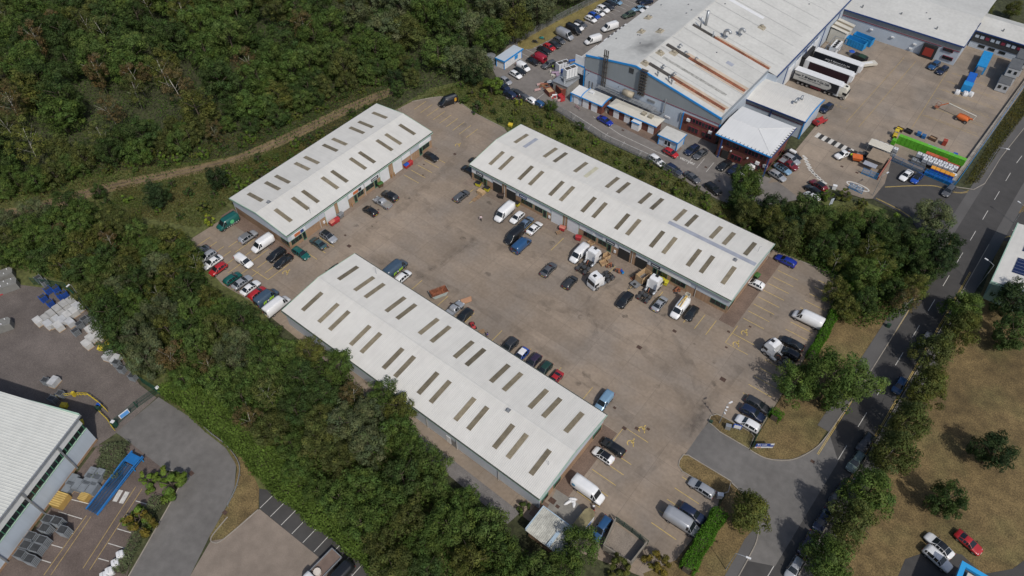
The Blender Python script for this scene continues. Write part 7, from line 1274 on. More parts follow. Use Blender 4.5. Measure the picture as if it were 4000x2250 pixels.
# plant by the docks
g = thing('chiller_unit', 'pale grey chiller with four black fans beside the trailers', 'chiller', (-43.2, 211.4, 0)); WM.pop(g.name); MB().box(-1, 1, -2.6, 2.6, .2, 2.9).obj('case', m_whtp, g)
for k in range(4): MB().tube([(0, -1.9+k*1.25, 2.9), (0, -1.9+k*1.25, 3.05)], .5, 12).obj('fan', M['black fan'], g)
mb = MB()
for x in (-1.8, 1.8):
    for y in (-3.4, 0, 3.4): mb.box(x-.06, x+.06, y-.06, y+.06, 0, 3.4)
for x in (-1.8, 1.8): mb.box(x-.06, x+.06, -3.4, 3.4, 3.3, 3.42)
for y in (-3.4, 3.4): mb.box(-1.8, 1.8, y-.06, y+.06, 3.3, 3.42)
mb.obj('frame', m_galv, g)
for nm, lb, x, y, parts in (('plant_box', 'low blue topped plant box behind the nearest trailers', -45.2, 207.2, [('case', MB().box(-1.3, 1.3, -1.2, 1.2, 0, 1.5), m_grey), ('blue_lid', MB().box(-1.35, 1.35, -1.25, 1.25, 1.5, 1.62), c_bl2)]), ('blue_topped_tub', 'blue topped grey tub between trailer and skips', -38.69,213.46, [('tub_body', MB().tube([(0, 0, 0), (0, 0, 1.2)], .8, 10), m_galv), ('lid', MB().tube([(0, 0, 1.2), (0, 0, 1.4)], .9, 8, 0, .6), c_bl)]), ('covered_skip', 'black covered skip beyond the trailers', -35.76,212.63, [('shell', MB().prism([(-2, -1), (2, -1), (2.3, 0), (2, 1), (-2, 1)], .1, 1.3), m_trim), ('cover', MB().box(-.4, 1.6, -.95, .95, 1.3, 1.45), c_dkgr)]), ('flat_trailer', 'cream flat trailer parked across the ends of the lorry trailers', -32.65,210.10, [('bed', MB().box(-2.6, 2.6, -.9, .9, .7, 1.3), m_crm), ('front_box', MB().box(-4.2, -2.9, -.7, .7, .4, .9), m_crm), ('load', MB().box(-1.8, 1.2, -.4, .2, 1.3, 1.5), m_whtp)])):
    g = thing(nm, lb, 'plant' if 'plant' in nm else nm.split('_')[-1], (x, y, 0), R(50 if nm == 'flat_trailer' else -10)); WM.pop(g.name); addparts(g, parts)
for x, y, lb, m1, m2 in ((-14.83,185.18, 'low brown crate with pale top in the service yard', C_('brown crate', (.1, .06, .04)), c_yst), (-12.68,185.77, 'black open box in the service yard', m_trim, m_trim), (-6.63,186.48, 'brown box with faded top in the service yard', C_('brown crate', (.1, .06, .04)), c_wood2)):
    g = thing('open_box', lb, 'box', (x, y, 0), R(-8), 'boxes in the open service yard'); WM.pop(g.name); addparts(g, [('sides', MB().box(-.9, .9, -.6, -.52, 0, .8).box(-.9, .9, .52, .6, 0, .8).box(-.9, -.82, -.6, .6, 0, .8).box(.82, .9, -.6, .6, 0, .8), m1), ('contents', MB().box(-.8, .8, -.5, .5, .05, .55), m2)])
g = thing('forklift_truck', 'small yellow forklift at the left end of the green crate wall', 'forklift', (-14.92,181.71, 0), R(100)); WM.pop(g.name); addparts(g, [('body', MB().add(*loft([(-1, .3, .8, .9, .5, .4), (-.8, .25, 1.0, 1.1, .55, .45), (.2, .25, .7, .75, .55, .45), (.8, .25, .7, .72, .5, .4)])[:2]), c_yst), ('overhead_guard', MB().box(-.7, .6, -.5, .5, 2.05, 2.12).box(-.7, -.64, -.5, -.44, 1, 2.05).box(-.7, -.64, .44, .5, 1, 2.05).box(.54, .6, -.5, -.44, .7, 2.05).box(.54, .6, .44, .5, .7, 2.05), c_yst), ('mast', MB().box(.85, .95, -.4, -.3, .05, 2.2).box(.85, .95, .3, .4, .05, 2.2), m_dgrey), ('forks', MB().box(.95, 2.0, -.35, -.25, .08, .13).box(.95, 2.0, .25, .35, .08, .13), m_dgrey)])
for x in (-.6, .55):
    for s in (-1, 1): o = link('wheel', wheel_mesh(.26, .18), g); o.location = (x, s*.48, .26)
g = thing('tow_tractor', 'red tow truck behind the grey annex', 'tow truck', (-32.72,174.95, 0), R(70)); WM.pop(g.name); addparts(g, [('deck', MB().box(-2, 2, -.8, .8, .55, .75), c_red), ('rails', MB().box(-2, 2, -.85, -.78, .75, 1.3).box(-2, 2, .78, .85, .75, 1.3).box(-2, -1.9, -.8, .8, .75, 1.5), c_red), ('tow_gear', MB().tube([(1.5, 0, .7), (2.6, 0, 1.0)], .12, 6).box(-1.4, -.6, -.4, .4, .75, 1.2), m_soot)])
for x in (-1.2, 1.2):
    for s in (-1, 1): o = link('wheel', wheel_mesh(.38), g); o.location = (x, s*.8, .38)
# ---- tank compound by the factory gate
g = thing('compound_awning', 'pale ribbed awning roof over the gate tank compound', 'awning', (-16.4, 170, 0)); slope(MB(), -18.8, -13.2, 170.6, 2.5, 172.8, 3.0, .3, .05).obj('roof', m_crm, g)
for x in (-18.6, -13.4):
    for y in (170.8, 172.6): MB().tube([(x, y, 0), (x, y, 2.5)], .06, 6).obj('post', m_galv, g)
g = thing('block_shelter', 'flat roofed brown shelter in the gate tank compound', 'shelter', (-15, 167.6, 0)); MB().box(-17, -13, 165.8, 169.8, 0, 2.3).obj('wall', C_('brown block', (.2, .16, .12), .9), g); MB().box(-17.3, -12.9, 165.4, 170.1, 2.3, 2.42).obj('flat_roof', C_('brown felt roof', (.24, .19, .14), .9), g); MB().box(-17.2, -14, 163.6, 165.3, 1.4, 1.5).obj('canopy', m_rl3, g)
g = thing('orange_hopper', 'bright orange hopper beside the brown shelter', 'hopper', (-19.2, 165.6, 0), R(20)); WM.pop(g.name); addparts(g, [('hopper', MB().add([(-.9, -.7, .6), (.9, -.7, .6), (.9, .7, .6), (-.9, .7, .6), (-1.2, -1, 1.5), (1.2, -1, 1.5), (1.2, 1, 1.5), (-1.2, 1, 1.5)], [(3, 2, 1, 0), (0, 1, 5, 4), (1, 2, 6, 5), (2, 3, 7, 6), (3, 0, 4, 7), (4, 5, 6, 7)]), c_oran), ('legs', MB().box(-.8, -.7, -.6, .6, 0, .6).box(.7, .8, -.6, .6, 0, .6), m_dgrey)])
g = thing('scrap_heap', 'heap of grey metalwork beside the orange hopper', 'scrap', (-18.6, 168.4, 0), 0, 'scrap at the factory'); WM.pop(g.name)
for mb, m_ in zip(parts_heap(31), (m_dgrey, m_grey, m_soot)): mb.v = [(x*1.8, y*2.2, z*1.4) for x, y, z in mb.v]; mb.obj('scrap_pieces', m_, g)
random.seed(6)
# ---- plant and scrap by the factory's left corner
for x, y, z0, lb in ((-101.6, 153.2, 0, 'white louvred cooling tower standing on the car park'), (-95.2, 147.6, 3.4, 'white louvred cooling tower raised on a steel frame')):
    g = thing('cooling_tower', lb, 'cooling tower', (x, y, 0), R(68), 'cooling towers'); WM.pop(g.name); MB().box(-1.9, 1.9, -.9, .9, z0+.3, z0+2.9).obj('case', m_whtp, g); MB().box(-1.6, -.1, -.6, .6, z0+2.9, z0+2.94).box(.1, 1.6, -.6, .6, z0+2.9, z0+2.94).obj('fan_slots', m_soot, g); mb = MB()
    for k in range(5): mb.box(-1.9+k*.92, -1.8+k*.92, -.95, -.9, z0+.3, z0+2.9)
    mb.obj('ribs', m_galv, g); mb = MB()
    for xx in (-1.8, 1.8):
        for yy in (-.8, .8): mb.tube([(xx, yy, 0), (xx, yy, z0+.3)], .12, 6)
    if z0: mb.box(-2.4, 2.4, -1.3, 1.3, z0, z0+.12); mb.tube([(-2.6, -1.2, 0), (-2.6, -1.2, 5)], .3, 8)
    mb.obj('legs', m_galv, g)
g = thing('concrete_plant_room', 'grey block plant room under the raised cooling tower', 'outbuilding', (-95.4, 146, 0)); MB().box(-98, -93.2, 143.6, 149.2, 0, 2.9).obj('wall', C_('grey block', (.25, .24, .22), .9), g); MB().box(-98.3, -93, 143.4, 149.4, 2.9, 3.05).obj('roof', m_galv, g)
g = thing('blue_telehandler', 'bright blue jib of a lifting machine at the factory corner', 'machine', (-99.6, 152.6, 0), R(62)); WM.pop(g.name); addparts(g, [('body', MB().box(-1.5, 1.2, -.9, .9, .5, 1.5), c_bl), ('lower_boom', MB().tube([(-1.4, 0, 1.6), (4.4, 0, 3.6)], .28, 6), c_bl2), ('upper_boom', MB().tube([(4.4, .4, 3.6), (.6, .4, 3.9)], .3, 6), C_('strong blue steel', (.01, .1, .42)))])
for x in (-1, .9):
    for s in (-1, 1): o = link('wheel', wheel_mesh(.5, .35), g); o.location = (x, s*.95, .5)
for x, y, lb, sd, ms, sc in ((-101.94,150.38, 'heap of lilac and cream sheets on the car park by the cooling tower', 3, (C_('lilac sheet', (.3, .22, .3)), c_crm if 'c_crm' in globals() else m_crm, m_grey), 2.0), (-100.01,145.77, 'heap of steel lengths and white boxes on the car park', 4, (m_galv, m_whtp, m_dgrey), 2.2), (-100.91,143.67, 'low heap of brown frames on the car park', 8, (m_rust, m_grey, c_wood2), 1.8), (-95.56,141.07, 'heap of white sacks beside the red skip', 9, (m_whtp, m_crm, c_red), 1.2)):
    g = thing('scrap_heap', lb, 'scrap', (x, y, 0), R(30), 'scrap at the factory'); WM.pop(g.name)
    for mb, m_ in zip(parts_heap(sd), ms): mb.v = [(a*sc, b*sc, c*1.3) for a, b, c in mb.v]; mb.obj('scrap_pieces', m_, g)
for x, y, lb, m1, m2, s in ((-97.67,141.60, 'red brown skip full of pale boards on the factory car park', C_('red brown steel', (.16, .045, .03)), c_wood, 1.1), (-95.16,143.80, 'tall red brown container beside the red skip', C_('red brown steel', (.16, .045, .03)), m_rust, 1.2), (-93.48,141.23, 'small red skip behind the round tree', c_red, c_red, .8)):
    g = thing('scrap_skip', lb, 'skip', (x, y, 0), R(-25), 'skips at the factory corner'); WM.pop(g.name); h = 2.2 if 'tall' in lb else 1.4; addparts(g, [('sides', MB().box(-1.2*s, 1.2*s, -.9*s, -.8*s, 0, h).box(-1.2*s, 1.2*s, .8*s, .9*s, 0, h).box(-1.2*s, -1.1*s, -.9*s, .9*s, 0, h).box(1.1*s, 1.2*s, -.9*s, .9*s, 0, h), m1), ('contents', MB().box(-1.1*s, 1.1*s, -.8*s, .8*s, .05, h*.8), m2)])
def sign_():
    mb = MB()
    for x in (-.9, .9): mb.box(x-.04, x+.04, -.3, .3, 0, .06)
    return proto('barrier_board', 'barrier', [('board', MB().box(-1, 1, -.03, .03, .3, 1.0), C_('pink white board', (.5, .33, .32))), ('feet', mb, m_trim), ('uprights', MB().box(-.94, -.88, -.03, .03, 0, 1).box(.88, .94, -.03, .03, 0, 1), m_whtp)])
putall('barrier_board', sign_, [(-101.01,140.40, 0, 60, 'pink and white barrier board at the edge of the scrap'), (-92.98,140.30, 0, 60, 'pink and white barrier board behind the round tree'), (-87.49,140.46, 0, -15, 'red and white barrier board in front of the blue clad plant room'), (-102.03,143.04, 0, 55, 'leaning pale barrier board beside the brown frames')], 'barrier', 'barrier boards')
g = thing('water_tank', 'round grey water tank behind the blue trimmed kiosk', 'tank', (-120.56,143.45, 0)); WM.pop(g.name); addparts(g, [('tank', MB().tube([(0, 0, 0), (0, 0, 2.6)], 1.5, 16), m_galv), ('lid', MB().tube([(0, 0, 2.6), (0, 0, 2.85)], 1.55, 16, 0, .5), m_grey)])
# motorbikes on the grass strip
for x, y, lb in ((-117.08,160.59, 'black motorbike parked on the grass strip by the kiosk'), (-116.66,163.48, 'teal motorbike further along the grass strip')):
    g = thing('motorbike', lb, 'motorbike', (x, y, 0), R(20), 'motorbikes on the grass strip'); WM.pop(g.name); addparts(g, [('body', MB().add(*loft([(-.8, .5, .75, .85, .12, .08), (-.3, .35, .7, .82, .2, .14), (.2, .4, .85, .98, .18, .12), (.6, .5, .8, .88, .08, .05)])[:2]), m_trim if 'black' in lb else C_('teal fairing', (.02, .2, .2))), ('handlebar', MB().tube([(.5, -.35, 1.0), (.5, .35, 1.0)], .03, 6), m_galv), ('seat', MB().box(-.7, 0, -.13, .13, .82, .9), m_trim)])
    for xx in (-.65, .7): o = link('wheel', wheel_mesh(.31, .12), g); o.location = (xx, 0, .31)
# ---- people: one continuous skinned body each
def person(x, y, rz, top, legs, label, pose=0):
    J = {'pelvis': (0, 0, .95), 'chest': (0, 0, 1.32), 'neck': (.01, 0, 1.5), 'head': (.02, 0, 1.62), 'crown': (.02, 0, 1.72)}
    for s, n in ((1, 'l'), (-1, 'r')):
        k = s*pose; J['hip'+n] = (0, s*.1, .9); J['knee'+n] = (.05+.12*k, s*.11, .5); J['ankle'+n] = (-.02+.16*k, s*.11, .09); J['toe'+n] = (.14+.16*k, s*.12, .05); J['sh'+n] = (0, s*.19, 1.42); J['el'+n] = (-.04-.1*k, s*.26, 1.14); J['wr'+n] = (.1-.1*k, s*.25, .92); J['hand'+n] = (.15-.1*k, s*.24, .84)
    E_g = [('pelvis', 'chest'), ('chest', 'neck'), ('neck', 'head'), ('head', 'crown')]
    for n in 'lr': E_g += [('pelvis', 'hip'+n), ('hip'+n, 'knee'+n), ('knee'+n, 'ankle'+n), ('ankle'+n, 'toe'+n), ('chest', 'sh'+n), ('sh'+n, 'el'+n), ('el'+n, 'wr'+n), ('wr'+n, 'hand'+n)]
    rad = {'pelvis': .15, 'chest': .17, 'neck': .06, 'head': .1, 'crown': .075, 'hip': .1, 'knee': .07, 'ankle': .05, 'toe': .045, 'sh': .075, 'el': .05, 'wr': .035, 'hand': .04}
    ks = list(J); me = bpy.data.meshes.new('body'); me.from_pydata([J[k] for k in ks], [(ks.index(a), ks.index(b)) for a, b in E_g], []); ob = bpy.data.objects.new('body', me); C.objects.link(ob)
    sm = ob.modifiers.new('skin', 'SKIN'); sb = ob.modifiers.new('sub', 'SUBSURF'); sb.levels = sb.render_levels = 1
    if not me.skin_vertices:
        bpy.context.view_layer.objects.active = ob; bpy.ops.object.select_all(action='DESELECT'); ob.select_set(True)
    lay = me.skin_vertices[0] if me.skin_vertices else None
    if lay is None: bpy.ops.mesh.customdata_skin_add(); lay = me.skin_vertices[0]
    for i, k in enumerate(ks): r_ = rad[k[:-1] if k[:-1] in rad else k]; lay.data[i].radius = (r_, r_); lay.data[i].use_root = (k == 'pelvis')
    dg = bpy.context.evaluated_depsgraph_get(); dg.update(); m2 = bpy.data.meshes.new_from_object(ob.evaluated_get(dg)); bpy.data.objects.remove(ob); m2.materials.clear()
    for m_ in (top, legs, c_skin, m_trim): m2.materials.append(m_)
    for p in m2.polygons:
        z = p.center.z; p.use_smooth = True; p.material_index = 2 if z > 1.5 or (z < .95 and abs(p.center.y) > .2 and z > .7) else 0 if z > .98 or (z > .9 and abs(p.center.y) > .19) else 1 if z > .12 else 3
    g = thing('person', label, 'person', (x, y, 0), rz); WM.pop(g.name); o = link('body', m2, g); MB().add(*loft([(-.09, 1.6, 1.66, 1.7, .08, .05), (-.05, 1.58, 1.7, 1.78, .1, .07), (.05, 1.66, 1.74, 1.8, .09, .07), (.1, 1.7, 1.74, 1.76, .07, .05)])[:2]).obj('hair', C_('dark hair', (.04, .025, .018)), g, True); return g
person(-79.91,90.14, R(-60), C_('pale pink shirt', (.6, .5, .52)), C_('dark trousers', (.02, .02, .025)), 'person in pale shirt and dark trousers walking across the yard', 1)
person(-104.26,152.10, R(40), C_('neon yellow jacket', (.5, .7, .04)), C_('olive work trousers', (.06, .06, .035)), 'person in neon yellow jacket beside the grey people carrier', .3)
person(-104.51,184.69, R(200), C_('dark jacket', (.02, .022, .028)), C_('dark trousers', (.02, .02, .025)), 'person in dark clothes on the factory lane near the white van', .6)
person(-20.77,165.82, R(120), C_('neon yellow jacket', (.5, .7, .04)), C_('dark trousers', (.02, .02, .025)), 'person in yellow jacket beside the white flatbed truck', .3)
person(-57.15,64.85, R(200), C_('violet top', (.08, .05, .25)), C_('beige trousers', (.35, .25, .16)), 'person in violet top just showing over the nearest roof', .3)

# =====================================================================  TREES, HEDGES AND UNDERGROWTH
def leafmat(name, col, rnd=.16):
    return mat(name, col, .75, attr='tint', rnd=rnd, spec=.12, leaf=.38)
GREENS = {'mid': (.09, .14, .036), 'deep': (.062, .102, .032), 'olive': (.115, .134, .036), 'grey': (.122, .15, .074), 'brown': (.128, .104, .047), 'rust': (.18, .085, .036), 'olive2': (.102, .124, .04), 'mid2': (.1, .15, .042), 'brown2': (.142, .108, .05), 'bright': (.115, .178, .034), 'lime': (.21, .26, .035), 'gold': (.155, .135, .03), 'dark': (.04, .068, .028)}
for k, c in GREENS.items(): leafmat('foliage '+k, c)
m_bark = mat('bark', (.075, .06, .045), .95, noise=[(3, .3, 4)]); m_birch = mat('pale birch bark', (.42, .4, .35), .9, noise=[(2.5, .35, 5)])
def leaf_cloud(P, Nn, size, tint, name, m):
    """one mesh of small leaf-spray faces at P with normals Nn"""
    n = len(P); r = rng.normal(size=(n, 3)); u = np.cross(Nn, r); u /= np.linalg.norm(u, axis=1)[:, None]+1e-9; v = np.cross(Nn, u); v /= np.linalg.norm(v, axis=1)[:, None]+1e-9
    s = size*rng.uniform(.6, 1.3, (n, 1)); a = rng.uniform(.5, .95, (n, 1)); bend = Nn*s*.25
    q = np.stack([P-u*s-bend*.5, P-v*s*a*.6, P+u*s-bend*.5, P+v*s*a*.6], 1).reshape(-1, 3)
    me = bpy.data.meshes.new(name); me.vertices.add(n*4); me.vertices.foreach_set('co', q.astype(np.float32).ravel()); me.loops.add(n*4); me.loops.foreach_set('vertex_index', np.arange(n*4, dtype=np.int32))
    me.polygons.add(n); me.polygons.foreach_set('loop_start', np.arange(0, n*4, 4, dtype=np.int32)); me.polygons.foreach_set('loop_total', np.full(n, 4, np.int32)); me.materials.append(m)
    at = me.attributes.new('tint', 'FLOAT_COLOR', 'FACE'); at.data.foreach_set('color', np.concatenate([tint, np.ones((n, 1))], 1).astype(np.float32).ravel()); me.update(); me.validate(); return me
def unit_vec(n):
    v = rng.normal(size=(n, 3)); return v/np.linalg.norm(v, axis=1)[:, None]
def crown(kind, rad, h0, h1, nc, nl, size, gap=.0):
    """clumps of leaves spread through a lumpy crown between heights h0 and h1"""
    P, Nn, Tn = [], [], []; cz = (h0+h1)/2; hz = (h1-h0)/2
    d = unit_vec(nc); rr = rng.uniform(.55, .95, (nc, 1)); lob = 1+.16*np.sin(3*np.arctan2(d[:, 1], d[:, 0])+rng.uniform(0, 6))[:, None]
    cen = d*rr*lob*np.array([rad, rad, hz]); cen[:, 2] += cz
    if kind == 'cone': f = 1-.75*(cen[:, 2]-h0)/(h1-h0); cen[:, :2] *= np.clip(f, .2, 1)[:, None]*1.25
    for c in cen:
        cr = rad*rng.uniform(.17, .32); k = int(nl*(cr/(rad*.28))**2*rng.uniform(.8, 1.2)); dd = unit_vec(k); p = c+dd*cr*(rng.uniform(.55, 1, (k, 1)))*np.array([1, 1, .78])
        nn = dd*1.1+unit_vec(k)*.36+np.array([0, 0, .3]); nn /= np.linalg.norm(nn, axis=1)[:, None]
        t = np.array([1, 1, 1])*rng.uniform(.72, 1.3)*np.array([rng.uniform(.9, 1.14), 1, rng.uniform(.8, 1.1)])
        P.append(p); Nn.append(nn); Tn.append(np.tile(t, (k, 1))*rng.uniform(.82, 1.18, (k, 1)))
    P = np.concatenate(P); keep = P[:, 2] > .2; return P[keep], np.concatenate(Nn)[keep], np.concatenate(Tn)[keep]
def trunk_mesh(h, rad, m, lean=.3, forks=4, r0=.2):
    mb = MB(); a = random.uniform(0, 6.28); top = (lean*cos(a), lean*sin(a), h); mid = (top[0]*.4, top[1]*.4, h*.5); mb.tube([(0, 0, -.2), mid, top], r0, 7, 0, r0*.3)
    for k in range(forks):
        b = a+k*2.4; z = h*random.uniform(.4, .75); s = rad*random.uniform(.5, .85); o = (top[0]*z/h, top[1]*z/h, z); mb.tube([o, (o[0]+s*.5*cos(b), o[1]+s*.5*sin(b), z+h*.14), (o[0]+s*cos(b), o[1]+s*sin(b), z+h*.26)], r0*.45, 5, 0, r0*.12)
    return mb.mesh('trunk', m, True)
VAR = {}
def variant(key, kind, col, rad, h0, h1, nc, nl, size, bark=None, r0=.2, lean=.3):
    VAR.setdefault(key, []).append((leaf_cloud(*crown(kind, rad, h0, h1, nc, nl, size)[:2], size, None, 'crown', M['foliage '+col]) if 0 else None, None)) if 0 else None
    P, Nn, Tn = crown(kind, rad, h0, h1, nc, nl, size); VAR.setdefault(key, []).append((leaf_cloud(P, Nn, size, Tn, 'crown', M['foliage '+col]), trunk_mesh(h1*.82, rad, bark or m_bark, lean, 5, r0)))
for c in ('mid', 'deep', 'olive', 'mid', 'olive2', 'mid2', 'deep'): variant('broad', 'round', c, 3.7, 1.0, 8.6, 75, 95, .2)
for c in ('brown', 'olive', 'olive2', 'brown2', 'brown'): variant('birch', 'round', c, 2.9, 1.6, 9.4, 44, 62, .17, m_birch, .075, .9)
for c in ('mid', 'bright', 'deep', 'olive'): variant('bush', 'round', c, 2.0, -.3, 3.4, 22, 105, .2)
for c in ('olive', 'olive2', 'mid'): variant('lawn', 'cone', c, 4.0, .8, 9.4, 80, 110, .2)
variant('willow', 'round', 'grey', 4.0, 1.0, 9.6, 76, 100, .2); variant('willow', 'round', 'grey', 3.7, 1.0, 8.8, 70, 100, .2)
variant('dark', 'round', 'dark', 3.6, 1.0, 8.8, 76, 100, .2); variant('dark', 'round', 'deep', 3.4, 1.0, 8.2, 76, 100, .2)
variant('lime', 'round', 'lime', 1.7, .2, 3.4, 22, 95, .18); variant('lime', 'round', 'bright', 2.2, -.2, 3.6, 26, 105, .2)
variant('goldbush', 'round', 'gold', 2.2, -.3, 3.6, 26, 105, .2)
SCAT = []
def tree(key, x, y, s, label, group=None, name='tree', cat='tree', i=None, sz=None, z=-.05):
    v = VAR[key]; cm, tm = v[random.randrange(len(v)) if i is None else i % len(v)]
    g = bpy.data.objects.new(name, None); C.objects.link(g); g.location = (x, y, z); g.rotation_euler = (0, 0, random.uniform(0, 6.28)); g.scale = (s*random.uniform(.92, 1.08), s*random.uniform(.92, 1.08), sz or s*random.uniform(.9, 1.12)); g.empty_display_size = .3
    c = bpy.data.objects.new('crown', cm); C.objects.link(c); c.parent = g; t = bpy.data.objects.new('trunk', tm); C.objects.link(t); t.parent = g
    SCAT.append((x, y, s*3)); return tag(g, label, cat, group)
TRS = smooth_line(TR, 5)
def off_track(x, y, d): return min((x-a)**2+(y-b)**2 for a, b in TRS) > d*d
def scatter(poly, d, n, avoid=1.0, tries=9000):
    xs = [p[0] for p in poly]; ys = [p[1] for p in poly]; out = []
    for _ in range(tries):
        p = (random.uniform(min(xs), max(xs)), random.uniform(min(ys), max(ys)))
        if inside(p, poly) and all((p[0]-q[0])**2+(p[1]-q[1])**2 > d*d for q in out): out.append(p)
        if len(out) >= n: break
    return out
# --- single trees one can point at
for key, x, y, s, lb, i in (
 ('lawn', 15.80,127.17, 1.03, 'dark roadside tree nearest the solar panelled building', 2), ('lawn', 16.77,120.29, 1.13, 'olive roadside tree second from the solar panelled building', 0), ('lawn', 14.51,112.17, 1.06, 'olive roadside tree third from the solar panelled building', 1), ('lawn', 15.78,102.68, 1.19, 'roadside tree with drooping boughs opposite the broad triple crowned tree', 0), ('lawn', 15.11,93.75, 1.06, 'roadside tree just above the street lamp by the lawn', 1), ('lawn', 15.00,85.37, 1.10, 'roadside tree behind the leaning street lamp', 1), ('lawn', 14.87,76.70, 1.10, 'dark roadside tree beside the dry lawn, opposite the entrance', 2), ('lawn', 14.17,69.53, 1.08, 'gold tipped roadside tree on the dry lawn edge', 1), ('lawn', 13.63,61.30, 1.08, 'roadside tree at the bottom edge beside a pale silver car', 2),
 ('dark', 28.98,97.37, 0.97, 'dark rounded tree standing alone on the right of the dry lawn', 0), ('dark', 25.20,83.42, 0.97, 'loose dark tree standing alone in the middle of the dry lawn', 1), ('dark', 23.01,134.87, 1.21, 'darkest tree beside the green wall at the right edge', 0), ('dark', 24.92,126.11, 1.15, 'dark tree below the darkest one at the right edge', 1),
 ('broad', -3.57,88.87, 1.04, 'left crown of the broad trees by the yard fence', 0), ('broad', 1.25,92.10, 1.43, 'tall middle tree of the broad group by the yard fence', 0), ('broad', 4.85,96.31, 1.23, 'right crown of the broad trees, leaning over the pavement', 5),
 ('lawn', 0.94,61.15, 0.99, 'round olive tree beside the entrance road and clipped hedge', 0), ('broad', -17.47,39.76, 0.94, 'green tree leaning over the tan shed roof', 0), ('bush', -11.51,41.99, 1.00, 'olive bush below the walled enclosure', 3), ('goldbush', -6.96,45.76, 1.00, 'golden round bush at the end of the lower clipped hedge', 0), ('bush', -29.23,40.42, 0.62, 'small rounded bush at the back corner of the nearest terrace', 0),
 ('willow', 2.88,150.74, 1.00, 'pale flecked tree at the road junction', 0), ('bush', -3.18,144.63, 1.50, 'bright green shrub between the junction tree and the wood strip', 1), ('broad', -36.03,134.56, 0.95, 'round green tree in front of the office end', 0), ('broad', -92.40,134.74, 0.48, 'small round tree at the top of the grass bank', 0), ('dark', -133.5, 117.5, .7, 'dark bush closing the far end of the dirt track', 0), ('dark', -130, 114.5, .6, 'dark bush between the track end and the shortest terrace', 1), ('lime', -100.79,131.75, 0.62, 'small lime bush at the end of the grass bank', 0), ('lime', -110.40,131.42, 1.45, 'large lime green bush beside the factory car park', 1), ('dark', -117.04,131.29, 0.89, 'dark tree at the corner of the wood beside the kiosk', 0), ('bush', -108.00,122.50, 0.95, 'dark bush by the kerb of the far bays', 2), ('lime', -128.50,50.64, 0.85, 'small bright yellow green tree beside the green van', 0), ('dark', -136.82,59.50, 0.76, 'round dark bush above the glade by the dirt track', 0), ('dark', -142.05,46.84, 0.86, 'large dark bush in the rough glade', 0), ('dark', -156.67,39.90, 0.52, 'dark bush beside the dirt track', 1), ('bush', -133.88,52.94, 0.55, 'small dark bush above the yellow green tree', 2),
 ('bush', -16.34,149.39, 0.95, 'olive shrub at the factory gate', 3), ('bush', -11.95,149.78, 0.70, 'low olive shrub right of the gate sign', 3), ('bush', -19.99,146.69, 0.90, 'bright green shrub beside the white hatchback', 1), ('broad', -14.24,261.29, 0.75, 'yellow green tree behind the hip roofed block', 2), ('broad', -7.15,266.06, 0.75, 'yellow green tree at the top right corner', 2),
 ('bush', -78.76,6.39, 1.52, 'large green shrub on the bend of the lower left estate road', 1), ('bush', -82.49,4.51, 0.99, 'small yellow green shrub beside the large one on the bend', 1), ('goldbush', -76.72,-1.07, 1.15, 'golden shrub in the border by the paved court', 0), ('bush', -77.92,-0.29, 1.15, 'green shrub above the golden one in the border', 1)):
    n_ = 'bush' if key in ('bush', 'goldbush') or 'bush' in lb else 'tree'; o = tree(key, x, y, s, lb, None, n_, n_, i)
# --- woods
W1 = [(-330, 90), (-290, 40), (-225, 18), (-172.50,24.09), (-163.29,29.90), (-157.35,43.11), (-150.20,55.31), (-143.83,70.30), (-136.86,80.71), (-133.75,98.45), (-132.24,109.58), (-127.67,108.42), (-123, 119), (-119, 125.5), (-116, 131), (-115.24,133.43), (-122.53,144.96), (-121.90,155.33), (-119.37,173.19), (-116.84,184.81), (-125, 215), (-150, 245), (-240, 210)]
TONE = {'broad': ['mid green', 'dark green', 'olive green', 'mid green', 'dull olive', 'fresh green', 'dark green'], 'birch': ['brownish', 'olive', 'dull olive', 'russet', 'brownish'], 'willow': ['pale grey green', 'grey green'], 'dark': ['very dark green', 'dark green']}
def zone1(x, y):
    u = ((x*.787+y*.617)/(y*.787-x*.617+1e-6)); f = y*.787-x*.617
    return ('along the dirt track' if min(hypot(x-a, y-b) for a, b in TR) < 17 else 'at the top edge of the picture' if f > 208 else 'towards the factory fence' if x > -150 else 'near the left edge' if u < -.52 else 'deep among its neighbours')
pts = scatter(W1, 5.5, 380, tries=30000); gW = 'trees of the big wood beyond the dirt track'
labs = {'broad': 'green broadleaf tree in the big wood beyond the dirt track', 'birch': 'thin brownish birch with pale trunk in the big wood', 'willow': 'grey green willow at the right edge of the big wood'}
nb = 0
for x, y in pts:
    if not off_track(x, y, 4.6): continue
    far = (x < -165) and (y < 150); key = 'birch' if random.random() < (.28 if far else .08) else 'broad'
    if y > 125 and x > -165 and random.random() < .45: key = 'willow'
    if key == 'broad':
        nb += 1
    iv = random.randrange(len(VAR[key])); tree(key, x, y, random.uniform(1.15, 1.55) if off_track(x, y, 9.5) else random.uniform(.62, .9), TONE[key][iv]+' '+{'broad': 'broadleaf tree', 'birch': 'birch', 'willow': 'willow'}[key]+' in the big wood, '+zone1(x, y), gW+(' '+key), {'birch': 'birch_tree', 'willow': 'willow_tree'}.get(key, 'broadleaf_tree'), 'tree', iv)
for k_ in range(420):                              # smaller trees closing the wood's front above the track
    a_, b_ = random.choice(TRS[4:]); x, y = a_+random.uniform(-15, -4), b_+random.uniform(1, 10)
    if off_track(x, y, 5.2) and all((x-q[0])**2+(y-q[1])**2 > 13 for q in SCAT): iv = random.randrange(7); tree('broad', x, y, random.uniform(.62, .95), 'small '+TONE['broad'][iv]+' tree at the front of the big wood above the dirt track', 'small trees above the dirt track', 'young_tree', 'tree', iv)
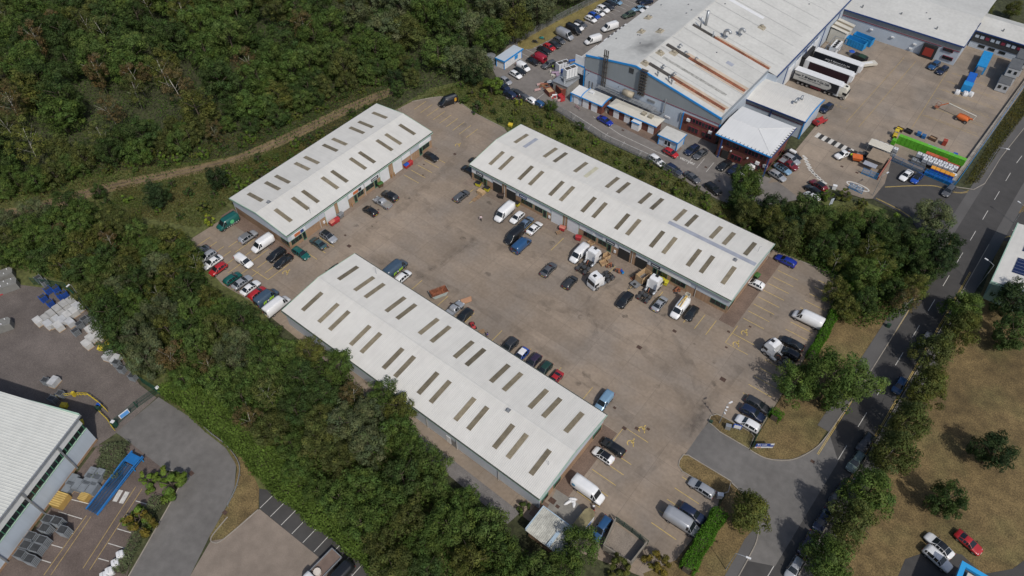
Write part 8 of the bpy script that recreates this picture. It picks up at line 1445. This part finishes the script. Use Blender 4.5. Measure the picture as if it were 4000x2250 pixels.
for k_ in range(150):                              # scrub crowding the far side of the track
    a_, b_ = random.choice(TRS[6:]); x, y = a_+random.uniform(-9, -2), b_+random.uniform(0, 6)
    if off_track(x, y, 3.4) and all((x-q[0])**2+(y-q[1])**2 > 4 for q in SCAT[-150:]): tree('bush', x, y, random.uniform(.45, .95), 'scrub bush on the far verge of the dirt track', 'scrub beside the dirt track', 'scrub_bush', 'bush')
W2 = [(-163.06,19.91), (-158.76,27.44), (-153.98,35.47), (-140.92,37.28), (-132.11,42.96), (-126.80,41.21), (-119.68,40.95), (-108.89,37.88), (-97.02,38.41), (-89.99,38.46), (-81.95,38.91), (-72.17,41.10), (-66.89,40.01), (-61.58,40.89), (-53.45,39.92), (-50.28,38.88), (-43.28,35.28), (-36.54,36.71), (-27.11,34.54), (-17, 35), (-24, 26), (-38, 19), (-43.55,18.14), (-52.68,20.26), (-61.64,21.26), (-84, 21.5), (-98, 19.5), (-102.38,17.84), (-111.94,18.13), (-125.87,20.48), (-133.20,20.97), (-138.51,19.95), (-152.84,14.24)]
pts = scatter(W2, 4.2, 230, tries=20000); g2 = 'trees of the wood strip behind the nearest terrace'
l2 = {'broad': 'broadleaf tree behind the nearest terrace', 'birch': 'slender birch behind the nearest terrace', 'willow': 'willow behind the nearest terrace'}
for x, y in pts:
    if not off_track(x, y, 5): continue
    key = random.choices(('broad', 'birch', 'willow'), (.8, .09, .11))[0]; iv = random.randrange(len(VAR[key])); tree(key, x, y, random.uniform(.72, 1.02), TONE[key][iv]+' '+l2[key]+(', beside its wall' if y > 35 and x > -95 else ', above the bright hedge' if y < 26 and x > -98 else ', by the storage yard' if x < -105 and y < 28 else ', near the parked cars' if x > -125 and y > 32 else ''), g2+' '+key, {'birch': 'birch_tree', 'willow': 'willow_tree'}.get(key, 'woodland_tree'), 'tree', iv)
W3 = [(-29.65,134.78), (-20.87,138.20), (-8.95,142.49), (-5.26,141.69), (1.39,143.62), (7.98,142.95), (8.82,129.15), (6.61,121.01), (1.59,113.52), (-5.35,112.33), (-8.01,122.30), (-14.26,124.06), (-20.63,122.89), (-25.72,124.43), (-34.19,127.75), (-37.90,130.07), (-37.33,137.76)]
pts = scatter(W3, 4.3, 70, tries=6000); g3 = 'trees of the wood strip between the units yard and the road'
l3 = {'broad': 'broadleaf tree in the strip between yard and road', 'birch': 'yellowing birch in the strip between yard and road', 'dark': 'dark crowned tree in the strip between yard and road'}
for x, y in pts:
    key = random.choices(('broad', 'birch', 'dark'), (.5, .14, .36))[0]; iv = random.randrange(len(VAR[key])); tree(key, x, y, random.uniform(.72, 1.08), TONE[key][iv]+' '+l3[key].replace('dark crowned ', '').replace('yellowing ', '')+(', by the factory gate' if y > 138 else ', beside the pavement' if x > -2 else ''), g3+' '+key, 'birch_tree' if key == 'birch' else 'broadleaf_tree', 'tree', iv)
# --- shrubs on the bank and in the glade
BK = [(-120.44,128.93), (-109.37,128.37), (-101.72,129.62), (-92.84,131.38), (-86.05,133.87), (-66.47,131.17), (-56.87,133.19), (-48.79,131.82), (-39.10,129.81), (-29.80,127.60), (-26.53,124.39), (-41.79,125.92), (-61.34,126.27), (-78.34,126.49), (-96.27,126.13), (-100.18,122.22), (-112.23,121.96)]
pts = scatter(BK, 3.2, 60, tries=4000)
for x, y in pts: tree('bush', x, y, random.uniform(.4, .78), 'low green shrub on the grass bank below the factory', 'shrubs on the grass bank', 'shrub', 'shrub')
GL = [(-157.30,44.33), (-150.26,54.09), (-144.39,64.51), (-142.00,71.90), (-127, 100), (-131.21,57.52), (-129.66,47.98), (-141.32,42.62), (-152.72,38.87)]
for x, y in [q for q in scatter(GL+[(-135.22,91.94), (-133.52,101.17)], 3.6, 60, tries=4000) if off_track(*q, 4)]: tree('bush', x, y, random.uniform(.35, .85), 'low shrub in the rough glade between track and shortest terrace', 'shrubs in the glade', 'shrub', 'shrub')
for x, y in [q for q in scatter([(-133, 106), (-128.5, 103), (-128.5, 66), (-138, 58), (-142, 70)], 2.6, 40) if off_track(*q, 3.6)]: tree('bush', x, y, random.uniform(.5, .85), 'green shrub along the back of the shortest terrace', 'shrubs behind the shortest terrace', 'shrub', 'shrub')
# --- clipped hedges and the leafy bank along the lower left
def hedge(name, label, cl, w, h, col, dens=70, size=.17, cat='hedge', lump=.12):
    cl = smooth_line(cl, 8); P, Nn = [], []
    for i in range(len(cl)-1):
        a, b = np.array(cl[i]), np.array(cl[i+1]); L_ = np.linalg.norm(b-a)
        if L_ < .01: continue
        d = (b-a)/L_; nrm = np.array([-d[1], d[0]]); per = 2*h+w; k = int(L_*per*dens)
        t = rng.uniform(0, L_, k); s = rng.uniform(0, per, k); off = np.where(s < h, -w/2, np.where(s < h+w, s-h-w/2, w/2)); z = np.where(s < h, s, np.where(s < h+w, h, per-s)); j = rng.normal(0, lump, (k, 3))
        wob = 1+.12*np.sin(t*1.7+i); P.append(np.stack([a[0]+d[0]*t+nrm[0]*off*wob, a[1]+d[1]*t+nrm[1]*off*wob, z*wob], 1)+j)
        n0 = np.stack([np.where(s < h, -nrm[0], np.where(s < h+w, 0, nrm[0])), np.where(s < h, -nrm[1], np.where(s < h+w, 0, nrm[1])), np.where((s >= h) & (s < h+w), 1., .2)], 1); Nn.append(n0+unit_vec(k)*.7)
    P = np.concatenate(P); Nn = np.concatenate(Nn); Nn /= np.linalg.norm(Nn, axis=1)[:, None]; P[:, 2] = np.maximum(P[:, 2], .05)
    cl_n = 1+.18*np.sin(P[:, 0]*.9)*np.cos(P[:, 1]*1.1); T_ = (rng.uniform(.7, 1.3, (len(P), 1))*cl_n[:, None])*np.array([1, 1, 1.])
    g = thing(name, label, cat, (cl[0][0], cl[0][1], 0)); o = link('foliage', leaf_cloud(P, Nn, size, T_, 'foliage', M['foliage '+col]), g)
    strip(MB(), cl, w*.6, 0, h*.7).obj('inner_branches', m_bark, g); return g
leafmat('foliage hedge', (.07, .17, .016), 0)
hedge('clipped_hedge', 'clipped bright green hedge on the right side of the yard', [(-4.4, 113.4), (-4.0, 106), (-3.9, 99.6)], 1.5, 1.9, 'hedge'); hedge('clipped_hedge', 'thick clipped bright green hedge behind the long silver van', [(-3.0, 60), (-3.0, 54), (-2.8, 48.2)], 2.2, 2.2, 'hedge'); hedge('clipped_hedge', 'square stub of clipped green hedge beside the green fence', [(-3.7, 84.2), (-3.7, 82.6)], 1.9, 1.7, 'hedge'); hedge('clipped_hedge', 'short bright hedge against the dark trees at the top right corner of the yard', [(-6, 121.5), (-3.6, 125.6)], 1.9, 2, 'hedge')
hedge('leafy_hedge', 'long bright green hedge bank along the lower left road', [(-97, 18.8), (-84.5, 19.6), (-75, 19.8), (-66.5, 18.9), (-56, 19.2), (-45.6, 19.8), (-38, 18.6)], 4.4, 2.2, 'bright', 60, .24, lump=.3)
hedge('shrub_border', 'cream green shrub border along the lower left estate road', [(-79.6, 3.8), (-76.5, -1.6), (-73.5, -7.4)], 1.7, .9, 'grey', 70, .15, lump=.15)
hedge('shrub_border', 'olive green shrub bed under the warehouse wall', [(-94.2, 4.9), (-91.6, 2.6), (-89.6, .2)], 4.2, 1.0, 'grey', 70, .16, lump=.2)
# --- uncountable growth: rough grass, brambles, woodland floor
def ground_cover(name, label, polys, n, size, cols, hmax, m, dens_avoid=()):
    P = []
    for poly, share in polys:
        xs = [p[0] for p in poly]; ys = [p[1] for p in poly]; k = int(n*share); px = np.array(poly); got = 0
        while got < k:
            q = np.stack([rng.uniform(min(xs), max(xs), k*3), rng.uniform(min(ys), max(ys), k*3)], 1); ins = np.zeros(len(q), bool); j = len(px)-1
            for i in range(len(px)):
                xi, yi = px[i]; xj, yj = px[j]; c = ((yi > q[:, 1]) != (yj > q[:, 1])) & (q[:, 0] < (xj-xi)*(q[:, 1]-yi)/(yj-yi+1e-12)+xi); ins ^= c; j = i
            q = q[ins][:k-got]; P.append(q); got += len(q)
            if len(q) == 0: break
    P = np.concatenate(P); k = len(P); pat = .5+.5*np.sin(P[:, 0]*.35+2*np.sin(P[:, 1]*.21))*np.cos(P[:, 1]*.3); z = rng.uniform(0, 1, k)**1.6*hmax*(.4+.9*pat)
    Nn = unit_vec(k)*.7+np.array([0, 0, .6]); Nn /= np.linalg.norm(Nn, axis=1)[:, None]; ca, cb = np.array(cols[0]), np.array(cols[1]); mix = np.clip(pat+rng.normal(0, .25, k), 0, 1)[:, None]
    T_ = (ca*(1-mix)+cb*mix)*rng.uniform(.65, 1.35, (k, 1)); o = link(name, leaf_cloud(np.concatenate([P, z[:, None]], 1), Nn, size, T_, name, m)); return tag(o, label, 'undergrowth', None, 'stuff')
m_gc = mat('undergrowth', (1, 1, 1), .9, attr='tint', spec=.02, leaf=.3)
bank = [(-124, 117), (-123, 124), (-117, 136), (-105.5, 131.5), (-97.3, 136.5), (-89, 134.6), (-74.9, 132.6), (-60, 132.6), (-50.7, 131.6), (-40, 130), (-28, 137), (-12, 150), (2, 149), (4, 128), (-8, 125.6), (-22, 124), (-23, 121), (-91, 121), (-97, 122.2), (-108, 122.4), (-116, 123.8), (-121.6, 122)]
ground_cover('bank_grass', 'tall rough grass and bramble on the bank below the factory', [(bank, 1)], 52000, .17, ((.075, .115, .026), (.16, .14, .05)), .9, m_gc)
SA = ribbon(TRS, 2.9), ribbon(TRS, 20)
ground_cover('glade_grass', 'rough grass in the glade and along the dirt track', [(SA[0][0]+SA[1][0][::-1], .3), (SA[0][1]+SA[1][1][::-1], .12), (GL, .35), ([(-142, 60), (-128.3, 58), (-128.3, 104), (-133, 110), (-136, 90)], .13), ([(-200, 4), (-176, 14), (-166, 20), (-157, 40), (-150, 50), (-152, 40), (-162, 12), (-180, -4)], .1)], 66000, .17, ((.07, .105, .026), (.15, .125, .048)), .8, m_gc)
ground_cover('woodland_floor', 'dark bramble and fern between the trees of the woods', [(W1, .66), (W2, .24), (W3, .1)], 190000, .27, ((.05, .1, .022), (.085, .122, .03)), 3.6, m_gc)
ground_cover('verge_shrubs', 'olive shrubs on the verge between the blue fence and the road', [([(5, 172.5), (7.6, 176), (8.4, 195), (10.2, 220), (13, 240), (8, 240), (5.6, 205)], 1)], 9000, .17, ((.07, .075, .02), (.12, .1, .03)), 1.1, m_gc)

proto_done()
